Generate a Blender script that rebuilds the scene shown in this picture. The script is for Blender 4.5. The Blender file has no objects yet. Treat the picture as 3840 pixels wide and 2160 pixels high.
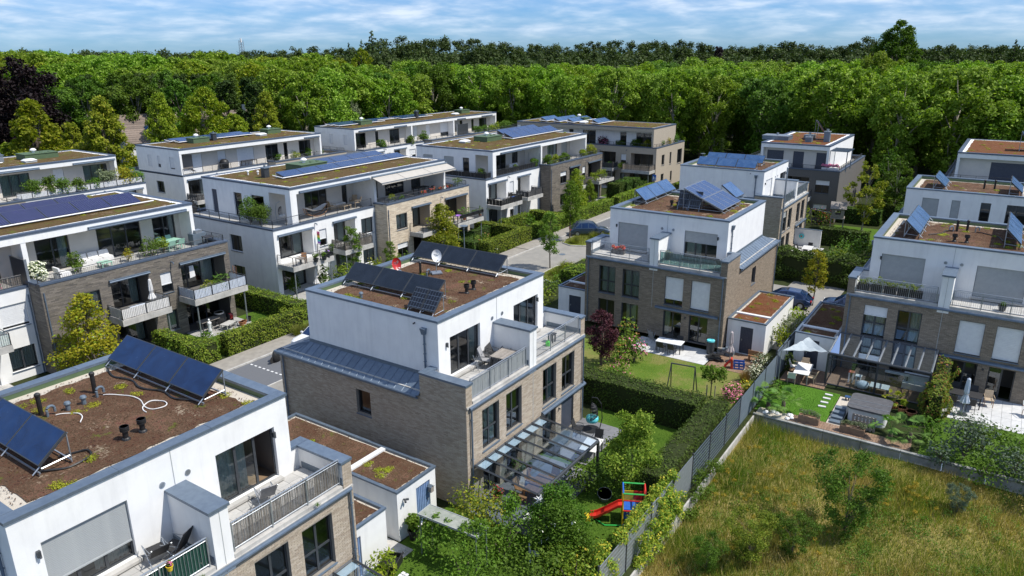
import bpy, math, random
import numpy as np
from mathutils import Matrix, Vector
S = bpy.context.scene
COL = S.collection
R = math.radians
random.seed(7)

# ------------------------------------------------------------------ camera
H = 20.87
def make_camera():
    cd = bpy.data.cameras.new('camera'); co = bpy.data.objects.new('camera', cd); COL.objects.link(co)
    a, p, r = 0.975, 0.311, -0.007
    def site(v): return Vector((v[0]*math.cos(a)+v[1]*math.sin(a), -v[0]*math.sin(a)+v[1]*math.cos(a), v[2]))
    fw = Vector((0, math.cos(p), -math.sin(p))); up = Vector((0, math.sin(p), math.cos(p))); rt = Vector((1, 0, 0))
    rt2 = math.cos(r)*rt + math.sin(r)*up; up2 = -math.sin(r)*rt + math.cos(r)*up
    F, U, T = site(fw), site(up2), site(rt2)
    M = Matrix(((T.x, U.x, -F.x, 0), (T.y, U.y, -F.y, 0), (T.z, U.z, -F.z, H), (0, 0, 0, 1)))
    co.matrix_world = M
    cd.sensor_width = 36; cd.lens = 36*2760.5/3840; cd.clip_end = 9000; cd.clip_start = 0.5
    S.camera = co
make_camera()
CAM = Vector((0, 0, H))

# ------------------------------------------------------------------ light
SUN_AZ, SUN_EL = R(159), R(56)       # azimuth clockwise from +Y
sd = bpy.data.lights.new('sun', 'SUN'); sd.energy = 4.5; sd.angle = R(0.5); sd.color = (1.0, 0.95, 0.87)
so = bpy.data.objects.new('sun', sd); COL.objects.link(so)
sdir = Vector((math.sin(SUN_AZ)*math.cos(SUN_EL), math.cos(SUN_AZ)*math.cos(SUN_EL), math.sin(SUN_EL)))
so.rotation_euler = sdir.to_track_quat('Z', 'Y').to_euler()
so.location = sdir*300

W = bpy.data.worlds.new('World'); S.world = W; W.use_nodes = True
nt = W.node_tree; nt.nodes.clear()
def N(nt, typ, **k):
    n = nt.nodes.new(typ)
    for a, b in k.items(): setattr(n, a, b)
    return n
sky = N(nt, 'ShaderNodeTexSky', sky_type='NISHITA', sun_disc=False, sun_elevation=SUN_EL, sun_rotation=SUN_AZ)
sky.altitude = 100; sky.air_density = 1.0; sky.dust_density = 0.3; sky.ozone_density = 2.5
tc = N(nt, 'ShaderNodeTexCoord')
sep = N(nt, 'ShaderNodeSeparateXYZ'); nt.links.new(tc.outputs['Generated'], sep.inputs[0])
# cloud layer: project the view direction on a flat layer, squeezed towards the horizon
mz = N(nt, 'ShaderNodeMath', operation='ABSOLUTE'); nt.links.new(sep.outputs[2], mz.inputs[0])
az = N(nt, 'ShaderNodeMath', operation='ADD'); nt.links.new(mz.outputs[0], az.inputs[0]); az.inputs[1].default_value = 0.16
dx = N(nt, 'ShaderNodeMath', operation='DIVIDE'); nt.links.new(sep.outputs[0], dx.inputs[0]); nt.links.new(az.outputs[0], dx.inputs[1])
dy = N(nt, 'ShaderNodeMath', operation='DIVIDE'); nt.links.new(sep.outputs[1], dy.inputs[0]); nt.links.new(az.outputs[0], dy.inputs[1])
cmb = N(nt, 'ShaderNodeCombineXYZ'); nt.links.new(dx.outputs[0], cmb.inputs[0]); nt.links.new(dy.outputs[0], cmb.inputs[1])
def noise(nt, vec, scale, detail=6, rough=.55, dist=0., typ='FBM'):
    n = N(nt, 'ShaderNodeTexNoise'); n.inputs['Scale'].default_value = scale; n.inputs['Detail'].default_value = detail
    n.inputs['Roughness'].default_value = rough; n.inputs['Distortion'].default_value = dist
    if vec is not None: nt.links.new(vec, n.inputs['Vector'])
    return n
def ramp(nt, fac, stops):
    r = N(nt, 'ShaderNodeValToRGB'); nt.links.new(fac, r.inputs[0]); e = r.color_ramp.elements
    while len(e) > 1: e.remove(e[-1])
    e[0].position = stops[0][0]; e[0].color = (*stops[0][1], 1) if len(stops[0][1]) == 3 else stops[0][1]
    for p, c in stops[1:]:
        x = e.new(p); x.color = (*c, 1)
    return r
def mixc(nt, fac, a, b, mode='MIX'):
    m = N(nt, 'ShaderNodeMix', data_type='RGBA', blend_type=mode)
    for i, v in ((0, fac), (6, a), (7, b)):
        if hasattr(v, 'links'): nt.links.new(v, m.inputs[i])
        elif isinstance(v, (int, float)): m.inputs[i].default_value = v
        else: m.inputs[i].default_value = (*v, 1)
    return m.outputs[2]
n1 = noise(nt, cmb.outputs[0], 1.0, 5, .52, .3)
n2 = noise(nt, cmb.outputs[0], 3.2, 5, .55, .2)
cl = mixc(nt, .4, n1.outputs[0], n2.outputs[0])
cr = ramp(nt, cl, [(.32, (0, 0, 0)), (.44, (.35, .35, .35)), (.56, (.75, .75, .75)), (.68, (1, 1, 1))])
tint = mixc(nt, 1.0, sky.outputs[0], (0.20, 0.36, 0.64), 'MULTIPLY')
shade = ramp(nt, n2.outputs[0], [(.36, (2.0, 2.8, 4.0)), (.50, (2.8, 3.45, 4.4)), (.66, (3.9, 4.35, 5.0))])
# clouds thin out in the lowest part of the sky
zr = ramp(nt, mz.outputs[0], [(0.0, (.05, .05, .05)), (.010, (.22, .22, .22)), (.028, (.72, .72, .72)), (.06, (1, 1, 1))])
cf = mixc(nt, 1.0, cr.outputs[0], zr.outputs[0], 'MULTIPLY')
fin = mixc(nt, cf, tint, shade.outputs[0])
bg = N(nt, 'ShaderNodeBackground'); bg.inputs[1].default_value = 0.185
nt.links.new(fin, bg.inputs[0])
wo = N(nt, 'ShaderNodeOutputWorld'); nt.links.new(bg.outputs[0], wo.inputs[0])
S.view_settings.view_transform = 'Standard'; S.view_settings.look = 'None'
S.view_settings.exposure = 0.28; S.view_settings.gamma = 1; S.view_settings.use_curve_mapping = False
S.render.engine = 'CYCLES'
S.cycles.max_bounces = 6; S.cycles.transparent_max_bounces = 12

# ------------------------------------------------------------------ materials
MATS = {}
def base_mat(name):
    m = bpy.data.materials.new(name); m.use_nodes = True; t = m.node_tree; t.nodes.clear()
    o = N(t, 'ShaderNodeOutputMaterial'); b = N(t, 'ShaderNodeBsdfPrincipled'); t.links.new(b.outputs[0], o.inputs[0])
    MATS[name] = m
    return m, t, b, o
def mat(name, c1, c2=None, scale=3., rough=.7, metal=0., bump=0., bscale=None, island=0., obj=0., stops=(.35, .65), coat=0., streak=0., detail=5, spec=.5):
    m, t, b, o = base_mat(name)
    co = N(t, 'ShaderNodeTexCoord')
    if c2 is None: c2 = tuple(x*.8 for x in c1)
    n = noise(t, co.outputs['Object'], scale, detail)
    col = ramp(t, n.outputs[0], [(stops[0], c1), (stops[1], c2)]).outputs[0]
    if streak:
        mp = N(t, 'ShaderNodeMapping'); mp.inputs['Scale'].default_value = (1, 1, .12); t.links.new(co.outputs['Object'], mp.inputs[0])
        sn = noise(t, mp.outputs[0], 2.6, 6, .65)
        sr = ramp(t, sn.outputs[0], [(.5, (1, 1, 1)), (.72, (1-streak,)*3)])
        col = mixc(t, 1., col, sr.outputs[0], 'MULTIPLY')
    if island or obj:
        hs = N(t, 'ShaderNodeHueSaturation'); t.links.new(col, hs.inputs['Color'])
        acc = None
        for src, amt in (('g', island), ('o', obj)):
            if not amt: continue
            if src == 'g': q = N(t, 'ShaderNodeNewGeometry').outputs['Random Per Island']
            else: q = N(t, 'ShaderNodeObjectInfo').outputs['Random']
            mr = N(t, 'ShaderNodeMapRange'); t.links.new(q, mr.inputs[0]); mr.inputs[3].default_value = 1-amt; mr.inputs[4].default_value = 1+amt
            if acc is None: acc = mr.outputs[0]
            else:
                mm = N(t, 'ShaderNodeMath', operation='MULTIPLY'); t.links.new(acc, mm.inputs[0]); t.links.new(mr.outputs[0], mm.inputs[1]); acc = mm.outputs[0]
        t.links.new(acc, hs.inputs['Value']); col = hs.outputs[0]
    t.links.new(col, b.inputs['Base Color'])
    b.inputs['Roughness'].default_value = rough; b.inputs['Metallic'].default_value = metal
    b.inputs['Specular IOR Level'].default_value = spec
    if coat: b.inputs['Coat Weight'].default_value = coat; b.inputs['Coat Roughness'].default_value = .05
    if bump:
        bn = noise(t, co.outputs['Object'], bscale or scale*6, 6, .65)
        bu = N(t, 'ShaderNodeBump'); bu.inputs['Strength'].default_value = bump; bu.inputs['Distance'].default_value = .02
        t.links.new(bn.outputs[0], bu.inputs['Height']); t.links.new(bu.outputs[0], b.inputs['Normal'])
    return m
def leafmat(name, c1, c2, c3=None, amt=.35, scale=.35, transl=.35, obj=.12, yellow=None):
    m, t, b, o = base_mat(name)
    co = N(t, 'ShaderNodeTexCoord')
    geo = N(t, 'ShaderNodeNewGeometry'); oi = N(t, 'ShaderNodeObjectInfo')
    n = noise(t, co.outputs['Object'], scale, 4)
    col = ramp(t, n.outputs[0], [(.36, c1), (.64, c2)]).outputs[0]
    if c3 is not None:
        r3 = ramp(t, geo.outputs['Random Per Island'], [(.80, (0, 0, 0)), (.88, (1, 1, 1))])
        col = mixc(t, r3.outputs[0], col, c3)
    hs = N(t, 'ShaderNodeHueSaturation'); t.links.new(col, hs.inputs['Color'])
    mr = N(t, 'ShaderNodeMapRange'); t.links.new(geo.outputs['Random Per Island'], mr.inputs[0]); mr.inputs[3].default_value = 1-amt; mr.inputs[4].default_value = 1+amt
    m2 = N(t, 'ShaderNodeMapRange'); t.links.new(oi.outputs['Random'], m2.inputs[0]); m2.inputs[3].default_value = 1-obj; m2.inputs[4].default_value = 1+obj
    m3 = N(t, 'ShaderNodeMapRange'); t.links.new(oi.outputs['Random'], m3.inputs[0]); m3.inputs[3].default_value = .5-obj*.12; m3.inputs[4].default_value = .5+obj*.12
    mm = N(t, 'ShaderNodeMath', operation='MULTIPLY'); t.links.new(mr.outputs[0], mm.inputs[0]); t.links.new(m2.outputs[0], mm.inputs[1])
    t.links.new(mm.outputs[0], hs.inputs['Value']); t.links.new(m3.outputs[0], hs.inputs['Hue'])
    t.links.new(hs.outputs[0], b.inputs['Base Color']); b.inputs['Roughness'].default_value = .62; b.inputs['Specular IOR Level'].default_value = .22
    tr = N(t, 'ShaderNodeBsdfTranslucent'); g2 = mixc(t, 1., hs.outputs[0], (1.1, 1.25, .5), 'MULTIPLY'); t.links.new(g2, tr.inputs[0])
    mx = N(t, 'ShaderNodeMixShader'); mx.inputs[0].default_value = transl
    t.links.new(b.outputs[0], mx.inputs[1]); t.links.new(tr.outputs[0], mx.inputs[2]); t.links.new(mx.outputs[0], o.inputs[0])
    return m
def glassmat(name, tint, refl=.04, rough=.03):
    m, t, b, o = base_mat(name)
    tr = N(t, 'ShaderNodeBsdfTransparent'); tr.inputs[0].default_value = (*tint, 1)
    gl = N(t, 'ShaderNodeBsdfGlossy'); gl.inputs['Roughness'].default_value = rough; gl.inputs[0].default_value = (.9, .95, 1, 1)
    fr = N(t, 'ShaderNodeFresnel'); fr.inputs[0].default_value = 1.5
    ad = N(t, 'ShaderNodeMath', operation='MULTIPLY_ADD'); t.links.new(fr.outputs[0], ad.inputs[0]); ad.inputs[1].default_value = 1.4; ad.inputs[2].default_value = refl
    ad.use_clamp = True
    mx = N(t, 'ShaderNodeMixShader'); t.links.new(ad.outputs[0], mx.inputs[0]); t.links.new(tr.outputs[0], mx.inputs[1]); t.links.new(gl.outputs[0], mx.inputs[2])
    t.links.new(mx.outputs[0], o.inputs[0])
    return m
def brickmat(name, cols, rough=.85):
    m, t, b, o = base_mat(name)
    geo = N(t, 'ShaderNodeNewGeometry'); oi = N(t, 'ShaderNodeObjectInfo'); co = N(t, 'ShaderNodeTexCoord')
    ad = N(t, 'ShaderNodeMath', operation='ADD'); t.links.new(geo.outputs['Random Per Island'], ad.inputs[0]); t.links.new(oi.outputs['Random'], ad.inputs[1])
    fr = N(t, 'ShaderNodeMath', operation='FRACT'); t.links.new(ad.outputs[0], fr.inputs[0])
    k = len(cols); col = ramp(t, fr.outputs[0], [((i+.5)/k, c) for i, c in enumerate(cols)]).outputs[0]
    n = noise(t, co.outputs['Object'], 30, 4); col = mixc(t, .25, col, n.outputs[1], 'OVERLAY') if 0 else mixc(t, 1., col, ramp(t, n.outputs[0], [(.3, (.82,)*3), (.7, (1.1,)*3)]).outputs[0], 'MULTIPLY')
    t.links.new(col, b.inputs['Base Color']); b.inputs['Roughness'].default_value = rough; b.inputs['Specular IOR Level'].default_value = .2
    return m
def sc(c, k): return tuple(x*k for x in c)

mat('white_render', (.80, .80, .78), (.74, .74, .73), 1.2, .9, bump=.25, bscale=60, streak=.09, spec=.2)
mat('cream_render', (.60, .56, .50), (.55, .52, .47), 1.5, .9, bump=.2, bscale=60, spec=.2)
mat('zinc_dark', (.085, .115, .165), (.07, .095, .14), 5, .5, metal=.2, obj=.08)
mat('zinc', (.15, .195, .25), (.12, .16, .215), 5, .42, metal=.35, bump=.05, streak=.08, obj=.08)
mat('dark_frame', (.035, .04, .046), (.045, .05, .056), 5, .4)
mat('rubber_black', (.012, .012, .013), (.02, .02, .02), 8, .5)
mat('galvanised', (.38, .41, .44), (.30, .33, .36), 6, .35, metal=.6)
mat('white_plastic', (.78, .78, .77), (.72, .72, .72), 4, .4)
mat('shutter_grey', (.37, .39, .39), (.33, .35, .355), 4, .55)
mat('shutter_white', (.72, .73, .73), (.66, .67, .68), 4, .6)
mat('curtain', (.42, .50, .48), (.60, .64, .60), 12, .9)
mat('curtain_white', (.60, .60, .58), (.75, .75, .73), 12, .9)
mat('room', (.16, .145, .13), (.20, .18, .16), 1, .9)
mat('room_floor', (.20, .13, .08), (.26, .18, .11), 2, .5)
mat('mortar_tan', (.26, .235, .20), (.22, .20, .17), 8, .95, bump=.3)
mat('mortar_grey', (.13, .122, .112), (.11, .105, .10), 8, .95, bump=.3)
mat('mortar_beige', (.42, .365, .29), (.36, .315, .25), 8, .95, bump=.3)
brickmat('brick_tan', [(.37, .305, .235), (.46, .395, .31), (.42, .355, .275), (.32, .265, .205), (.48, .415, .335), (.39, .33, .26)])
brickmat('brick_brown', [(.24, .195, .145), (.29, .24, .185), (.20, .165, .125), (.32, .265, .205), (.255, .21, .16)])
brickmat('brick_grey', [(.17, .15, .125), (.22, .195, .165), (.11, .10, .09), (.25, .22, .185), (.15, .135, .12), (.19, .17, .14)])
brickmat('brick_beige', [(.62, .52, .39), (.70, .61, .47), (.54, .445, .33), (.66, .57, .45), (.49, .41, .31)])
mat('paver_light', (.56, .56, .55), (.48, .48, .47), 3, .85, bump=.15, obj=.07)
mat('paver_dark', (.15, .155, .165), (.19, .19, .20), 3, .85, bump=.15, obj=.12)
mat('canopy_board', (.24, .27, .22), (.34, .35, .31), 2.5, .45, streak=.2)
mat('paver_grey', (.30, .30, .295), (.36, .355, .345), 3, .85, bump=.15, obj=.10)
mat('terrace_slab', (.36, .355, .34), (.44, .43, .41), 2.5, .85, bump=.15, obj=.12)
mat('concrete', (.50, .485, .455), (.38, .37, .345), 1.6, .9, bump=.3, streak=.25)
mat('wall_concrete', (.34, .34, .33), (.20, .21, .19), 1.1, .92, bump=.3, streak=.3)
mat('gravel', (.42, .37, .30), (.60, .55, .47), 45, .95, bump=.9, bscale=50)
mat('wood_deck', (.26, .165, .105), (.19, .12, .08), 5, .7, obj=.15)
mat('wood_table', (.36, .19, .085), (.26, .13, .06), 9, .55, obj=.1)
mat('wood_grey', (.22, .195, .17), (.30, .27, .24), 8, .8, obj=.15)
mat('reed', (.20, .17, .14), (.34, .30, .25), 14, .85, island=.35)
mat('wicker', (.46, .36, .25), (.36, .28, .19), 12, .8)
mat('cloth_white', (.72, .71, .69), (.64, .63, .61), 6, .9)
mat('cloth_grey', (.30, .30, .305), (.25, .25, .26), 8, .9)
mat('cloth_dark', (.06, .06, .065), (.09, .09, .09), 8, .85)
mat('awning', (.44, .41, .365), (.40, .375, .335), 2, .9)
mat('umbrella_pale', (.46, .40, .40), (.55, .49, .47), 5, .9)
mat('umbrella_blue', (.50, .56, .66), (.60, .65, .72), 5, .9)
mat('terracotta', (.42, .17, .085), (.34, .14, .07), 6, .8)
mat('red', (.62, .035, .02), (.55, .03, .02), 4, .35)
mat('blue', (.02, .12, .50), (.02, .10, .42), 4, .35)
mat('yellow', (.80, .55, .03), (.74, .50, .03), 4, .35)
mat('green_plastic', (.04, .42, .08), (.04, .36, .07), 4, .35)
mat('bright_green', (.08, .55, .06), (.07, .5, .05), 4, .35)
mat('pink', (.75, .10, .28), (.70, .08, .25), 4, .4)
mat('turquoise', (.03, .42, .48), (.20, .65, .68), 7, .8)
mat('mint', (.30, .52, .40), (.27, .48, .37), 4, .5)
mat('tub_cover', (.10, .10, .105), (.075, .075, .08), 4, .55)
mat('vent_green', (.085, .135, .065), (.07, .115, .055), 3, .6, obj=.05)
mat('vent_blue', (.16, .20, .24), (.13, .17, .21), 3, .5, metal=.3)
mat('black_mesh', (.018, .018, .02), (.03, .03, .032), 20, .6)
mat('green_screen', (.006, .045, .032), (.008, .06, .04), 8, .8)
mat('blue_door', (.16, .22, .34), (.13, .18, .29), 3, .5)
mat('navy_door', (.055, .065, .09), (.045, .055, .08), 3, .5)
mat('trunk', (.11, .085, .065), (.16, .13, .10), 6, .9, bump=.6)
mat('trunk_pale', (.34, .31, .25), (.20, .18, .14), 3, .9, bump=.4)
mat('roof_tile', (.20, .155, .125), (.15, .12, .10), 3, .85, obj=.2, island=.25)
mat('asphalt', (.105, .11, .12), (.125, .13, .14), 14, .9, bump=.2, bscale=90)
mat('road_block', (.27, .255, .225), (.22, .21, .19), 1.0, .9, bump=.25, bscale=40)
mat('pavement', (.30, .275, .235), (.24, .22, .19), 2.2, .9, bump=.25, bscale=40)
mat('paint_white', (.72, .72, .70), (.6, .6, .6), 20, .7)
mat('carpaint_white', (.78, .78, .78), (.76, .76, .76), 2, .25, coat=1)
mat('carpaint_blue', (.045, .075, .12), (.04, .068, .11), 2, .28, metal=.5, coat=1)
mat('carpaint_navy', (.02, .05, .14), (.02, .045, .12), 2, .25, metal=.4, coat=1)
mat('tyre', (.015, .015, .015), (.02, .02, .02), 8, .8)
mat('lamp_red', (.45, .02, .02), (.4, .02, .02), 8, .3)
mat('plum_flower', (.60, .10, .24), (.72, .22, .36), 20, .8, island=.3)
mat('red_flower', (.62, .03, .04), (.70, .08, .08), 20, .8, island=.3)
mat('white_flower', (.75, .75, .66), (.70, .72, .58), 20, .8, island=.1)
mat('pale_flower', (.62, .66, .42), (.72, .72, .60), 20, .8, island=.15)
mat('orange_flower', (.40, .16, .06), (.42, .10, .10), 20, .8, island=.2)
mat('purple_flower', (.25, .10, .45), (.35, .15, .55), 20, .8, island=.2)
mat('rib_blue', (.20, .30, .50), (.16, .25, .43), 3, .45)
glassmat('glass', (.66, .72, .70)); glassmat('glass_clear', (.62, .74, .84), .12); glassmat('glass_frost', (.45, .62, .62), .12, rough=.3)

def panelmat(name, c1, c2, grid=None, rough=.12):
    m, t, b, o = base_mat(name); co = N(t, 'ShaderNodeTexCoord')
    n = noise(t, co.outputs['Object'], 1.3, 6, .6, 1.0); col = ramp(t, n.outputs[0], [(.35, c1), (.7, c2)]).outputs[0]
    if grid:
        bk = N(t, 'ShaderNodeTexBrick'); bk.offset = 0; bk.inputs['Scale'].default_value = 1; bk.inputs['Mortar Size'].default_value = .006
        bk.inputs['Brick Width'].default_value = grid; bk.inputs['Row Height'].default_value = grid; bk.inputs['Mortar Smooth'].default_value = 0
        t.links.new(co.outputs['Object'], bk.inputs['Vector']); col = mixc(t, bk.outputs['Fac'], col, (.10, .13, .18))
    t.links.new(col, b.inputs['Base Color']); b.inputs['Roughness'].default_value = rough; b.inputs['Coat Weight'].default_value = .15; b.inputs['Coat Roughness'].default_value = .05; b.inputs['Specular IOR Level'].default_value = .38
    n3 = noise(t, co.outputs['Object'], 2.2, 5); rr = ramp(t, n3.outputs[0], [(.35, (rough,)*3), (.7, (rough+.16,)*3)]); t.links.new(rr.outputs[0], b.inputs['Roughness'])
panelmat('collector', (.004, .018, .065), (.008, .032, .105))
panelmat('collector_dark', (.006, .010, .018), (.012, .018, .030), rough=.2)
panelmat('collector_light', (.03, .08, .19), (.06, .12, .24), rough=.22)  # paler base blue, carries the sky reflection on the collector glass
panelmat('pv_black', (.006, .008, .014), (.010, .013, .02), .17)
panelmat('pv_blue', (.008, .034, .12), (.014, .048, .15), .17)
panelmat('pv_purple', (.010, .011, .06), (.018, .017, .08), .17)

def sedum(name, cols, green=.5, gravel=.62):
    m, t, b, o = base_mat(name); co = N(t, 'ShaderNodeTexCoord'); V = co.outputs['Object']
    n = noise(t, V, .75, 8, .72); n2 = noise(t, V, 11, 6, .75); n3 = noise(t, V, 1.1, 7, .7, .4); n4 = noise(t, V, .55, 7, .7, .6)
    mp = N(t, 'ShaderNodeMapping'); mp.inputs['Location'].default_value = (31, 7, 3); t.links.new(V, mp.inputs[0]); t.links.new(mp.outputs[0], n3.inputs['Vector'])
    mx = mixc(t, .5, n.outputs[0], n2.outputs[0]); k = len(cols)
    col = ramp(t, mx, [(.40+.20*i/(k-1), c) for i, c in enumerate(cols)]).outputs[0]
    g = ramp(t, n3.outputs[0], [(green, (0, 0, 0)), (green+.07, (1, 1, 1))]); gc = mixc(t, n2.outputs[0], (.07, .085, .015), (.15, .15, .035)); col = mixc(t, g.outputs[0], col, gc)
    gm = mixc(t, .35, n4.outputs[0], n2.outputs[0]); g2 = ramp(t, gm, [(gravel-.04, (0, 0, 0)), (gravel, (1, 1, 1))]); n5 = noise(t, V, 40, 3); rc = mixc(t, n5.outputs[0], (.16, .115, .075), (.50, .41, .30)); col = mixc(t, g2.outputs[0], col, rc)
    t.links.new(col, b.inputs['Base Color']); b.inputs['Roughness'].default_value = .95; b.inputs['Specular IOR Level'].default_value = .1
    bu = N(t, 'ShaderNodeBump'); bu.inputs['Strength'].default_value = 1; bu.inputs['Distance'].default_value = .06
    n6 = noise(t, V, 22, 6, .75); t.links.new(n6.outputs[0], bu.inputs['Height']); t.links.new(bu.outputs[0], b.inputs['Normal'])
sedum('sedum_brown', [(.055, .030, .022), (.135, .068, .042), (.085, .058, .036), (.19, .11, .07), (.12, .045, .036)], .60, .615)
sedum('sedum_red', [(.09, .04, .022), (.17, .055, .028), (.14, .075, .035), (.20, .07, .04), (.12, .08, .03)], .58, .64)
sedum('sedum_olive', [(.07, .045, .022), (.125, .072, .034), (.095, .072, .028), (.14, .085, .042), (.08, .06, .022)], .545, .61)
def turf(name, cols):
    m, t, b, o = base_mat(name); co = N(t, 'ShaderNodeTexCoord')
    n = noise(t, co.outputs['Object'], .35, 6, .65); n2 = noise(t, co.outputs['Object'], 9, 5, .7)
    mx = mixc(t, .3, n.outputs[0], n2.outputs[0]); k = len(cols)
    col = ramp(t, mx, [(.36+.28*i/(k-1), c) for i, c in enumerate(cols)]).outputs[0]
    t.links.new(col, b.inputs['Base Color']); b.inputs['Roughness'].default_value = .9; b.inputs['Specular IOR Level'].default_value = .1
    bu = N(t, 'ShaderNodeBump'); bu.inputs['Strength'].default_value = .9; bu.inputs['Distance'].default_value = .05
    t.links.new(n2.outputs[0], bu.inputs['Height']); t.links.new(bu.outputs[0], b.inputs['Normal'])
turf('lawn_green', [(.045, .095, .010), (.075, .135, .016), (.06, .115, .014)])
turf('lawn_dry', [(.075, .14, .018), (.105, .165, .024), (.19, .18, .06), (.11, .16, .026)])
turf('lawn_lush', [(.06, .15, .015), (.085, .19, .02), (.07, .165, .018)])
turf('meadow_soil', [(.07, .10, .02), (.18, .17, .045), (.30, .24, .09), (.11, .14, .03)])
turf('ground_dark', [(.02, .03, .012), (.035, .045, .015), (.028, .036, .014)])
turf('soil', [(.05, .038, .026), (.075, .055, .038), (.045, .05, .02)])
turf('verge_grass', [(.10, .14, .02), (.17, .19, .035), (.13, .15, .03)])

leafmat('leaf_sycamore', (.125, .225, .014), (.205, .315, .024), (.27, .36, .06), transl=.40, scale=.5)
leafmat('leaf_light', (.16, .22, .010), (.24, .29, .018), (.30, .30, .03), transl=.38, scale=.5)
leafmat('leaf_dark', (.034, .064, .012), (.055, .092, .018), transl=.22)
leafmat('leaf_mid', (.065, .13, .012), (.105, .185, .018), transl=.32)
leafmat('leaf_copper', (.011, .006, .007), (.019, .009, .009), transl=.1)
leafmat('leaf_plum', (.045, .012, .022), (.075, .020, .030), transl=.25)
leafmat('leaf_gold', (.28, .26, .015), (.36, .30, .02), (.19, .25, .02), transl=.38)
leafmat('leaf_willow', (.075, .11, .07), (.12, .16, .105), transl=.25)
leafmat('leaf_hedge', (.125, .19, .014), (.18, .25, .024), (.24, .27, .035), transl=.35, scale=.8)
leafmat('leaf_hedge_dark', (.05, .095, .012), (.08, .13, .016), transl=.25, scale=.8)
leafmat('leaf_ivy', (.15, .24, .02), (.24, .30, .03), (.42, .34, .04), transl=.33, scale=1.2)
leafmat('leaf_photinia', (.12, .20, .02), (.18, .25, .03), (.26, .12, .04), transl=.3, scale=1.5)
leafmat('leaf_pale', (.14, .17, .09), (.19, .22, .12), transl=.25)
leafmat('leaf_fresh', (.085, .165, .014), (.13, .215, .022), transl=.38, scale=1.)
leafmat('leaf_palm', (.10, .20, .04), (.15, .26, .05), transl=.3)
leafmat('blade_meadow', (.13, .21, .02), (.40, .30, .10), (.50, .40, .18), transl=.4, amt=.4, scale=.28)
leafmat('blade_meadow2', (.10, .21, .018), (.24, .28, .035), (.36, .28, .06), transl=.4, amt=.4, scale=.22)
leafmat('blade_yellow', (.30, .24, .02), (.36, .27, .025), transl=.3)
leafmat('blade_lawn', (.045, .115, .015), (.07, .15, .02), transl=.4, amt=.3)
leafmat('blade_verge', (.16, .19, .035), (.23, .22, .06), transl=.4, amt=.3)
leafmat('blade_sedum', (.26, .30, .02), (.36, .36, .03), transl=.3)
leafmat('blade_rust', (.25, .14, .06), (.32, .2, .09), transl=.3)

# ------------------------------------------------------------------ builders
def link(o, parent=None):
    COL.objects.link(o)
    if parent is not None: o.parent = parent
    return o
class MB:
    def __init__(s): s.v = []; s.f = []; s.m = []
    def poly(s, pts, m=0):
        i = len(s.v); s.v += [tuple(p) for p in pts]; s.f.append(tuple(range(i, i+len(pts)))); s.m.append(m); return s
    def hexa(s, p, m=0):          # 8 points: bottom ring 0-3, top ring 4-7 (counter-clockwise)
        i = len(s.v); s.v += [tuple(q) for q in p]
        for f in ((3, 2, 1, 0), (4, 5, 6, 7), (0, 1, 5, 4), (1, 2, 6, 5), (2, 3, 7, 6), (3, 0, 4, 7)):
            s.f.append(tuple(i+k for k in f)); s.m.append(m)
        return s
    def box(s, x0, x1, y0, y1, z0, z1, m=0):
        if x0 > x1: x0, x1 = x1, x0
        if y0 > y1: y0, y1 = y1, y0
        if z0 > z1: z0, z1 = z1, z0
        return s.hexa([(x0, y0, z0), (x1, y0, z0), (x1, y1, z0), (x0, y1, z0), (x0, y0, z1), (x1, y0, z1), (x1, y1, z1), (x0, y1, z1)], m)
    def rbox(s, c, size, rz=0., m=0, rx=0., ry=0.):
        M = Matrix.Translation(c) @ Matrix.Rotation(rz, 4, 'Z') @ Matrix.Rotation(ry, 4, 'Y') @ Matrix.Rotation(rx, 4, 'X')
        a, b, d = size[0]/2, size[1]/2, size[2]/2
        return s.hexa([M @ Vector(q) for q in ((-a, -b, -d), (a, -b, -d), (a, b, -d), (-a, b, -d), (-a, -b, d), (a, -b, d), (a, b, d), (-a, b, d))], m)
    def tube(s, pts, r, n=6, m=0, caps=True):
        pts = [Vector(p) for p in pts]; rs = r if isinstance(r, (list, tuple)) else [r]*len(pts)
        i0 = len(s.v)
        for k, p in enumerate(pts):
            d = (pts[min(k+1, len(pts)-1)]-pts[max(k-1, 0)]).normalized()
            a = d.orthogonal().normalized() if abs(d.z) > .99 else d.cross(Vector((0, 0, 1))).normalized()
            b = d.cross(a)
            for j in range(n):
                t = 2*math.pi*j/n; q = p+(a*math.cos(t)+b*math.sin(t))*rs[k]; s.v.append(tuple(q))
        for k in range(len(pts)-1):
            for j in range(n):
                a = i0+k*n+j; b = i0+k*n+(j+1) % n; s.f.append((a, b, b+n, a+n)); s.m.append(m)
        if caps:
            s.f.append(tuple(i0+j for j in reversed(range(n)))); s.m.append(m)
            s.f.append(tuple(i0+(len(pts)-1)*n+j for j in range(n))); s.m.append(m)
        return s
    def lathe(s, c, prof, n=14, m=0):     # prof: (radius, z) list
        return s.tube([(c[0], c[1], c[2]+z) for _, z in prof], [max(r, .001) for r, _ in prof], n, m)
    def build(s, name, mats, parent=None, smooth=False, origin=None, **props):
        if isinstance(mats, str): mats = [mats]
        me = bpy.data.meshes.new(name)
        v = s.v
        if origin is not None: v = [(a-origin[0], b-origin[1], c-origin[2]) for a, b, c in v]
        me.from_pydata(v, [], s.f)
        for q in mats: me.materials.append(MATS[q])
        if len(mats) > 1: me.polygons.foreach_set('material_index', s.m)
        if smooth: me.polygons.foreach_set('use_smooth', [True]*len(me.polygons))
        o = bpy.data.objects.new(name, me)
        if origin is not None: o.location = origin
        for a, b in props.items(): o[a] = b
        return link(o, parent)
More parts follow.
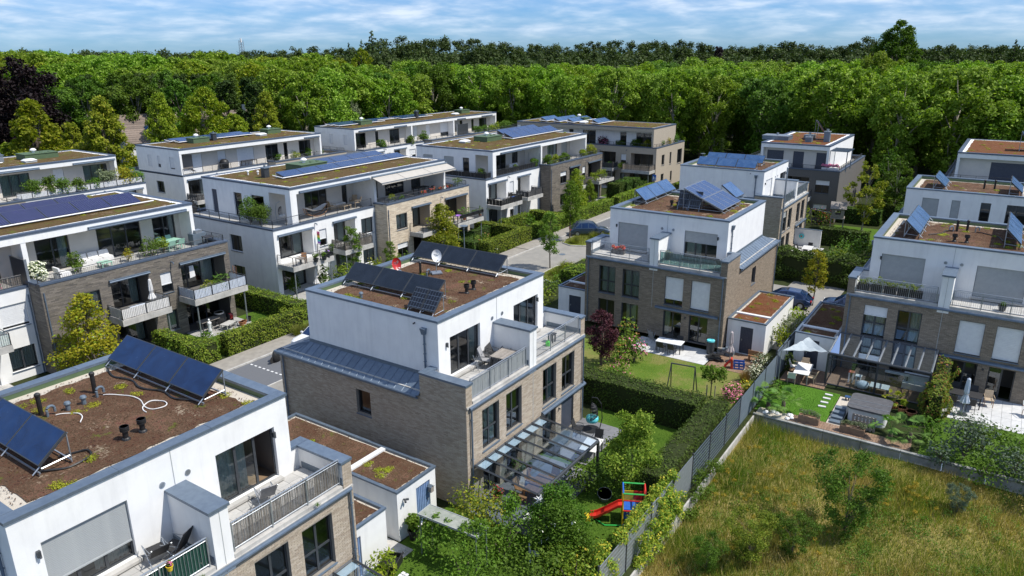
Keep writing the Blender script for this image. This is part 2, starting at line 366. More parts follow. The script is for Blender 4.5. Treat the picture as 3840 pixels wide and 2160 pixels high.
def tag(o, label, cat, group=None):
    o['label'] = label; o['category'] = cat
    if group: o['group'] = group
    return o
def thing(name, label, cat, loc=(0, 0, 0), rz=0., group=None, scale=1.):
    o = bpy.data.objects.new(name, None); o.location = loc; o.rotation_euler = (0, 0, rz); o.empty_display_size = .2
    if scale != 1: o.scale = (scale,)*3
    return tag(link(o), label, cat, group)
def struct(o): o['kind'] = 'structure'; return o
def copy_tree(o, parent=None):
    c = o.copy(); COL.objects.link(c)
    if parent is not None: c.parent = parent
    for ch in [x for x in KIDS(o)]: copy_tree(ch, c)
    return c
def KIDS(o): return [x for x in o.children]
def dup(o, loc, rz=0., label=None, scale=None, group=None):
    c = copy_tree(o); c.location = loc; c.rotation_euler = (0, 0, rz)
    if scale: c.scale = (scale,)*3
    if label: c['label'] = label
    if group: c['group'] = group
    return c
def mesh_quads(name, V, mname, nv=4, smooth=False):
    """V: (k, nv, 3) array -> mesh of k separate faces"""
    k = V.shape[0]; me = bpy.data.meshes.new(name)
    me.vertices.add(k*nv); me.vertices.foreach_set('co', V.astype(np.float32).ravel())
    me.loops.add(k*nv); me.loops.foreach_set('vertex_index', np.arange(k*nv, dtype=np.int32))
    me.polygons.add(k); me.polygons.foreach_set('loop_start', np.arange(0, k*nv, nv, dtype=np.int32))
    me.polygons.foreach_set('loop_total', np.full(k, nv, dtype=np.int32))
    me.update(calc_edges=True)
    if isinstance(mname, str): mname = [mname]
    for q in mname: me.materials.append(MATS[q])
    return me
def leaves(P, Nrm, size, rng, aspect=.62, jit=.5, up=.55):
    k = len(P); n = Nrm + np.array([0.12, -.25, up]) + rng.normal(0, jit, (k, 3)); n /= np.linalg.norm(n, axis=1)[:, None]+1e-9
    a = np.cross(n, rng.normal(0, 1, (k, 3))); a /= np.linalg.norm(a, axis=1)[:, None]+1e-9; b = np.cross(n, a)
    s = size*rng.uniform(.6, 1.35, (k, 1)); sa = a*s; sb = b*s*aspect
    return np.stack([P-sa, P-sb*.9+n*s*.12, P+sa, P+sb*.9+n*s*.12], axis=1)
def cloud(centers, radii, n, size, seed, squash=.8, shell=.45, jit=.55, soft=.75):
    rng = np.random.default_rng(seed); C = np.array(centers, float); r = np.array(radii, float)
    w = r**2; idx = rng.choice(len(C), n, p=w/w.sum())
    d = rng.normal(0, 1, (n, 3)); d[:, 2] = d[:, 2]*.9+.3; d /= np.linalg.norm(d, axis=1)[:, None]
    rr = r[idx][:, None]*(1-shell*rng.random((n, 1))**1.3)
    P = C[idx]+d*rr*np.array([1, 1, squash])+rng.normal(0, 1, (n, 3))*r[idx][:, None]*.10; return leaves(P, d*soft, size, rng, jit=jit)
TREES = {}
def tree_proto(kind, seed, Ht, Rad, base, nclump, nleaf, lsize, leaf, bark='trunk', shape='round', trunk_r=.25, cr=.3):
    """returns (trunk mesh, crown mesh); crown = leaf clumps spread through an uneven volume"""
    rg = random.Random(seed); cs = []; rs = []; ends = []
    for i in range(nclump):
        u = (i+.5)/nclump; z = base+(Ht-base)*(u**.9); t = (z-base)/(Ht-base)
        if shape == 'round': prof = math.sqrt(max(.02, 1-(2*t-.95)**2))*(.95 if t > .5 else .85+.2*t)
        elif shape == 'cone': prof = (1-t)**.75*.95+.08
        elif shape == 'column': prof = .55+.45*math.sin(math.pi*min(1, t*1.1))
        elif shape == 'vase': prof = (.35+.75*t) if t < .75 else math.sqrt(max(0, 1-((t-.75)/.3)**2))*.95
        else: prof = (.75+.3*math.sin(t*7+seed))*math.sqrt(max(.05, 1-(1.6*t-.8)**2))
        a = i*2.39996+rg.uniform(-.5, .5); q = math.sqrt(rg.uniform(.25, 1))
        rad = Rad*prof*q*.85; c = (rad*math.cos(a), rad*math.sin(a), z-Rad*cr*.4)
        cs.append(c); rs.append(Rad*cr*rg.uniform(.65, 1.3)*(.5+.5*prof)); ends.append(c)
    V = cloud(cs, rs, nleaf, lsize, seed, shell=.8, jit=.6, soft=.42)
    crown = mesh_quads('crown', V, leaf)
    mb = MB(); th = base+(Ht-base)*.72
    bend = [(rg.uniform(-.04, .04)*Ht, rg.uniform(-.04, .04)*Ht) for _ in range(3)]
    mb.tube([(0, 0, 0), (bend[0][0]*.3, bend[0][1]*.3, base*.6), (bend[1][0]*.5, bend[1][1]*.5, base+(th-base)*.4), (bend[2][0], bend[2][1], th)], [trunk_r*1.25, trunk_r, trunk_r*.7, trunk_r*.25], 7)
    for k in range(min(nclump, 16)):
        e = ends[(k*nclump)//min(nclump, 16)]; z0 = max(base*.7, e[2]-Rad*.8)
        z0 = min(z0, th*.95); f = (z0-base*.6)/max(.1, th)
        mid = (e[0]*.45, e[1]*.45, (z0+e[2])/2+.1)
        mb.tube([(0, 0, z0), mid, e], [trunk_r*.35, trunk_r*.22, trunk_r*.08], 4, caps=False)
    t0 = mb.build('trunk', bark); tm = t0.data; bpy.data.objects.remove(t0)
    TREES[kind] = (tm, crown)
def tree(kind, x, y, label, cat='tree', name='tree', s=1., z=0., group=None, sz=None, leafmat_=None, rz=None):
    t = thing(name, label, cat, (x, y, z), random.uniform(0, 6.28) if rz is None else rz, group)
    t.scale = (s, s, s*(sz or 1))
    tm, cm = TREES[kind]
    if leafmat_:
        key = kind+leafmat_
        if key not in TREES:
            c2 = cm.copy(); c2.materials.clear(); c2.materials.append(MATS[leafmat_]); TREES[key] = (tm, c2)
        cm = TREES[key][1]
    link(bpy.data.objects.new('trunk', tm), t); link(bpy.data.objects.new('crown', cm), t)
    return t
def bush(x, y, r, h, leaf, label, n=900, ls=.07, z=0., name='bush', cat='bush', seed=None, group=None, flower=None, nf=0, fs=.07, k=None, loc_in=None):
    seed = seed if seed is not None else int(abs(x*31+y*17+z*7))+3
    rg = random.Random(seed); k = k or max(5, int(7+r*5)); cs = []; rs = []
    for i in range(k):
        a = i*2.4; q = math.sqrt(rg.random())*r*.62; zz = h*(.2+.60*rg.random()*(1-.3*q/r)); cs.append((q*math.cos(a), q*math.sin(a), zz)); rs.append(min(r*.6, h*.42)*rg.uniform(.75, 1.2))
    t = thing(name, label, cat, (x, y, z), 0, group)
    link(bpy.data.objects.new('foliage', mesh_quads('foliage', cloud(cs, rs, n, ls, seed, squash=.9), leaf)), t)
    mb = MB()
    for i in range(5):
        c = cs[i*len(cs)//5]; mb.tube([(0, 0, 0), (c[0]*.5, c[1]*.5, c[2]*.6), c], [.03*r+.01, .02*r+.006, .006], 4, caps=False)
    mb.build('stem', 'trunk', t)
    if flower:
        link(bpy.data.objects.new('blossom', mesh_quads('blossom', cloud(cs, [q*1.06 for q in rs], nf, fs, seed+5, squash=.95, shell=.06, jit=.3), flower)), t)
    return t
def hedge(x0, x1, y0, y1, h, leaf, label, dens=110, ls=.085, z=0., name='hedge', group=None, wav=.06, flat=False):
    rng = np.random.default_rng(int(abs(x0*13+y0*7+h*100))); cx, cy = (x0+x1)/2, (y0+y1)/2; a, b = abs(x1-x0)/2, abs(y1-y0)/2
    t = thing(name, label, 'hedge', (cx, cy, z), 0, group)
    P = []; Q = []
    for (ax, sgn, A) in (('x', 1, 4*b*h/2), ('x', -1, 4*b*h/2), ('y', 1, 4*a*h/2), ('y', -1, 4*a*h/2), ('z', 1, 4*a*b)):
        n = max(8, int(A*dens*(1.15 if ax == 'z' else 1)))
        u = rng.uniform(-1, 1, n); w = rng.uniform(-1, 1, n)
        dep = rng.uniform(-.10, .03, n)
        if ax == 'x': p = np.stack([sgn*(a+dep), u*b, (w+1)/2*h], 1); nn = (sgn, 0, .25)
        elif ax == 'y': p = np.stack([u*a, sgn*(b+dep), (w+1)/2*h], 1); nn = (0, sgn, .25)
        else: p = np.stack([u*a, w*b, h+dep], 1); nn = (0, 0, 1)
        f = np.sin(p[:, 0]*1.9+cx)+np.sin(p[:, 1]*2.3+cy)+np.sin(p[:, 2]*3.1+p[:, 0]*.7)+.6*np.sin(p[:, 0]*5.3+p[:, 1]*4.1)
        p += np.array(nn)*(f*wav*.6)[:, None]
        P.append(p); Q.append(np.tile(np.array(nn, float), (n, 1)))
    V = leaves(np.concatenate(P), np.concatenate(Q), ls, rng, jit=.75)
    link(bpy.data.objects.new('foliage', mesh_quads('foliage', V, leaf)), t)
    c = .10; MB().box(-a+c, a-c, -b+c, b-c, 0, h-c).build('branches', 'ground_dark', t)  # solid dark core, its colour stands for the shade inside the hedge
    return t
def blades(rects, dens, hgt, wid, matname, name, label, cat, seed=1, z=0., clump=.5, excl=(), zf=None):
    rng = np.random.default_rng(seed); PP = []
    for (x0, x1, y0, y1) in rects:
        n = int(abs(x1-x0)*abs(y1-y0)*dens); p = np.stack([rng.uniform(x0, x1, n), rng.uniform(y0, y1, n)], 1); PP.append(p)
    p = np.concatenate(PP)
    for (x0, x1, y0, y1) in excl: p = p[~((p[:, 0] > x0) & (p[:, 0] < x1) & (p[:, 1] > y0) & (p[:, 1] < y1))]
    f = .5+.25*(np.sin(p[:, 0]*.9+p[:, 1]*.37+seed)+np.sin(p[:, 1]*1.1-p[:, 0]*.5+2*seed))
    f2 = .5+.5*np.sin(p[:, 0]*.55+1.7*np.sin(p[:, 1]*.31+seed))*np.sin(p[:, 1]*.6+1.3*np.sin(p[:, 0]*.4)); hh = hgt*(1-clump+clump*f)*(1-clump*.7+clump*f2)*rng.uniform(.5, 1.3, len(p)); k = len(p)
    a = rng.uniform(0, 6.283, k); d = np.stack([np.cos(a), np.sin(a), np.zeros(k)], 1)
    ln = rng.normal(0, .33, (k, 2))*hh[:, None]
    zz = (zf(p[:, 0], p[:, 1]) if zf else np.full(k, z))
    B = np.stack([p[:, 0], p[:, 1], zz], 1); T = B+np.stack([ln[:, 0], ln[:, 1], hh], 1)
    V = np.stack([B-d*wid, B+d*wid, T], 1)
    o = bpy.data.objects.new(name, mesh_quads(name, V, matname, 3)); link(o); tag(o, label, cat); o['kind'] = 'stuff'
    return o
# ================================================================== building kit
class Face:
    """one vertical wall plane of a block; maps (a = along, d = outwards, z) to local xyz"""
    def __init__(s, side, x0, x1, y0, y1): s.side = side; s.b = (x0, x1, y0, y1)
    def p(s, a, d, z):
        x0, x1, y0, y1 = s.b
        return {'S': (a, y0-d, z), 'N': (a, y1+d, z), 'W': (x0-d, a, z), 'E': (x1+d, a, z)}[s.side]
    def rng(s): return (s.b[0], s.b[1]) if s.side in 'SN' else (s.b[2], s.b[3])
    def box(s, mb, a0, a1, d0, d1, z0, z1, m=0):
        p, q = s.p(a0, d0, z0), s.p(a1, d1, z1); return mb.box(p[0], q[0], p[1], q[1], z0, z1, m)
    def quad(s, mb, a0, a1, d, z0, z1, m=0):
        pts = [s.p(a0, d, z0), s.p(a1, d, z0), s.p(a1, d, z1), s.p(a0, d, z1)]
        if s.side in 'NW': pts.reverse()
        return mb.poly(pts, m)
BR = dict(brick_tan=(.24, .052, .0615, 'mortar_tan'), brick_brown=(.24, .052, .0615, 'mortar_grey'),
          brick_grey=(.49, .072, .084, 'mortar_grey'), brick_beige=(.49, .072, .084, 'mortar_beige'))
def free_spans(a0, a1, z, h, ops):
    sp = [(a0, a1)]
    for o in ops:
        if z+h > o[2]+.005 and z < o[3]-.005:
            ns = []
            for s in sp:
                if o[1] <= s[0] or o[0] >= s[1]: ns.append(s); continue
                if o[0] > s[0]: ns.append((s[0], o[0]))
                if o[1] < s[1]: ns.append((o[1], s[1]))
            sp = ns
    return sp
BRICKSETS = {}
def lay_bricks(t, key, face, a0, a1, z0, z1, ops):
    L, hb, cz, _ = BR[key]; lst = BRICKSETS.setdefault((t.name, key), [t, []])[1]
    z = z0+.005; row = 0
    while z+hb < z1:
        for (s0, s1) in free_spans(a0, a1, z, hb, ops):
            a = s0 - ((row*.5) % 1)*(L+.01) if key in ('brick_tan', 'brick_brown') else s0-((row*.37+random.random()*.2) % 1)*(L+.01)
            while a < s1:
                b0, b1 = max(a, s0), min(a+L, s1)
                if b1-b0 > .03: lst.append((face, b0, b1, z, hb, abs(b1-b0-L) < .002))
                a += L+.010
        z += cz; row += 1
def finish_bricks():
    for (nm, key), (t, lst) in BRICKSETS.items():
        M = Matrix.Translation(t.location) @ Matrix.Rotation(t.rotation_euler.z, 4, 'Z'); L, hb, cz, _ = BR[key]
        sc_ = []
        for i, (f, a0, a1, z, h, full) in enumerate(lst):
            w = M @ Vector(f.p((a0+a1)/2, 0, z)); hid = w.z < 2.7 and t.get('lowhidden', 0)
            nrm = (M.to_3x3() @ (Vector(f.p(0, 1, 0))-Vector(f.p(0, 0, 0))))
            vis = nrm.dot(CAM-w) / max(1, (CAM-w).length)**3
            sc_.append((-(vis if (full and not hid) else -1), i))
        sc_.sort(); pick = {i for v, i in sc_[:298] if v < 0}
        mb = MB(); shared = {}
        for i, (f, a0, a1, z, h, full) in enumerate(lst):
            d1 = .010+.004*random.random()
            if i in pick:
                if f.side not in shared:
                    m1 = MB(); c = .5*L
                    g = Face(f.side, 0, 0, 0, 0); g.box(m1, -c, c, -.005, .014, 0, h); q = m1.build('brick', key); shared[f.side] = q.data; bpy.data.objects.remove(q)
                o = bpy.data.objects.new('brick', shared[f.side]); o.location = f.p((a0+a1)/2, random.uniform(-.003, .002), z); link(o, t)
            else:
                i0 = len(mb.v); P = [f.p(a0, 0, z), f.p(a1, 0, z), f.p(a1, 0, z+h), f.p(a0, 0, z+h), f.p(a0, d1, z), f.p(a1, d1, z), f.p(a1, d1, z+h), f.p(a0, d1, z+h)]
                mb.v += P
                for q in ((4, 5, 6, 7), (0, 1, 5, 4), (1, 2, 6, 5), (2, 3, 7, 6), (3, 0, 4, 7)): mb.f.append(tuple(i0+k for k in q)); mb.m.append(0)
        if mb.v: mb.build('brickwork', key, t, kind='stuff')
def wall(t, face, a0, a1, z0, z1, material, ops=(), depth=.18, bricks=True, name='wall'):
    """wall plane with real openings and reveals"""
    isb = material in BR; mm = BR[material][3] if isb else material
    As = sorted({a0, a1, *[min(max(o[k], a0), a1) for o in ops for k in (0, 1)]}); Zs = sorted({z0, z1, *[min(max(o[k], z0), z1) for o in ops for k in (2, 3)]})
    mb = MB()
    for i in range(len(As)-1):
        for j in range(len(Zs)-1):
            ca, cz = (As[i]+As[i+1])/2, (Zs[j]+Zs[j+1])/2
            if any(o[0] < ca < o[1] and o[2] < cz < o[3] for o in ops): continue
            face.quad(mb, As[i], As[i+1], 0, Zs[j], Zs[j+1])
    for o in ops:
        dp = o[5].get('depth', depth) if len(o) > 5 else depth
        c = [(o[0], o[2]), (o[1], o[2]), (o[1], o[3]), (o[0], o[3])]
        for k in range(4):
            (a, z), (b, w) = c[k], c[(k+1) % 4]
            mb.poly([face.p(a, 0, z), face.p(b, 0, w), face.p(b, -dp, w), face.p(a, -dp, z)])
    w = mb.build(name, mm, t)
    if isb and bricks: lay_bricks(t, material, face, a0, a1, z0, z1, ops)
    return w
def glazed(t, face, a0, a1, z0, z1, d=.18, cols=2, trans=(), shut=0., shutmat='shutter_grey', curtain=None, lod=0, sill=True, open_=None, slats=False, frame='dark_frame'):
    """window or glazed door: frame, panes, sill, roller shutter"""
    mb = MB(); fw = .065; dd = -d
    def bx(a, b, c, e, o0=-.03, o1=.03): face.box(mb, a, b, dd+o0, dd+o1, c, e)
    zt = z1
    bx(a0, a0+fw, z0, zt); bx(a1-fw, a1, z0, zt); bx(a0+fw, a1-fw, z0, z0+fw); bx(a0+fw, a1-fw, zt-fw, zt)
    xs = [a0+fw/2+(a1-a0-fw)*k/cols for k in range(cols+1)]
    for x in xs[1:-1]: bx(x-.05, x+.05, z0+fw, zt-fw, -.025, .025)
    zs = [z0+fw]+list(trans)+[zt-fw]
    for zz in trans:
        for k in range(cols): bx(xs[k]+.05, xs[k+1]-.05, zz-.045, zz+.045, -.022, .022)
    w = mb.build('window', frame, t)
    if lod < 2:
        for k in range(cols):
            for j in range(len(zs)-1):
                if open_ is not None and k == open_: continue
                g = MB(); face.quad(g, xs[k]+.05, xs[k+1]-.05, dd-.005, zs[j]+.03, zs[j+1]-.03); g.build('pane', 'glass', w)
    else:
        g = MB(); face.quad(g, a0+fw, a1-fw, dd-.005, z0+fw, zt-fw); g.build('pane', 'glass', w)
    # the room behind
    rm = MB(); rd = dd-2.3
    mg = .12
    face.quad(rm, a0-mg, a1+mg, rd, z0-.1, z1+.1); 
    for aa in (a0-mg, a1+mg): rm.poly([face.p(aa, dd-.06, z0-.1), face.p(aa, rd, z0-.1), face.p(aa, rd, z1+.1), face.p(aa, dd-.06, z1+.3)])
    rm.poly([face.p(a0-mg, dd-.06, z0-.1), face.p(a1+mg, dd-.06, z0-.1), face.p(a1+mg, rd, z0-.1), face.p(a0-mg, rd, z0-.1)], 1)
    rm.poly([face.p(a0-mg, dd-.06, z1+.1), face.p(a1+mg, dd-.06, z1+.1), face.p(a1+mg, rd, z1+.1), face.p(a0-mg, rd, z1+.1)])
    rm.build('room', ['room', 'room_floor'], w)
    if curtain:
        cm, spans = curtain if isinstance(curtain, tuple) else (curtain, ((.03, .30), (.70, .97)))
        for s0, s1 in spans:
            c = MB(); n = max(4, int((s1-s0)*(a1-a0)/.07)); A = [a0+(a1-a0)*(s0+(s1-s0)*k/n) for k in range(n+1)]
            for k in range(n):
                d0, d1 = dd-.14+(.035 if k % 2 else -.035), dd-.14+(-.035 if k % 2 else .035)
                c.poly([face.p(A[k], d0, z0+.08), face.p(A[k+1], d1, z0+.08), face.p(A[k+1], d1, z1-.1), face.p(A[k], d0, z1-.1)])
            c.build('curtain', cm, w)
    if sill and z0 > .35:
        s = MB(); face.box(s, a0-.04, a1+.04, dd+.03, .07, z0-.045, z0-.012); s.build('sill', 'zinc', w)
    if shut > 0:
        zb = z1-(z1-z0)*shut; so_ = dd+.05
        box_ = MB(); face.box(box_, a0+.01, a1-.01, so_-.01, so_+.05, zb, zb+.05)
        if not slats:
            n = max(4, int((z1-zb)/(.055 if lod == 0 else .11))); hgt = (z1-zb-.05)/n
            for k in range(n): face.box(box_, a0+.02, a1-.02, so_, so_+.022, zb+.05+k*hgt+.006, zb+.05+(k+1)*hgt)
            face.quad(box_, a0+.02, a1-.02, so_+.004, zb+.05, z1)
        sh = box_.build('shutter', shutmat, w)
        if slats:
            n = int((z1-zb-.05)/.055); hgt = (z1-zb-.05)/n; m1 = MB()
            face.box(m1, a0+.02, a1-.02, so_, so_+.022, 0, hgt-.007); first = None
            for k in range(n):
                if first is None: first = m1.build('slat', shutmat, sh); o = first
                else: o = bpy.data.objects.new('slat', first.data); link(o, sh)
                o.location = (0, 0, zb+.05+k*hgt)
    return w
def railing(t, pts, z0, z1, bar=.11, matr='galvanised', screen=None, lod=0, name='railing', mid=True):
    """pts: list of (x, y) corners"""
    mb = MB(); r = .022
    for (a, b) in zip(pts, pts[1:]):
        L = math.hypot(b[0]-a[0], b[1]-a[1]); u = ((b[0]-a[0])/L, (b[1]-a[1])/L)
        mb.tube([(a[0], a[1], z1), (b[0], b[1], z1)], .026, 6); mb.tube([(a[0], a[1], z0+.08), (b[0], b[1], z0+.08)], .015, 4)
        if mid: mb.tube([(a[0], a[1], z1-.10), (b[0], b[1], z1-.10)], .014, 4)
        n = max(1, int(round(L/1.45)))
        for k in range(n+1): x, y = a[0]+u[0]*L*k/n, a[1]+u[1]*L*k/n; mb.box(x-r, x+r, y-r, y+r, z0-.05, z1)
        n = max(2, int(L/bar))
        for k in range(1, n): x, y = a[0]+u[0]*L*k/n, a[1]+u[1]*L*k/n; mb.tube([(x, y, z0+.08), (x, y, z1-.1)], .0085, 4 if lod == 0 else 3, caps=False)
    ra = mb.build(name, matr, t)
    if screen:
        for (a, b) in zip(pts, pts[1:]):
            L = math.hypot(b[0]-a[0], b[1]-a[1]); u = ((b[0]-a[0])/L, (b[1]-a[1])/L); nrm = (-u[1], u[0]); s = MB()
            if screen == 'reed':
                n = int(L/.03)
                for k in range(n):
                    x, y = a[0]+u[0]*L*k/n+nrm[0]*.05, a[1]+u[1]*L*k/n+nrm[1]*.05; w = random.uniform(.008, .014); h = random.uniform(-.02, .10)
                    s.tube([(x, y, z0+.04), (x+random.uniform(-.01, .01), y, z1-.06+h)], w, 3, caps=False)
            else:
                n = max(2, int(L/.24))
                for k in range(n):
                    o0 = .035+.012*(k % 2); x, y = a[0]+u[0]*(L*(k+.5)/n)+nrm[0]*o0, a[1]+u[1]*(L*(k+.5)/n)+nrm[1]*o0
                    s.rbox((x, y, (z0+z1)/2-.02), (L/n*.97, .008, z1-z0-.16), math.atan2(u[1], u[0]))
            s.build('privacy_screen', screen, ra)
    return ra
def coping(t, segs, z, h=.045, w=.42, matr='zinc', name='coping', joint=2.3):
    """segs: rectangles (x0, x1, y0, y1); each sheet between two joints is a piece"""
    for (x0, x1, y0, y1) in segs:
        lx, ly = x1-x0, y1-y0; n = max(1, int(max(lx, ly)/joint))
        for k in range(n):
            if lx >= ly: a, b, c, d = x0+lx*k/n, x0+lx*(k+1)/n, y0, y1
            else: a, b, c, d = x0, x1, y0+ly*k/n, y0+ly*(k+1)/n
            g = .004; mb = MB()
            if lx >= ly: mb.box(a+g, b-g, c, d, z-h-.06, z+random.uniform(-.003, .003))
            else: mb.box(a, b, c+g, d-g, z-h-.06, z+random.uniform(-.003, .003))
            mb.build(name, matr, t)
def ring(x0, x1, y0, y1, w): return [(x0, x1, y0, y0+w), (x0, x1, y1-w, y1), (x0, x0+w, y0+w, y1-w), (x1-w, x1, y0+w, y1-w)]
def green_roof(t, x0, x1, y0, y1, z, m='sedum_brown', tufts=14, border=.45, seed=1, name='green_roof', plant='blade_sedum', dens=35, lip=True):
    rg = random.Random(seed)
    g = MB(); g.box(x0, x1, y0, y1, z-.2, z-.03); g.build('gravel_border', 'gravel', t)
    # sedum mat with a ragged outline on the gravel
    mb = MB(); n = 40; cx, cy = (x0+x1)/2, (y0+y1)/2; pts = []
    def edge(u):
        per = [(x0+border, y0+border), (x1-border, y0+border), (x1-border, y1-border), (x0+border, y1-border)]
        k = int(u*4) % 4; f = u*4 % 1; a, b = per[k], per[(k+1) % 4]; return a[0]+(b[0]-a[0])*f, a[1]+(b[1]-a[1])*f
    for k in range(n*2):
        x, y = edge(k/(n*2)); q = rg.uniform(-.04, border*.35); dx, dy = cx-x, cy-y; l = math.hypot(dx, dy)+1e-6
        pts.append((x-dx/l*q*.8+0*dx, y-dy/l*q*.8, z))
    mb.poly(pts); o = mb.build(name, m, t)
    rng = np.random.default_rng(seed)
    # knobbly growth: small stuff
    k = int((x1-x0)*(y1-y0)*dens); p = np.stack([rng.uniform(x0+border*.4, x1-border*.4, k), rng.uniform(y0+border*.4, y1-border*.4, k), np.full(k, z+.01)], 1)
    V = leaves(p, np.tile([0, 0, 1.], (k, 1)), .035, rng, jit=.5)
    q = bpy.data.objects.new('sedum_growth', mesh_quads('sedum_growth', V, m)); link(q, t); q['kind'] = 'stuff'
    cs = []; rs = []
    for i in range(tufts):
        bx, by = rg.uniform(x0+.3, x1-.3), rg.uniform(y0+.3, y1-.3)
        for j in range(3): cs.append((bx+rg.uniform(-.15, .15), by+rg.uniform(-.15, .15), z+.02)); rs.append(rg.uniform(.10, .26))
    if cs:
        q = bpy.data.objects.new('sedum_tufts', mesh_quads('sedum_tufts', cloud(cs, rs, 80*len(cs), .026, seed, squash=.3), plant)); link(q, t); q['kind'] = 'stuff'
def downpipe(t, x, y, z0, z1, top=None, m='zinc', hopper=False, lod=0):
    mb = MB(); mb.tube([(x, y, z0), (x, y, z1)] if top is None else [(x, y, z0), (x, y, z1-.35), top], .045, 8)
    for z in (z0+.6, (z0+z1)/2, z1-.5): mb.box(x-.055, x+.055, y-.055, y+.055, z-.015, z+.015)
    if hopper: mb.hexa([(x-.09, y-.09, z1), (x+.09, y-.09, z1), (x+.09, y+.09, z1), (x-.09, y+.09, z1), (x-.15, y-.15, z1+.32), (x+.15, y-.15, z1+.32), (x+.15, y+.15, z1+.32), (x-.15, y+.15, z1+.32)])
    mb.build('downpipe', m, t)
def slabs(t, x0, x1, y0, y1, z, s=.5, m='terrace_slab', joined=False, name='paving_slab', th=.03, sy=None, gap=.006, off=False):
    sy = sy or s; nx, ny = max(1, round((x1-x0)/s)), max(1, round((y1-y0)/sy)); dx, dy = (x1-x0)/nx, (y1-y0)/ny
    b = MB(); b.box(x0, x1, y0, y1, z-th-.03, z-th*.6); b.build('bedding', 'mortar_grey', t)
    if joined:
        mb = MB()
        for i in range(nx):
            for j in range(ny): mb.box(x0+i*dx+gap, x0+(i+1)*dx-gap, y0+j*dy+gap, y0+(j+1)*dy-gap, z-th, z+random.uniform(-.002, .002))
        o = mb.build(name, m, t); o['kind'] = 'stuff'; return
    mb = MB(); mb.box(gap, dx-gap, gap, dy-gap, -th, 0); first = None
    for i in range(nx):
        for j in range(ny):
            if first is None: first = mb.build(name, m, t); o = first
            else: o = bpy.data.objects.new(name, first.data); link(o, t)
            o.location = (x0+i*dx, y0+j*dy, z+random.uniform(-.003, .003))

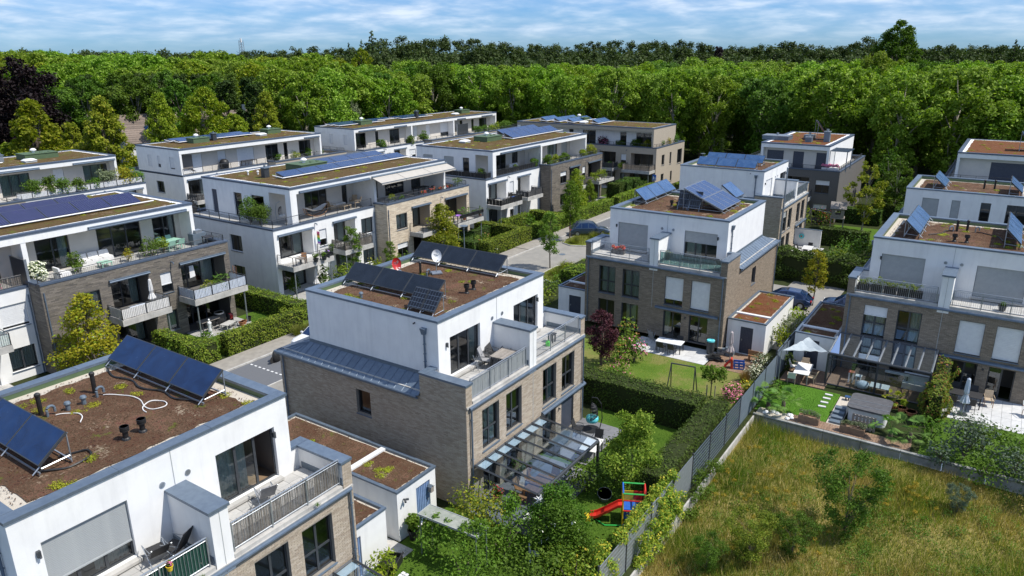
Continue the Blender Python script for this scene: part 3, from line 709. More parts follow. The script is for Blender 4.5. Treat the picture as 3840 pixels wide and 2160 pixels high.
# ------------------------------------------------------------------ semi-detached villas
def villa(name, label, X, Y, rz, dz=0., brick='brick_tan', wins=None, lod=0, pent=None, doors=None, rails=(None, None), group='semi-detached villas', lowhidden=False, awn=((6.5, 11.2),), seed=1, hide_low_left=False, roof='sedum_brown', side_win=True):
    t = thing(name, label, 'house', (X, Y, dz), rz, group)
    if lowhidden: t['lowhidden'] = 1
    Wd, D = 11.17, 12.9; m, tt, mb_ = .88, 2.25, 1.59; PX0, PX1, PY0, PY1 = m, Wd-m, tt, D-mb_; zt, zg, zm, zr = 5.55, 5.30, 5.93, 8.9
    wins = wins or {}
    F = Face('S', 0, Wd, 0, D); ops = []
    W4 = [(1.2, 2.6), (3.2, 4.6), (6.65, 8.05), (8.65, 10.05)]
    for k, (a, b) in enumerate(W4): ops.append((a, b, 2.6, 4.75, 'w', dict(depth=.2)))
    for k, (a, b) in enumerate(W4): ops.append((a, b, .05, 2.1, 'd', dict(depth=.2)))
    wall(t, F, 0, Wd, 0, zg, brick, ops)
    for k, o in enumerate(ops):
        c = wins.get(k, {})
        if k < 4: glazed(t, F, o[0], o[1], 2.6, 4.75, .17, 2, (3.55,), lod=lod, **c)
        else: glazed(t, F, o[0], o[1], .05, 2.1, .17, 2, (), lod=lod, sill=False, **c)
    # expansion joint
    j = MB(); F.box(j, 5.66, 5.69, .0, .018, 2.2, zg); j.build('expansion_joint', 'shutter_grey', t)
    for side in 'WE':
        f = Face(side, 0, Wd, 0, D); o = [(6.1, 7.1, 3.2, 4.55, 'w', dict(depth=.22))] if side_win else []
        vis = (side == 'W') or (rz != 0)
        if rz != 0: vis = side == 'E'
        wall(t, f, 0, D, 0, zg, brick, o, bricks=vis)
        if o: glazed(t, f, 6.1, 7.1, 3.2, 4.55, .19, 1, (), lod=lod, curtain=None)
    f = Face('N', 0, Wd, 0, D); wall(t, f, 0, Wd, 0, zg, brick, [], bricks=False)
    # front ledge of the roof terrace
    mb = MB(); F.box(mb, .02, Wd-.02, -.02, .06, zg+.004, zg+.10); F.box(mb, .5, 5.3, -.3, .02, zg+.104, zt-.01); F.box(mb, 6.0, Wd-.5, -.3, .02, zg+.104, zt-.01)
    mb.build('ledge', 'concrete', t)
    g = MB(); g.tube([(.15, -.10, zg-.03), (Wd-.15, -.10, zg-.03)], .055, 8); g.tube([(.15, -.10, zg+.02), (Wd-.15, -.10, zg+.02)], .065, 6); g.build('gutter', 'zinc', t)
    downpipe(t, .28, -.10, .1, 5.2, lod=lod); downpipe(t, Wd-.22, -.10, .1, 5.2, lod=lod)
    # terrace floor
    for (a, b) in ((.45, 5.3), (6.0, Wd-.45)): slabs(t, a, b, .32, tt-.02, zt+.03, .5, joined=lod > 1)
    fl = MB(); fl.box(.1, Wd-.1, .1, D-.1, zg-.1, zt-.05); fl.build('floor_deck', 'concrete', t)
    # corner parapets: brick outside, render inside, zinc coping
    zp = 6.5
    for s in (0, 1):
        x0, x1 = (0, .45) if s == 0 else (Wd-.45, Wd); fo = Face('S', x0, x1, 0, 2.75)
        wall(t, fo, x0, x1, zg+.1, zp, brick); fs = Face('W' if s == 0 else 'E', x0, x1, 0, 2.75); wall(t, fs, 0, 2.75, zg, zp, brick, bricks=(s == 0) == (rz == 0))
        fb = Face('N', x0, x1, 0, 2.75); wall(t, fb, x0, x1, zg, zp, brick, bricks=False)
        fi = Face('E' if s == 0 else 'W', x0, x1, 0, 2.75); wall(t, fi, .0, 2.75, zt, zp, 'white_render', name='parapet_lining')
        k = MB(); fi.box(k, .02, tt, .0, .025, zt+.03, zt+.28); k.build('base_flashing', 'vent_blue', t)
        xx0, xx1 = (x0-.04, x1+.06) if s == 0 else (x0-.06, x1+.04)
        coping(t, [(xx0, xx1, -.05, 2.35)], zp+.02, joint=3); 
        coping(t, [(xx0, m+.02, 2.36, 2.80)] if s == 0 else [(PX1-.02, xx1, 2.36, 2.80)], zp+.02, joint=3)
        fb2 = MB(); 
        if s == 0: fb2.box(.45, m, 2.4, 2.75, zg, zp-.1)
        else: fb2.box(PX1, Wd-.45, 2.4, 2.75, zg, zp-.1)
        fb2.build('parapet_return', 'white_render', t)
    # dividing wall between the two roof terraces
    dv = MB(); dv.box(5.34, 5.98, -.02, PY0, zg-.25, 7.43); dv.build('dividing_wall', 'white_render', t)
    coping(t, [(5.28, 6.04, -.08, PY0-.01)], 7.5, joint=4)
    k = MB(); k.box(5.655, 5.675, -.028, .0, zg-.2, 7.38); k.build('expansion_joint', 'shutter_grey', t)
    for x in (5.315, 5.985): k = MB(); k.box(x, x+.02, .05, PY0, zt+.03, zt+.28); k.build('base_flashing', 'vent_blue', t)
    # penthouse storey
    FP = Face('S', PX0, PX1, PY0, PY1); pent = pent or [dict(a=(1.75, 4.2)), dict(a=(7.25, 9.7))]
    po = [(p['a'][0], p['a'][1], zt+.2, 7.8, 'w', dict(depth=.2)) for p in pent]
    wall(t, FP, PX0, PX1, zt, zr-.06, 'white_render', po)
    for p in pent: glazed(t, FP, p['a'][0], p['a'][1], zt+.2, 7.8, .17, p.get('cols', 3), (), lod=lod, sill=False, **p.get('k', {}))
    for p in pent: st = MB(); st.box(p['a'][0]-.05, p['a'][1]+.05, PY0-.22, PY0+.1, zt+.09, zt+.19); st.build('door_step', 'concrete', t)
    for s_ in 'WE': wall(t, Face(s_, PX0, PX1, PY0, PY1), PY0, PY1, zt, zr-.06, 'white_render')
    bo = [(a, b, zt+.9, 7.8, 'w', dict(depth=.2)) for a, b in ((2, 3.2), (8, 9.2))]
    fb = Face('N', PX0, PX1, PY0, PY1); wall(t, fb, PX0, PX1, zt, zr-.06, 'white_render', bo)
    for o in bo: glazed(t, fb, o[0], o[1], o[2], o[3], .17, 1, (), lod=2)
    j = MB(); FP.box(j, 5.66, 5.68, 0, .012, 7.5, zr-.1); j.build('expansion_joint', 'shutter_grey', t)
    for x in (5.25, 6.15):
        v = MB(); v.tube([(x, PY0+.01, 7.72), (x, PY0-.03, 7.72)], .10, 14)
        for q in (-.04, 0, .04): v.box(x+q-.008, x+q+.008, PY0-.04, PY0-.03, 7.65, 7.79)
        v.build('vent_grille', 'galvanised', t)
    for x in (PX0+.6, PX1-.7):
        v = MB(); v.box(x-.05, x+.05, PY0-.10, PY0, 7.42, 7.62); v.tube([(x, PY0-.05, 7.45), (x+.02, PY0-.12, 7.40)], .035, 6); v.build('wall_lamp', 'dark_frame', t)
    f0 = [(PX0-.05, PX1+.05, PY0-.05, PY0+.40), (PX0-.05, PX1+.05, PY1-.40, PY1+.05), (PX0-.05, PX0+.40, PY0+.405, PY1-.405), (PX1-.40, PX1+.05, PY0+.405, PY1-.405)]
    coping(t, f0, zr, joint=2.6)
    lin = MB()
    for (a, b, c, d) in ring(PX0+.36, PX1-.36, PY0+.36, PY1-.36, .03): lin.box(a, b, c, d, zr-.36, zr-.105)
    lin.build('roof_upstand', 'vent_green', t)
    green_roof(t, PX0+.38, PX1-.38, PY0+.38, PY1-.38, zr-.27, roof, 20, .62, seed, dens=45 if lod < 2 else 12)
    # lean-to zinc roofs round three sides
    for side in ('W', 'E', 'N'):
        L0, L1 = (2.8, D+.12) if side != 'N' else (-.12, Wd+.12)
        n = int((L1-L0)/.5); q = (L1-L0)/n
        for k in range(n):
            a, b = L0+k*q, L0+(k+1)*q
            if side == 'W': lo = lambda y: (-.12, y, zg+.02); hi = lambda y: (m, min(y, PY1+ (y-PY1)*0 if y < PY1 else PY1), zm)
            if side == 'E': lo = lambda y: (Wd+.12, y, zg+.02); hi = lambda y: (PX1, min(y, PY1), zm)
            if side == 'N': lo = lambda x: (x, D+.12, zg+.02); hi = lambda x: (min(max(x, PX0), PX1), PY1, zm)
            p0, p1, p2, p3 = lo(a), lo(b), hi(b), hi(a)
            if (Vector(p2)-Vector(p3)).length < .02: p2 = p3 = hi(a)
            pn = MB(); up = Vector((0, 0, .012))
            if p2 == p3: pn.poly([p0, p1, p2] if side != 'E' else [p1, p0, p2])
            else: pn.poly([p0, p1, p2, p3] if side != 'W' else [p1, p0, p3, p2])
            pn.tube([Vector(p0)+up, Vector(p3)+up], .018, 4)
            pn.build('roof_sheet', 'zinc', t)
    gt = MB(); zz = zg+.0
    gt.tube([(-.18, 2.85, zz), (-.18, D+.18, zz), (Wd+.18, D+.18, zz), (Wd+.18, 2.85, zz)], .065, 6); gt.build('gutter', 'zinc', t)
    gt = MB()
    for x in (-.16, Wd+.13): gt.box(x-.03, x+.06, 2.8, D+.15, zz-.12, zz-.05)
    gt.build('fascia', 'zinc', t)
    for xa in (m-.03, PX1+.005): fl = MB(); fl.box(xa, xa+.025, 2.8, PY1+.03, zm-.02, zm+.16); fl.build('wall_flashing', 'vent_blue', t)
    downpipe(t, -.1, D-.35, .1, zg, lod=lod); downpipe(t, Wd+.1, D-.35, .1, zg, lod=lod)
    for x in (PX0-.07, PX1+.07): downpipe(t, x, 3.05, 6.1, 8.1, hopper=True, lod=lod)
    o = MB(); o.tube([(PX0, 3.65, 8.55), (PX0-.13, 3.65, 8.53)], .035, 8); o.build('overflow_pipe', 'dark_frame', t)
    for k, (a, b) in enumerate(((.5, 5.2), (6.1, Wd-.5))):
        r = rails[k]; railing(t, [(a, .12), (b, .12)], zt+.02, 6.62, screen=r, lod=lod)
        if lod < 2: pass
    for (a, b) in awn:
        w = MB(); w.tube([(a, -.12, 2.28), (b, -.12, 2.28)], .085, 8); w.box(a, b, -.12, 0, 2.32, 2.40); w.build('awning_cassette', 'zinc', t)
    if lod < 2:
        for x in (8.35,): w = MB(); w.tube([(x, 0, 1.85), (x, -.12, 1.82)], .05, 8); w.build('wall_lamp', 'dark_frame', t)
    return t
def local(t, x, y, z=0.):
    M = Matrix.Translation(t.location) @ Matrix.Rotation(t.rotation_euler.z, 4, 'Z'); return M @ Vector((x, y, z))
def collectors(label, loc, rz, n, w=2.13, L=1.18, tilt=37, mat_='collector', group='solar collectors on the villa roofs', lift=.28, gap=.03, name='solar_collector', rows=1, frame='galvanised', legs=True):
    """bank of collectors: x runs along the bank, panels rise towards +y"""
    t = thing(name, label, 'solar panels', loc, rz, group); c, s = math.cos(R(tilt)), math.sin(R(tilt)); rgd = random.Random(int(loc[0]*7+loc[1]))
    for k in range(n):
        for r in range(rows):
            l0, l1 = r*(L+gap), r*(L+gap)+L; x0, x1 = k*(w+gap), k*(w+gap)+w
            def P(x, l, e): return (x, l*c-e*s, lift+l*s+e*c)
            m = MB(); m.hexa([P(x0, l0, 0), P(x1, l0, 0), P(x1, l1, 0), P(x0, l1, 0), P(x0, l0, .075), P(x1, l0, .075), P(x1, l1, .075), P(x0, l1, .075)])
            o = m.build('panel', 'dark_frame' if mat_ != 'pv_blue' else 'galvanised', t)
            g = MB(); e = .03; g.poly([P(x0+e, l0+e, .0765), P(x1-e, l0+e, .0765), P(x1-e, l1-e, .0765), P(x0+e, l1-e, .0765)]); g.build('panel_glass', mat_, o)
    LL = rows*(L+gap); tot = n*(w+gap)
    ra = MB()
    ra.box(0, tot, -.06, -.02, lift-.22, lift-.17); ra.box(0, tot, LL*c*.9, LL*c*.9+.04, lift-.22, lift-.17); ra.build('rail', frame, t)
    for k in range(n+1):
        x = min(max(k*(w+gap), .08), tot-.08); lg = MB()
        lg.tube([(x, -.22, lift-.20), (x, LL*c, lift+LL*s-.03)], .025, 4); lg.tube([(x, LL*c-.05, -.02), (x, LL*c-.05, lift+LL*s-.05)], .025, 5)
        lg.tube([(x, .05, lift-.1), (x, LL*c-.05, lift-.05)], .02, 4); lg.tube([(x, -.04, -.02), (x, -.04, lift-.18)], .02, 4); lg.build('support', frame, t)
    return t
def cowl(loc, label, m='rubber_black', h=.42, r=.075, cap=.13, group=None, kind=0, rz=0):
    t = thing('roof_vent', label, 'vent', loc, rz, group); a = MB()
    if kind == 0:
        a.lathe((0, 0, 0), [(r*1.7, 0), (r*1.4, .06), (r, .09), (r, h*.6)], 12); a.build('pipe', m, t, smooth=False)
        b = MB(); b.lathe((0, 0, 0), [(r, h*.6), (cap, h*.66), (cap, h*.76), (cap*.8, h*.77), (cap*.8, h*.80), (cap, h*.81), (cap, h), (cap*.9, h), (cap*.85, h-.03), (0, h-.03)], 14); b.build('cowl', m, t)
    elif kind == 1:   # gooseneck
        pts = [(0, 0, 0), (0, 0, .25)]+[(.13-.13*math.cos(q), 0, .25+.13*math.sin(q)) for q in [math.pi*k/6 for k in range(1, 7)]]+[(.26, 0, .12)]
        a.tube(pts, .05, 8); a.build('bend', m, t)
    elif kind == 2:   # tall plain pipe
        a.tube([(0, 0, 0), (0, 0, h)], r, 10); a.build('pipe', m, t); b = MB(); b.lathe((0, 0, h), [(r*1.25, 0), (r*1.25, .08), (r*.7, .12)], 10); b.build('cap', m, t)
    elif kind == 3:   # mushroom
        a.tube([(0, 0, 0), (0, 0, h)], r, 10); a.build('pipe', m, t); b = MB(); b.lathe((0, 0, h-.03), [(cap, 0), (cap, .03), (cap*.75, .09), (0, .12)], 12); b.build('cap', m, t)
    return t
def garage(label, x0, x1, y0, y1, z=2.55, door=None, rz=0., dz=0., side='S', roof='sedum_brown', doormat='navy_door', cross=None, seed=3, loc=None, group='flat-roofed garages'):
    """door: (a0, a1, height) on the given side"""
    cx, cy = x0, y0; t = thing('garage', label, 'garage', (cx, cy, dz), 0, group); X, Y = x1-x0, y1-y0
    for s_ in 'SWNE':
        f = Face(s_, 0, X, 0, Y); a, b = f.rng(); ops = []
        if s_ == side and door: ops = [(door[0], door[1], 0.02, door[2], 'd', dict(depth=.12))]
        wall(t, f, a, b, -.3, z-.05, 'white_render', ops)
        if ops:
            dm = MB(); f.box(dm, door[0], door[1], -.12, -.08, .02, door[2]); d = dm.build('door', doormat, t); n = max(5, int((door[1]-door[0])/.11)); q = (door[1]-door[0])/n
            rb = MB()
            for k in range(n): f.box(rb, door[0]+k*q+.025, door[0]+(k+1)*q-.01, -.08, -.06, .06, door[2]-.04)
            rb.build('ribbing', 'rib_blue' if doormat == 'blue_door' else doormat, d)
            h = MB(); f.box(h, door[1]-.16, door[1]-.12, -.06, .0, 1.0, 1.12); h.build('handle', 'galvanised', d)
    coping(t, ring(-.04, X+.04, -.04, Y+.04, .16), z, h=.03, joint=3.5)
    green_roof(t, .1, X-.1, .1, Y-.1, z-.09, roof, 7, .16, seed, dens=45)
    if cross: 
        c = MB()
        for yy in cross: c.box(*(.12, X-.12, yy, yy+.28) if side == 'S' else (yy, yy+.28, .12, Y-.12), z-.12, z+.0)
        c.build('roof_divider', 'shutter_white', t)
    return t
# ================================================================== ground and roads
def sheet(name, pts, z, m, **k):
    mb = MB(); mb.poly([(x, y, z) for x, y in pts]); o = mb.build(name, m); o['kind'] = 'structure'; return o
def rect(x0, x1, y0, y1): return [(x0, y0), (x1, y0), (x1, y1), (x0, y1)]
# one ground sheet to the horizon, with the sunken meadow as part of it
def ground_sheet():
    mb = MB(); mx0, mx1, my0, my1 = 6.0, 41.0, -60.0, 10.35; B = 5000; z0, zm = -.02, -.62
    xs = [-B, mx0, mx1, B]; ys = [-B, my0, my1, B]
    for i in range(3):
        for j in range(3):
            if i == 1 and j == 1: continue
            mb.poly([(xs[i], ys[j], z0), (xs[i+1], ys[j], z0), (xs[i+1], ys[j+1], z0), (xs[i], ys[j+1], z0)])
    o = mb.build('ground', 'ground_dark'); o['kind'] = 'structure'
    m2 = MB(); nx, ny = 36, 70
    def zf(x, y): return zm+.10*math.sin(x*.5+y*.21)+.08*math.sin(y*.7-x*.3)
    for i in range(nx):
        for j in range(ny):
            q = []
            for (a, b) in ((i, j), (i+1, j), (i+1, j+1), (i, j+1)): x = mx0+(mx1-mx0)*a/nx; y = my0+(my1-my0)*b/ny; q.append((x, y, zf(x, y)))
            m2.poly(q)
    m2.hexa([(mx0, my0, zm-.5), (mx0+.01, my0, zm-.5), (mx0+.01, my1, zm-.5), (mx0, my1, zm-.5), (mx0, my0, z0), (mx0+.01, my0, z0), (mx0+.01, my1, z0), (mx0, my1, z0)])
    o = m2.build('meadow_ground', 'meadow_soil', smooth=True); o['kind'] = 'structure'
ground_sheet()
def meadow_z(x, y): return -.62+.10*np.sin(x*.5+y*.21)+.08*np.sin(y*.7-x*.3)
sheet('street', rect(-20, 112, 35.0, 42.3), .0, 'road_block')
sheet('asphalt_street', rect(20, 34.5, 38.2, 42.3), .006, 'asphalt')
sheet('parking_asphalt', rect(78, 112, 38.4, 42.3), .006, 'asphalt')
def pavement():
    mb = MB(); mb.box(-20, 60, 42.42, 44.3, -.1, .10); mb.box(66, 112, 42.42, 44.3, -.1, .10); mb.box(60, 66, 42.42, 44.3, -.1, .05)
    o = mb.build('pavement', 'pavement'); struct(o)
    k = MB(); 
    for i in range(130):
        x = -18+i*1.0; k.box(x+.006, x+.994, 42.3, 42.42, -.1, .115)
    for i in range(14): x = 20+i*1.03; k.box(x, x+1.02, 38.08, 38.2, -.1, .02)
    struct(k.build('kerb', 'concrete'))
pavement()
mk = MB()
for x in (29.2, ): 
    for i in range(9): y = 38.35+i*.44; mk.box(x-.06, x+.06, y, y+.22, .008, .014)
for x in (80.5, 86): 
    for i in range(9): y = 38.5+i*.42; mk.box(x-.06, x+.06, y, y+.2, .008, .014)
struct(mk.build('parking_marking', 'paint_white'))
sheet('side_street', [(59, 15.5), (71, 15.2), (71.5, 10.6), (52, 10.9), (52, 13), (59, 13)], .002, 'road_block')
sheet('side_street', [(62.5, 15.2), (68.0, 15.2), (68.0, 35.2), (62.5, 35.2)], .003, 'road_block')
for k, (x, y) in enumerate(((31.5, 39.2), (66.5, 38.5), (67.5, 41.0), (58.5, 38.6))):
    b = MB(); b.lathe((x, y, .006), [(.34, 0), (.34, .012), (.30, .014), (0, .014)], 18); tag(b.build('manhole_cover', 'vent_blue', origin=(x, y, 0)), ['iron manhole cover beside the dashed parking line', 'manhole cover nearest the planted island', 'manhole cover close to the street hedge', 'manhole cover behind the central villa'][k], 'manhole cover')
# planted island with kerb
isl = thing('planted_island', 'kerbed planting island with grasses and two young trees beside the street', 'planting bed', (73, 40.2, 0))
pt = [(-2.9, -.6), (-2.2, -2.2), (1.8, -2.6), (4.6, -2.4), (5.0, -.2), (3.0, .9), (-.5, 1.2), (-2.4, .6)]
m_ = MB(); m_.poly([(x, y, .10) for x, y in pt]); m_.build('soil', 'verge_grass', isl)
m_ = MB(); m_.tube([(x, y, .06) for x, y in pt+pt[:1]], .07, 5); m_.build('kerb_stones', 'concrete', isl)
isl2 = thing('planted_island', 'grassy bed with a young tree at the street bend behind the brown villa', 'planting bed', (60.5, 35.6, 0))
m_ = MB(); pt2 = [(-3.5, -1.6), (3.5, -2.4), (4.2, -.6), (1.5, 1.0), (-2.5, .8)]; m_.poly([(x, y, .10) for x, y in pt2]); m_.build('soil', 'verge_grass', isl2)
m_ = MB(); m_.tube([(x, y, .06) for x, y in pt2+pt2[:1]], .07, 5); m_.build('kerb_stones', 'concrete', isl2)
# lawns and gardens
def garden(nm, pts, m, z=.004): return sheet(nm, pts, z, m)
garden('lawn', rect(27.5, 36.7, 11.4, 18.6), 'lawn_green', .01)
garden('lawn', rect(17.5, 27.5, 10.6, 19.8), 'lawn_green', .008)
garden('lawn', rect(37.6, 46.4, 11.0, 24.8), 'lawn_dry', .01)
garden('lawn', rect(41.8, 46.7, 6.55, 10.5), 'lawn_lush', .012)
garden('lawn', rect(41.3, 47.0, -12, 1.6), 'lawn_green', .01)
garden('lawn', rect(28.5, 39.8, 45.0, 51.2), 'lawn_green', .01)
garden('lawn', rect(60, 71, 45.0, 51.5), 'lawn_green', .01); garden('lawn', rect(86, 100, 45, 50.5), 'lawn_green', .01)
garden('lawn', rect(71.5, 76, 8.0, 30), 'lawn_green', .01); garden('lawn', rect(86, 97, 8, 17), 'lawn_green', .01)
garden('lawn', rect(99, 140, -2, 2.5), 'lawn_lush', .012); garden('lawn', rect(41.3, 140, -70, -12.2), 'lawn_green', .005)

# ================================================================== apartments
def apartment(name, label, X, Y, rz, parts, brick, pent, D=14.5, lod=1, group='flat-roofed apartment houses', wins=None, pwins=(), pside=(), pv=None, mids=(), seed=1, fins=None, zroof=9.5, awnings=True, roofm='sedum_olive', loggias=True, boxes=(), wallc='cream_render', screens=None, slabm='white_render', eside=()):
    """parts: list of (kind, x0, x1, outer) with kind 'white' | 'brick', outer 'L' | 'R' = the end away from the neighbour"""
    t = thing(name, label, 'apartment house', (X, Y, 0), rz, group); sc_ = screens or ['cloth_dark', None, 'reed']
    x_lo = min(p[1] for p in parts); x_hi = max(p[2] for p in parts); n = 0
    for pi, (kind, x0, x1, outer) in enumerate(parts):
        wh = kind == 'white'; yf = 1.65 if wh else 0.; ztop = 6.26 if wh else 6.56; mt = 'white_render' if wh else (kind if kind in BR else brick)
        f = Face('S', x0, x1, yf, D); w = x1-x0
        def q(a, b): return (x0+a, x0+b) if outer == 'L' else (x1-b, x1-a)
        ops = []; spec = []
        for fl in (0, 1):
            zb = 3.02*fl+.04
            for (a, b, typ) in ((.5, 4.3, 'log'), (5.1, 6.0, 'win'), (6.9, 9.7, 'log'), (10.5, 12.15, 'win')):
                if b > w-.3: continue
                a_, b_ = q(a, b)
                if typ == 'log': ops.append((a_, b_, zb, zb+2.42, 'l', dict(depth=1.5))); spec.append(('log', a_, b_, zb, fl))
                else: ops.append((a_, b_, zb+.6, zb+2.18, 'w', dict(depth=.2))); spec.append(('win', a_, b_, zb+.6, fl))
        wall(t, f, x0, x1, 0, ztop-.05, mt, ops, bricks=lod < 2)
        for s_ in 'WE':
            # step between the two parts shows as a short return wall
            fs = Face(s_, x0, x1, yf, D); endw = (s_ == 'W' and x0 == x_lo) or (s_ == 'E' and x1 == x_hi)
            so = []
            if endw and s_ == 'W':
                so = [(6.2, 7.9, 3.6, 5.1, 'w', dict(depth=.18)), (6.2, 7.9, .7, 2.2, 'w', dict(depth=.18))]
            if endw and s_ == 'E': so = [(p, q_, u, v, 'w', dict(depth=.18)) for p, q_, u, v in eside]
            wall(t, fs, yf, D if endw else yf+1.75, 0, ztop-.05, mt, so, bricks=lod < 2 and (s_ == 'W' or rz != 0))
            for o in so: glazed(t, fs, o[0], o[1], o[2], o[3], .17, 2 if o[1]-o[0] > 1.2 else 1, (), lod=max(lod, 1), curtain=('curtain_white', ((.05, .5),)) if o[1]-o[0] > 1.2 else None)
        fn = Face('N', x0, x1, yf, D); wall(t, fn, x0, x1, 0, ztop-.05, mt, bricks=False)
        for (typ, a, b, z, fl) in spec:
            k = dict((wins or {}).get((pi, fl, typ, round(min(a-x0, x1-b), 0)), {})); rr = random.Random(seed*31+pi*7+fl*3+int(a*5)); 
            if typ == 'win':
                if rr.random() < .45 and not k: k = dict(shut=rr.choice([.35, .6, .9, .5]), shutmat='shutter_white')
                elif rr.random() < .6: k = dict(curtain=('curtain_white', ((.04, .96),)))
                glazed(t, f, a, b, z, z+1.58, .17, 2 if b-a > 1.2 else 1, (), lod=lod, **k)
            else:
                g = Face('S', x0, x1, yf, D)
                if lod < 2 or rr.random() < .7: k = dict(curtain=(rr.choice(['curtain', 'curtain_white']), rr.choice([((.02, .25),), ((.7, .97),), ((.0, .2), (.75, .97))])))
                elif rr.random() < .5: k = dict(shut=rr.choice([.3, .95]), shutmat='shutter_white')
                glazed(t, g, a+.02, b-.02, z+.02, z+2.38, 1.46, 3 if b-a > 3 else 2, (), lod=lod, sill=False, **k)
                if fl == 1:
                    wide = b-a > 3; pr = 2.1 if wide else 1.8; e0, e1 = (.4, .5) if outer == 'L' else (.5, .4)
                    ba, bb = a-e0, b+e1; yb = yf-pr; mb = MB()
                    mb.box(ba, bb, yb, yf-.004, 2.72, 2.93); mb.box(ba, bb, yb, yb+.12, 2.934, 3.16); mb.box(ba, ba+.12, yb+.124, yf-.004, 2.934, 3.16); mb.box(bb-.12, bb, yb+.124, yf-.004, 2.934, 3.16)
                    mb.build('balcony_slab', 'concrete', t)
                    s = sc_[n % len(sc_)]; n += 1
                    railing(t, [(ba+.06, yf-.02), (ba+.06, yb+.06), (bb-.06, yb+.06), (bb-.06, yf-.02)], 3.14, 4.0, .12, 'dark_frame', s, lod, 'balcony_railing', False)
                    p = MB()
                    for xx in ((ba+.25, bb-.25) if wide else ((bb-.25 if outer == 'R' else ba+.25),)): p.tube([(xx, yb+.2, 0), (xx, yb+.2, 2.72)], .055, 8)
                    p.build('balcony_post', 'galvanised', t)
                    if awnings: w_ = MB(); w_.tube([(a-.1, yf-.13, 5.58), (b+.1, yf-.13, 5.58)], .09, 6); w_.box(a-.1, b+.1, yf-.2, yf, 5.6, 5.70); w_.build('awning_cassette', 'zinc', t)
                else:
                    slabs(t, a-.3, b+.4, yf-2.3, yf, .03, .6, joined=True)
        # terrace edge
        cw = .42
        segs = [(x0 if x0 != x_lo else x0-.05, x1 if x1 != x_hi else x1+.05, yf-.05, yf+cw)]
        if x0 == x_lo: segs.append((x0-.05, x0+cw, yf+cw+.004, D+.02))
        if x1 == x_hi: segs.append((x1-cw, x1+.05, yf+cw+.004, D+.02))
        segs.append((x0+cw+.004, x1-cw-.004, D-cw, D+.05))
        if not wh and x0 != x_lo: segs.append((x0-.04, x0+cw, yf+cw+.004, yf+1.8))
        if not wh and x1 != x_hi: segs.append((x1-cw, x1+.04, yf+cw+.004, yf+1.8))
        coping(t, segs, ztop, h=.07, joint=3.2, matr='zinc_dark')
        fl_ = MB(); fl_.box(x0+.1, x1-.1, yf+.1, D-.1, 5.7, 6.02); fl_.build('terrace_deck', 'concrete', t)
        slabs(t, x0+.45, x1-.45, yf+.46, min(yf+4.2, D-.5), 6.08, .6, joined=True)
        zr0 = ztop-.02; pts = [(x0+.2 if x0 == x_lo else x0+.05, yf+.25), (x1-.2, yf+.25)]
        if x0 == x_lo: pts = [(x0+.2, D-1.5)]+pts
        if x1 == x_hi: pts = pts+[(x1-.2, D-1.5)]
        scr = None if not isinstance(pent.get('screen'), dict) else pent['screen'].get(pi)
        railing(t, pts, zr0, zr0+(.75 if wh else .48), .13, 'dark_frame', scr, lod, 'terrace_railing', False)
        b = MB(); xx = q(4.7, 5.0); b.tube([(xx[0], yf, 5.95), (xx[0], yf-.28, 5.93), (xx[0], yf-.28, 5.8)], .05, 6); b.build('rain_spout', 'zinc', t)
        if abs((x0 if outer == 'R' else x1)-(x_lo if outer == 'R' else x_hi)) > 1: downpipe(t, x0+.15 if outer == 'R' else x1-.15, yf-.06, 0, ztop-.6, m='zinc')
    # roof storey: flat slab on walls set back from the front
    px0, px1, py0, py1 = pent['rect']; rec = pent.get('recess', 2.9); zc = 8.86
    sl = MB(); sl.box(px0, px1, py0, py1, zc, zroof-.05); sl.build('roof_slab', slabm, t)
    coping(t, ring(px0-.05, px1+.05, py0-.05, py1+.05, .42), zroof, h=.09, joint=3, matr='zinc_dark')
    green_roof(t, px0+.38, px1-.38, py0+.38, py1-.38, zroof-.1+.06, roofm, 22, .4, seed, dens=16 if lod > 1 else 30)
    yw = py0+rec; fw_ = Face('S', px0, px1, yw, py1)
    po = [(a, b, 6.1, 8.5, 'w', dict(depth=.15)) for a, b, *_ in pwins]
    wall(t, fw_, px0+.02, px1-.02, 6.02, zc, wallc, po)
    for (a, b, *o) in pwins: glazed(t, fw_, a, b, 6.1, 8.5, .12, 3 if b-a > 2.6 else (2 if b-a > 1.2 else 1), (), lod=lod, sill=False, **(o[0] if o else {}))
    for s_ in 'WE':
        fs = Face(s_, px0, px1, py0, py1); o = [(a, b, 6.1 if (not r or not r[0].get('win')) else 6.9, 8.4, 'w', dict(depth=.18)) for a, b, *r in pside] if s_ == ('W') else []
        full = pent.get('endwall', {}).get(s_, False)
        wall(t, fs, py0 if full else yw, py1, 6.02, zc, 'white_render' if s_ == 'W' else slabm, o)
        for (a, b, *r) in (pside if s_ == 'W' else ()): glazed(t, fs, a, b, 6.1 if (not r or not r[0].get('win')) else 6.9, 8.4, .15, 1, (), lod=lod, sill=False, **{k: v for k, v in (r[0] if r else {}).items() if k != 'win'})
        if full:
            c = MB(); a, b = (px0+.01, px0+.3) if s_ == 'W' else (px1-.3, px1-.01); c.box(a, b, py0+.01, yw, 6.02, zc); c.build('end_wall', slabm, t)
        else:
            c = MB(); a, b = (px0, px0+.7) if s_ == 'W' else (px1-.7, px1); c.box(a, b, py0, py0+.7, 6.02, zc); c.build('column', 'white_render', t)
    wall(t, Face('N', px0, px1, py0, py1), px0, px1, 6.02, zc, 'white_render')
    for x in mids: c = MB(); c.box(x-.16, x+.16, py0+.02, yw-.002, 6.02, zc-.002); c.build('dividing_wall', 'white_render', t)
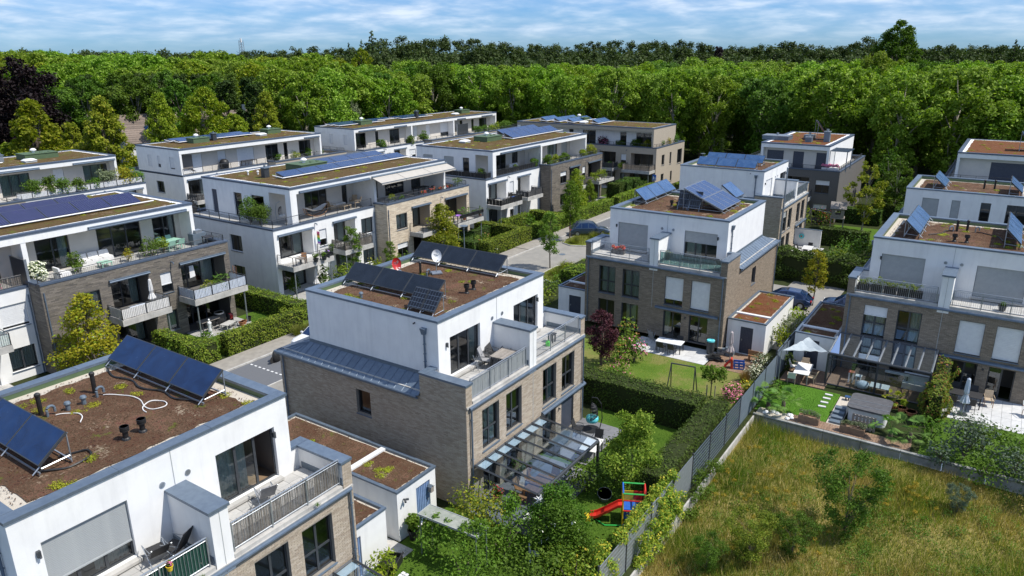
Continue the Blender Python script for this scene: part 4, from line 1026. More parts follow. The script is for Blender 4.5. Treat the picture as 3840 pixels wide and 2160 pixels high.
    for (a, b) in pent.get('awn', ()): c = MB(); c.tube([(a, py0+.0-.12, zc+.10), (b, py0-.12, zc+.10)], .10, 8); c.box(a, b, py0-.2, py0-.002, zc+.14, zc+.25); c.build('awning_cassette', 'zinc', t)
    for (x, y, w_, d_) in boxes:   # ventilation boxes on the roof with a white dome
        b = MB(); b.box(x, x+w_, y, y+d_, zroof-.1, zroof+.55); b.box(x-.06, x+w_+.06, y-.06, y+d_+.06, zroof+.554, zroof+.62); bb = b.build('vent_housing', 'vent_green', t)
        dm = MB(); dm.lathe((x+w_*.4, y+d_*.5, zroof+.62), [(.16, 0), (.16, .22), (.34, .26), (.34, .32), (.26, .42), (.12, .5), (0, .52)], 14); dm.build('dome', 'white_plastic', bb)
        hh = MB(); 
        for q_ in (.55, .8): hh.box(x+w_*q_, x+w_*q_+.25, y+d_*.3, y+d_*.3+.25, zroof+.62, zroof+.70)
        hh.build('hatch', 'vent_green', bb)
    return t
def roof_pv(label, X, Y, z, nx, rows, w=2.35, d=1.25, pitch=2.2, tilt=14, m='pv_blue', rails=True, group='solar panel rows on the apartment roofs', rz=0.):
    t = thing('solar_array', label, 'solar panels', (X, Y, z), rz, group); c, s = math.cos(R(tilt)), math.sin(R(tilt)); rgd = random.Random(int(X+Y))
    for r in range(rows):
        n = nx[r] if isinstance(nx, (list, tuple)) else nx; off = 0
        if isinstance(n, tuple): off, n = n
        for k in range(n):
            x0, x1 = (off+k)*(w+.04), (off+k)*(w+.04)+w; y = r*pitch
            def P(x, l, e): return (x, y+l*c-e*s, .14+l*s+e*c)
            b = MB(); b.hexa([P(x0, 0, 0), P(x1, 0, 0), P(x1, d, 0), P(x0, d, 0), P(x0, 0, .05), P(x1, 0, .05), P(x1, d, .05), P(x0, d, .05)]); o = b.build('panel', 'dark_frame', t)
            g = MB(); e = .03; g.poly([P(x0+e, e, .0515), P(x1-e, e, .0515), P(x1-e, d-e, .0515), P(x0+e, d-e, .0515)]); g.build('panel_glass', m, o)
        rl = MB(); tot = (off+n)*(w+.04); st = off*(w+.04)
        rl.tube([(st-.3, r*pitch-.14, .13), (tot+.9, r*pitch-.14, .13)], .055, 6); rl.tube([(st-.3, r*pitch-.14, .13), (st-.3, r*pitch+d, .25)], .05, 5); rl.box(st, tot, r*pitch+d*c-.08, r*pitch+d*c-.03, 0, .14+d*s); rl.build('cable_pipe', 'white_plastic', t)
    return t
def chimney(label, x, y, z, m='dark_frame', h=.9, w=.55):
    t = thing('chimney', label, 'chimney', (x, y, z)); b = MB(); b.box(-w/2, w/2, -w/2, w/2, -.1, h); b.build('shaft', m, t)
    b = MB(); b.box(-w/2-.08, w/2+.08, -w/2-.08, w/2+.08, h+.004, h+.09); b.tube([(0, 0, h+.09), (0, 0, h+.28)], .10, 8); b.build('cap', 'vent_blue', t)
    return t
def skylight(label, x, y, z, w=1.2, d=1.0):
    t = thing('roof_hatch', label, 'skylight', (x, y, z)); b = MB(); b.box(0, w, 0, d, -.1, .22); b.build('kerb', 'shutter_grey', t)
    b = MB(); e = .06; b.hexa([(-e, -e, .224), (w+e, -e, .224), (w+e, d+e, .224), (-e, d+e, .224), (.2, .2, .40), (w-.2, .2, .40), (w-.2, d-.2, .40), (.2, d-.2, .40)]); b.build('dome', 'white_plastic', t)

sh = lambda f, m='shutter_grey', **k: dict(shut=f, shutmat=m, **k)
cw_, cg = 'curtain_white', 'curtain'
# ---- A: near left villa
A = villa('villa', 'white and tan villa in the near left corner with a reed-screened terrace', 5.45, 18.61, 0, 0, 'brick_tan',
          wins={2: dict(curtain=(cg, ((.0, .18),))), 3: dict()}, lod=0,
          pent=[dict(a=(1.6, 4.1), k=dict(shut=.72, slats=True, curtain=(cw_, ((.55, .97),)))), dict(a=(7.2, 9.65), k=dict(curtain=(cg, ((.02, .55),)), open_=2))],
          rails=('green_screen', 'reed'), seed=11, awn=(), roof='sedum_brown', side_win=False)
# ---- B: central villa
B = villa('villa', 'white and tan brick villa in the centre with a glass patio roof', 23.84, 18.74, 0, 0, 'brick_tan',
          wins={0: dict(curtain=(cg, ((.45, .97),))), 1: dict(curtain=(cg, ((.02, .2),))), 2: dict(curtain=(cg, ((.6, .95),))), 3: dict(), 6: dict(curtain=(cg, ((.5, .97),))), 7: dict(shut=.98, shutmat='navy_door')}, lod=0,
          pent=[dict(a=(1.75, 4.2), k=dict(curtain=(cg, ((.78, .97),)))), dict(a=(7.25, 9.7), k=dict(curtain=(cg, ((.5, .7),))))],
          rails=('shutter_grey', None), seed=12)
# ---- C: brown villa right of centre
Cv = villa('villa', 'brown brick villa right of centre overlooking a lawn with a swing frame', 49.12, 26.32, R(-90), .33, 'brick_brown',
           wins={0: dict(curtain=(cg, ((.1, .9),))), 1: dict(curtain=(cg, ((.1, .9),))), 2: sh(.80, 'shutter_white'), 3: sh(.98, 'shutter_white'), 5: dict(curtain=(cw_, ((.2, .8),))), 6: dict(curtain=(cg, ((.0, .3),)))}, lod=1,
           pent=[dict(a=(1.6, 4.1), k=sh(.98)), dict(a=(7.05, 9.55), k=sh(.42, curtain=(cg, ((.05, .5),))))], rails=(None, 'glass_frost'), seed=13, awn=((6.0, 10.8),), lowhidden=True)
# ---- D: right villa
Dv = villa('villa', 'brown brick villa at the right edge with a glass conservatory and terrace planters', 51.25, 7.7, R(-90), -.02, 'brick_brown',
           wins={0: sh(.32, 'shutter_white', curtain=(cw_, ((.08, .92),))), 1: dict(curtain=('curtain', ((.55, .95),))), 2: sh(.98, 'shutter_white'), 3: sh(.98, 'shutter_white'), 6: dict(), 7: dict(open_=1)}, lod=1,
           pent=[dict(a=(1.5, 4.1), k=sh(.98)), dict(a=(7.0, 9.7), k=sh(.98))], rails=(None, None), seed=14, awn=((5.9, 10.9),))
# ---- E: behind C
Ev = villa('villa', 'white villa behind the brown villa, glass screens on its terrace', 76.2, 18.6, 0, .1, 'brick_tan', wins={0: sh(.3), 1: dict()}, lod=2,
           pent=[dict(a=(1.75, 4.2), k=sh(.9, 'shutter_white')), dict(a=(7.25, 9.7))], rails=('glass_frost', 'glass_frost'), seed=15, group=None)
# ---- H: behind D, its street side towards us
Hv = thing('villa', 'white villa with small upper windows behind the right villa', 'house', (75.0, 7.5, 0))
def villaH(t):
    f = Face('W', 0, 8.5, -9.6, 0); ops = [(-a-w_, -a, 6.35, z1, 'w', dict(depth=.18)) for a, w_, z1 in ((1.4, 1.3, 8.1), (3.7, .65, 8.1), (5.9, .75, 8.1), (7.8, 1.5, 8.1))]
    wall(t, f, -9.6, 0, 5.4, 8.85, 'white_render', ops)
    for k, o in enumerate(ops): glazed(t, f, o[0], o[1], o[2], o[3], .16, 2 if k == 3 else 1, (), lod=2, **(sh(.98, 'shutter_grey') if k < 2 else {}))
    for s_ in 'NES': F_ = Face(s_, 0, 8.5, -9.6, 0); a, b = F_.rng(); wall(t, F_, a, b, 5.4, 8.85, 'white_render')
    for s_ in 'WNES': F_ = Face(s_, -.7, 9.2, -10.3, .9); a, b = F_.rng(); wall(t, F_, a, b, 0, 5.35, 'brick_tan', bricks=False)
    for k in range(22):
        p = MB(); x0 = -.75+k*.46; p.poly([(x0, 1.0, 5.36), (x0, 0, 5.95), (x0+.45, 0, 5.95), (x0+.45, 1.0, 5.36)]); p.tube([(x0, 1.0, 5.37), (x0, 0, 5.96)], .018, 4); p.build('roof_sheet', 'zinc', t)
    p = MB(); p.poly([(-.75, 1.0, 5.36), (-.75, -10.3, 5.36), (0, -10.3, 5.9), (0, 0, 5.9)]); p.build('roof_sheet', 'zinc', t)
    coping(t, ring(-.05, 8.55, -9.65, .05, .42), 8.9); lin = MB()
    for q in ring(.36, 8.1, -9.2, -.36, .03): lin.box(*q, 8.5, 8.8)
    lin.build('roof_upstand', 'vent_green', t); green_roof(t, .38, 8.1, -9.2, -.38, 8.6, 'sedum_brown', 8, .5, 21, dens=10)
villaH(Hv)
# ---- garages
garage('white garage under a long brown sedum roof between the two tan brick villas', 20.24, 22.85, 19.9, 29.5, 2.55, door=(1.25, 2.2, 2.05), doormat='blue_door', cross=(3.0,), seed=31)
garage('smaller white garage tucked against the near left villa', 16.75, 19.2, 19.6, 27.5, 2.5, door=(.25, .95, 2.0), doormat='blue_door', seed=32)
garage('white garage with red-brown sedum roof on the sunny side of the brown villa', 49.9, 57.4, 12.35, 15.05, 2.55, door=(.85, 1.75, 2.05), side='W', roof='sedum_red', cross=(1.45,), seed=33)
garage('white garage with a small dark shutter left of the brown villa', 49.9, 56, 26.5, 29.2, 2.55, door=(.6, 1.7, 1.9), side='W', cross=(1.5,), seed=34)
garage('white garage with dark brown roof beside the right villa under a shade sail', 49.9, 57.4, 7.75, 10.35, 2.5, door=(1.0, 1.9, 2.05), side='W', roof='sedum_brown', cross=(1.4,), seed=35)

# ---- apartments (local x along the front, brick face at y = 0)
L_ = apartment('apartment_house', 'grey brick and white apartment house at the left edge, yellow tree at its corner', 8.0, 51.3, 0, [('white', .15, 12.65, 'L'), ('brick', 12.65, 26.85, 'R')], 'brick_grey',
    dict(rect=(.3, 25.9, 2.7, 13.6), recess=1.6, endwall={'E': True, 'W': True}, awn=((17.6, 25.3),), screen={0: 'reed'}), D=14.6, lod=1,
    pwins=[(9.6, 12.2), (14.6, 16.9, dict(curtain=(cg, ((.7, .95),)))), (18.9, 22.3), (23.3, 25.2, dict(curtain=(cw_, ((.8, .98),))))], mids=(13.3,), seed=41, wins={(0, 1, 'win', 1.0): sh(.8, 'shutter_white'), (0, 0, 'win', 1.0): {}}, screens=['reed', 'curtain', 'umbrella_blue', 'cloth_white'])
M_ = apartment('apartment_house', 'white apartment house with beige brick half and cream awnings, mid estate', 40.0, 50.5, 0, [('white', 0, 12.5, 'L'), ('brick', 12.5, 25.9, 'R')], 'brick_beige',
    dict(rect=(2.4, 24.1, 1.9, 14.7), recess=2.9, endwall={'E': True}, awn=((3.4, 12.2),)), D=15.4, lod=1,
    pwins=[(6.4, 9.2), (11.2, 11.9), (14.2, 16.3), (17.4, 20.4), (21.6, 23.2)], pside=[(5.6, 7.4), (8.8, 10.0), (12.6, 13.4, sh(.98, 'navy_door'))], mids=(13.0,), seed=42,
    boxes=((9.6, 8.6, 3.4, 2.4),), screens=[None, 'reed', None, None])
R_ = apartment('apartment_house', 'white apartment house with dark brick half and black terrace screens', 71.2, 50.3, 0, [('white', 0, 12.3, 'L'), ('brick', 12.3, 27.0, 'R')], 'brick_grey',
    dict(rect=(1.4, 25.0, 1.6, 13.7), recess=2.6, endwall={'E': True}, awn=((3.0, 12.0),), screen={0: 'rubber_black'}), D=15, lod=1,
    pwins=[(5.6, 8.0), (9.4, 10.8), (13.6, 14.9, sh(.98, 'shutter_grey')), (16.2, 16.9), (18.3, 21.0, dict(curtain=(cw_, ((0, 1),)))), (22.2, 23.9, sh(.98))], pside=[(5.2, 6.2), (7.6, 9.2, sh(.98)), (11, 12.6, sh(.98))], mids=(12.6,), seed=43,
    boxes=((8.6, 7.6, 3.4, 2.2),), roofm='sedum_olive', screens=['rubber_black', 'cloth_dark', None, 'reed'])
N_ = apartment('apartment_house', 'long white apartment house left of centre with closed white shutters on its top floor', 53.5, 84.5, 0, [('white', 0, 13.0, 'L'), ('brick', 13.0, 26.3, 'R')], 'brick_beige',
    dict(rect=(.0, 23.2, 1.9, 11.6), recess=1.3, endwall={'E': True, 'W': True}, awn=((20.0, 22.8),)), D=14, lod=2, pwins=[(1.0, 3.9, sh(.98, 'shutter_white')), (6.3, 7.5, sh(.98, 'shutter_white')), (9.3, 12.0, sh(.98, 'shutter_white')), (14.0, 16.2), (17.2, 17.9), (20.0, 22.2)],
    pside=[(3.2, 4.2, sh(.9, 'shutter_white', win=1)), (6.3, 6.9, sh(.7, 'shutter_white', win=1)), (8.2, 9.1, sh(.98, 'shutter_white', win=1))], mids=(), seed=44, boxes=((5.0, 6.2, 2.4, 1.6), (18.0, 7.4, 2.4, 1.8)))
K_ = apartment('apartment_house', 'white apartment house at the far left with a plant-lined roof terrace', 20.0, 84.0, 0, [('brick', 0, 14.2, 'L'), ('white', 14.2, 28.2, 'R')], 'brick_beige',
    dict(rect=(2, 26.6, 4.4, 14.0), recess=1.2, endwall={'E': True, 'W': True}, awn=((14.0, 18.0), (21.6, 26.4)), screen={1: 'shutter_white'}), D=15.5, lod=2,
    pwins=[(5, 8), (14.4, 17.4, dict(curtain=(cg, ((0, 1),)))), (19.9, 21.0, sh(.98, 'shutter_white')), (23.2, 26.0, dict(curtain=(cg, ((0, .8),))))], seed=45, boxes=((18.6, 8.6, 3.6, 2.2),))
Q_ = apartment('apartment_house', 'longest white apartment house in the back row with three blue solar rows', 83.5, 82.8, 0, [('white', 0, 14.5, 'L'), ('brick_tan', 14.5, 27, 'R'), ('brick', 27.004, 42.0, 'R')], 'brick_beige',
    dict(rect=(-.2, 38.5, 3.4, 12.4), recess=1.3, endwall={'E': True, 'W': True}, awn=((.8, 4.5), (9, 12), (26.0, 28.4), (33.6, 37.0))), D=14, lod=2,
    pwins=[(1.0, 3.6), (5.8, 6.5), (9.2, 11.6), (15.2, 16.2, sh(.98, 'shutter_white')), (18.6, 19.7, sh(.98, 'shutter_white')), (22.6, 24.9, sh(.7, 'shutter_white')), (28.4, 29.2), (32.0, 32.8), (34.5, 37)], pside=[(5.0, 5.8, sh(.98, 'shutter_white', win=1)), (8.2, 9.0, sh(.98, 'shutter_white', win=1))], seed=46, mids=(13.4, 25.0), boxes=((5.0, 7.0, 2.6, 1.8), (32, 7, 2.6, 1.8)))
S_ = apartment('apartment_house', 'beige brick apartment house at the forest edge with a planted corner balcony', 107.4, 72.5, R(-90), [('white', 0, 10.5, 'L'), ('brick', 10.5, 26.8, 'R')], 'brick_beige',
    dict(rect=(1.0, 26.2, 0.05, 8.8), recess=1.5, endwall={'E': True}), D=11.5, lod=2, awnings=False,
    pwins=[(2, 4, sh(.98, 'shutter_white')), (10.4, 11.2), (13.0, 15.4), (19.8, 20.9), (22.6, 25.2)], seed=47, boxes=((9.0, 4.6, 2.6, 1.8),), roofm='sedum_olive', wallc='white_render', slabm='mortar_beige', eside=((2.2, 3.3, 3.6, 5.2), (5.4, 6.1, 3.4, 5.3), (8.6, 10.6, 3.1, 5.4), (2.2, 3.3, .1, 2.2), (6.0, 6.7, .6, 2.2)))
# F and G: smaller blocks in the east
Fh = apartment('apartment_house', 'grey brick apartment house behind the villas, pink geraniums on its corner balcony', 97.6, 30.5, R(-90), [('brick', 0, 13.2, 'L')], 'brick_grey',
    dict(rect=(3.2, 11.6, .6, 16), recess=.5, endwall={'E': True, 'W': True}), D=17, lod=2, awnings=False, pwins=[(3.9, 6.0, sh(.98, 'navy_door')), (7.2, 8.5, sh(.98, 'navy_door')), (10.0, 11.2, sh(.98, 'navy_door'))], pside=[], seed=48, roofm='sedum_red')
Gh = apartment('apartment_house', 'white apartment house at the upper right edge with a big dark sliding window', 98.5, 5.3, R(-90), [('brick', -1.0, 13, 'L')], 'brick_brown',
    dict(rect=(0, 13, 1.2, 17), recess=.5, endwall={'E': True, 'W': True}), D=17.5, lod=2, awnings=False, pwins=[(3.4, 6.8, sh(.98, 'navy_door')), (9, 10.2)], seed=49, roofm='sedum_red')
finish_bricks()

# ---- roof equipment
for (nm, xA, lab1, lab2) in (('A', 5.45, 'three deep blue solar collectors along the right of the near left roof', 'dark blue solar collectors at the left edge of the near left roof'),
                             ('B', 23.84, 'three black solar collectors at the far side of the central roof behind the white dish', 'three black solar collectors at the near side of the central roof')):
    oy = 18.61 if nm == 'A' else 18.74
    xs = (8.35, 2.75) if nm == 'A' else (8.85, 3.2)
    for k, lb in enumerate((lab1, lab2)):
        # rising towards +x: local y -> world +x, local x -> world -y
        collectors(lb, (xA+xs[k], oy+10.75, 8.66), R(-90), 3, 2.12, 1.2, 38, 'collector' if nm == 'A' else 'collector_dark')
t_ = collectors('small pair of black solar modules before the collectors on the central roof', (25.75, 23.75, 8.66), R(-90), 2, .86, 1.15, 48, 'pv_black', lift=.12)
collectors('row of bright blue solar collectors on the left of the brown villa roof', (54.6, 24.0, 9.0), 0, 3, 2.12, 1.25, 40, 'collector_light')
collectors('tall rack of blue solar modules on the brown villa roof', (54.5, 17.6, 9.0), 0, 4, 1.08, 1.72, 24, 'pv_blue', rows=2, lift=.22)
collectors('two black solar modules standing upright beside the tall rack', (54.75, 21.3, 9.0), R(-90), 2, .92, 1.35, 68, 'pv_black', lift=.12)
collectors('light blue collectors half hidden behind the tall rack', (59.6, 18.2, 9.0), 0, 1, 2.1, 1.6, 36, 'collector_light', lift=.3)
collectors('sky blue solar collectors on the left of the right-hand villa roof', (55.3, 4.35, 8.66), 0, 3, 2.12, 1.25, 42, 'collector_light')
collectors('greenish solar collectors at the right edge of the right-hand villa roof', (55.6, -1.35, 8.66), 0, 3, 2.12, 1.25, 45, 'collector_light')
collectors('tilted collectors on the left of the white villa roof behind the right villa', (76.5, 4.6, 8.66), 0, 2, 2.0, 1.3, 42, 'collector_light')
collectors('tilted collectors on the right of the white villa roof behind the right villa', (76.5, -1.2, 8.66), 0, 2, 2.0, 1.3, 42, 'collector_light')
collectors('front row of grey solar collectors on the roof behind the brown villa', (77.9, 28.4, 8.75), R(-90), 3, 2.1, 1.15, 40, 'collector_light')
collectors('back row of grey solar collectors on the roof behind the brown villa', (81.9, 28.8, 8.75), R(-90), 3, 2.1, 1.15, 40, 'collector_light')
collectors('tilted grey collectors on the reddish roof in front of the forest', (104, 20.3, 9.45), R(20), 1, 2.6, 2.6, 55, 'collector_light')
collectors('upright collector on the reddish roof at the upper right edge', (104, -1.6, 9.45), R(0), 1, 2.2, 2.2, 58, 'collector_light')
vz = 8.62
cowl((10.86, 22.96, vz), 'black cowled vent nearest the facade on the near left roof', cap=.15, r=.09, h=.5)
cowl((11.47, 23.0, vz), 'second black cowled vent on the near left roof, farther from the camera', cap=.15, r=.09, h=.5)
cowl((12.15, 27.4, vz), 'tall black pipe behind the gooseneck nearest the right collectors', h=.75, kind=2, r=.08)
cowl((10.14, 27.2, vz), 'tall black pipe at the far left of the near roof', h=.75, kind=2, r=.08)
cowl((12.0, 26.95, vz), 'grey gooseneck pipe with white cable on the near left roof', 'vent_blue', kind=1)
cowl((10.2, 26.85, vz), 'grey gooseneck pipe on the left of the near left roof', 'vent_blue', kind=1)
cowl((11.44, 26.8, vz), 'grey mushroom vent right of its twin on the near left roof', 'vent_blue', h=.28, r=.08, cap=.12, kind=3)
cowl((10.87, 26.78, vz), 'grey mushroom vent left of its twin on the near left roof', 'vent_blue', h=.28, r=.08, cap=.12, kind=3)
cowl((29.48, 22.9, vz), 'left black cowled vent on the central roof', cap=.15, r=.09, h=.5)
cowl((30.17, 22.97, vz), 'right black cowled vent on the central roof', cap=.15, r=.09, h=.5)
cowl((25.81, 27.03, vz), 'grey mushroom vent at the near left of the central roof', 'vent_blue', h=.28, r=.08, cap=.12, kind=3)
cowl((30.95, 27.4, vz), 'black pipe left of the dish on the central roof', h=.6, kind=2, r=.07)
cowl((30.7, 26.7, vz), 'grey gooseneck beside the dish on the central roof', 'vent_blue', kind=1)
cowl((55.3, 22.0, 8.95), 'black cowled vent on the brown villa roof', cap=.15, r=.09, h=.5); cowl((55.5, 21.55, 8.95), 'shorter black vent beside the upright modules on the brown villa roof', cap=.15, r=.09, h=.4)
cowl((55.9, 2.3, vz), 'left black cowled vent on the right villa roof', cap=.16, r=.09, h=.5); cowl((56.0, 1.6, vz), 'right black cowled vent on the right villa roof', cap=.16, r=.09, h=.5)
cowl((59.3, 2.4, vz), 'left black pipe on the right villa roof', h=.7, kind=2, r=.08); cowl((59.6, 1.8, vz), 'right black pipe on the right villa roof', h=.7, kind=2, r=.08)
cowl((59.1, 2.6, vz), 'left grey gooseneck on the right villa roof', 'galvanised', kind=1, rz=R(120)); cowl((59.6, 1.3, vz), 'right grey gooseneck on the right villa roof', 'galvanised', kind=1, rz=R(-60))
for k, (x, y) in enumerate(((79.6, 1.7), (79.9, .9))): cowl((x, y, vz), ('left', 'right')[k]+' black pipe on the white villa roof behind the right villa', h=.7, kind=2, r=.08)
def cable(label, pts, z, r=.02, m='cloth_white', name='cable'):
    P = []
    for i in range(len(pts)-1):
        p0 = pts[max(i-1, 0)]; p1 = pts[i]; p2 = pts[i+1]; p3 = pts[min(i+2, len(pts)-1)]
        for q in range(5):
            u = q/5; P.append(tuple(.5*((2*p1[j])+(-p0[j]+p2[j])*u+(2*p0[j]-5*p1[j]+4*p2[j]-p3[j])*u*u+(-p0[j]+3*p1[j]-3*p2[j]+p3[j])*u**3) for j in (0, 1)))
    P.append(pts[-1]); mb = MB(); mb.tube([(x, y, z+.015*math.sin(i)) for i, (x, y) in enumerate(P)], r, 5); o = mb.build(name, m, origin=(P[0][0], P[0][1], z)); tag(o, label, 'cable')
cable('white cable looping across the near left roof from the gooseneck', [(12.2, 26.9), (12.6, 26.3), (12.75, 25.4), (12.5, 24.6), (12.7, 24.1), (13.1, 24.2), (13.1, 24.7), (12.75, 24.9), (12.4, 24.6), (12.3, 24.2)], 8.66)
cable('white cable curling round the pipes on the left of the near roof', [(10.4, 26.7), (10.8, 26.4), (10.9, 25.9), (10.6, 25.4)], 8.66)
cable('black hose under the right collectors on the near left roof', [(13.6, 29.2), (13.3, 28.2), (13.5, 27.2), (13.3, 26.3), (13.6, 25.3), (13.5, 24.3), (13.9, 23.4)], 8.68, .035, 'rubber_black')
cable('black hose round the end of the left collectors on the near roof', [(8.2, 23.2), (8.9, 22.7), (9.6, 22.8), (9.7, 23.3), (9.0, 23.6)], 8.68, .035, 'rubber_black')
cable('black hoses on the right villa roof', [(57, 3.9), (58, 3.2), (59, 3.0), (59.2, 2.5)], 8.66, .035, 'rubber_black')
cable('black hose running to the right collectors on the right villa roof', [(59.6, 1.2), (59.2, .4), (58.5, -.2), (57.4, -.4)], 8.66, .035, 'rubber_black')
def dish(x, y, z, label, m, az, h=.85, r=.36):
    t = thing('satellite_dish', label, 'satellite dish', (x, y, z), az); a = MB(); a.tube([(0, .12, 0), (0, .12, h)], .025, 6); a.box(-.3, .3, -.2, .4, 0, .06); a.build('mast', 'galvanised', t)
    d = MB(); n = 18; k = 5; 
    for i in range(k):
        for j in range(n):
            q = []
            for (ii, jj) in ((i, j), (i+1, j), (i+1, j+1), (i, j+1)):
                rr = r*ii/k; a_ = 2*math.pi*jj/n; X, Z = rr*math.cos(a_)*.8, rr*math.sin(a_); q.append((X, -.02-.12*(rr/r)**2+Z*.25-0.0, h+.25+Z))
            d.poly(q if i else q[1:])
    d.build('reflector', m, t, smooth=True); a = MB(); a.tube([(0, 0, h-.1), (0, -.45, h+.05)], .015, 4); a.tube([(0, -.42, h+.05), (0, -.5, h+.1)], .035, 6); a.build('receiver_arm', 'galvanised', t)
    w = MB()   # the printed mark: a bar and a ring
    w.box(-.16, -.02, -.045, -.035, h+.28, h+.32); w.tube([(.10+.05*math.cos(q), -.05, h+.33+.05*math.sin(q)) for q in [k*math.pi/4 for k in range(9)]], .012, 4); w.box(-.14, .12, -.045, -.035, h+.20, h+.225); w.build('printed_mark', 'white_plastic' if m == 'red' else 'galvanised', t)
    return t
dish(31.35, 26.5, 8.66, 'round pale grey satellite dish on the central roof', 'shutter_white', R(50)-R(90)); dish(30.3, 28.7, 8.66, 'red satellite dish on the central roof behind the near collectors', 'lamp_red', R(65)-R(90), .28)
roof_pv('two rows of violet-blue solar panels on the apartment roof at the left edge', 5.4, 56.9, 9.5, (11, 10), 2, 2.33, 1.75, 2.4, 20, 'pv_purple')
roof_pv('long row of blue solar panels along the roof of the middle apartment house', 45.6, 56.9, 9.5, (7, (3, 4)), 2, 2.4, 1.3, 3.4, 16, 'pv_blue')
roof_pv('blue solar panels behind the green vent box of the dark brick apartment house', 84.0, 56.6, 9.5, (5, (1, 4)), 2, 2.4, 1.7, 2.9, 22, 'pv_blue')
roof_pv('flat blue solar rows on the long white apartment house left of centre', 57.5, 92.2, 9.55, (5, 5), 2, 2.3, 1.2, 1.9, 8, 'pv_blue')
roof_pv('blue solar rows on the left end of the back row apartment roof', 84.5, 90.5, 9.55, (4, 6), 2, 2.3, 1.2, 1.9, 8, 'pv_blue')
roof_pv('blue solar rows in the middle of the back row apartment roof', 99.5, 90.5, 9.55, (3, 3), 2, 2.3, 1.2, 1.9, 8, 'pv_blue')
roof_pv('blue solar row on the far left apartment roof', 25.5, 91.5, 9.55, (4, 4), 2, 2.3, 1.2, 1.9, 8, 'pv_blue')
roof_pv('steel blue panels on the left end of the forest edge apartment roof', 108.4, 61.0, 9.55, (3, 3, 2), 3, 2.2, 1.3, 2.6, 24, 'collector_light')
roof_pv('steel blue panels beside the vent box of the forest edge apartment roof', 108.6, 56.5, 9.55, (2,), 1, 2.2, 1.3, 2.6, 24, 'collector_light')
chimney('dark square chimney in front of the panels on the middle apartment roof', 45.4, 59.4, 9.45); chimney('dark chimney on the long white apartment roof left of centre', 62.2, 91.6, 9.5); chimney('dark chimney on the back row apartment roof', 103.0, 90.4, 9.5, h=1.2)
chimney('pale metal flue on the far left apartment roof', 36.5, 93.5, 9.5, 'galvanised', .7, .4)
for i, (x, y, lb) in enumerate(((85.5-5, 58.2, 'left white roof hatch on the dark brick apartment house'), (77.2, 59.6, 'second white roof hatch on the dark brick apartment house'), (37.6, 90.3, 'white roof hatch beside the green box at the far left'), (69.0, 90.5, 'white roof hatch left of the small green box, left of centre'), (112, 88.6, 'white roof hatch on the back row roof'), (109, 59.2, 'white roof hatch on the forest edge roof'))): skylight(lb, x, y, 9.45)
cowl((45.3, 61.9, 9.5), 'white domed vent pair on the sedum of the middle apartment roof', 'white_plastic', h=.35, kind=3); cowl((46.0, 61.3, 9.5), 'short pipe by the domed vents on the middle apartment roof', 'white_plastic', h=.3, kind=3)
for i, (x, y, w_, d_, h_) in enumerate(((101.5, 24.8, 2.2, 3.4, .5), (101.0, 21.8, .8, .8, .6), (102.2, 19.9, .7, .7, 1.3), (105, 22.5, 1.6, 1.2, .4))):
    t = thing('ventilation_unit', ['long flat ventilation unit', 'small cube ventilation unit', 'tall grey flue box', 'low square hatch'][i]+' on the reddish roof in front of the forest', 'ventilation unit', (x, y, 9.45)); b = MB(); b.box(0, w_, 0, d_, 0, h_); b.build('casing', 'vent_blue', t); b = MB(); b.box(-.05, w_+.05, -.05, d_+.05, h_+.004, h_+.07); b.tube([(w_/2, d_/2, h_), (w_/2, d_/2, h_+.35)], .16, 8); b.build('lid', 'galvanised', t)
t = thing('ventilation_unit', 'flat ventilation unit on the roof at the upper right edge', 'ventilation unit', (104.5, -4.6, 9.45)); b = MB(); b.box(0, 2, 0, 2.4, 0, .55); b.build('casing', 'vent_blue', t); b = MB(); b.tube([(-2, 2.2, .2), (0, 2.2, .2)], .09, 6); b.build('duct', 'white_plastic', t)
# ================================================================== fences, walls, patios
def fence():
    t = thing('garden_fence', 'long anthracite mesh fence with grey privacy strips on a concrete base beside the wild meadow', 'fence', (21.5, 10.62, 0)); n = 12; L = 2.5
    for k in range(n):
        x0 = k*L; p = MB()
        for z in [0.03+.2*i for i in range(10)]: p.tube([(x0+.05, 0, z), (x0+L-.05, 0, z)], .012, 4, caps=False)
        m = int(L/.10)
        for i in range(m+1): x = x0+.05+(L-.1)*i/m; p.tube([(x, .012, 0), (x, .012, 1.86)], .007, 3, caps=False)
        q = p.build('mesh_panel', 'vent_blue' if k > 3 else 'galvanised', t)
        if k not in (4, 5, 6):
            nz = 9
            for i in range(nz):
                st = MB(); st.box(x0+.06, x0+L-.06, -.006, .006, .04+i*.2, .04+i*.2+.185); st.build('privacy_strip', 'vent_blue' if k > 3 else 'galvanised', q)
    for k in range(n+1): b = MB(); b.box(k*L-.035, k*L+.035, -.03, .03, -.5, 1.95); b.build('post', 'dark_frame', t)
    w = thing('retaining_wall', 'pale concrete base under the mesh fence', 'wall', (21.5, 10.4, 0))
    for k in range(10):
        b = MB(); b.box(k*2.0+.01, k*2.0+1.99, -.12, .12, -1.1, -.05); b.build('concrete_panel', 'concrete', w)
    w = thing('retaining_wall', 'low grey concrete wall between the meadow and the palm garden', 'wall', (41.15, 10.4, 0))
    for k in range(12): b = MB(); b.box(-.1, .1, -(k+1)*2.0+.01, -k*2.0-.01, -1.1, .06); b.build('concrete_panel', 'wall_concrete', w)
    t = thing('garden_fence', 'tall boarded grey fence end between the two garages', 'fence', (47.0, 10.75, 0))
    for k in range(5): b = MB(); b.box(-.04+k*1.6, 1.5+k*1.6, -.02, .02, .05, 1.9); b.build('board', 'vent_blue', t); b = MB(); b.box(-.09+k*1.6, -.05+k*1.6, -.05, .05, -.1, 2.0); b.build('post', 'dark_frame', t)
fence()
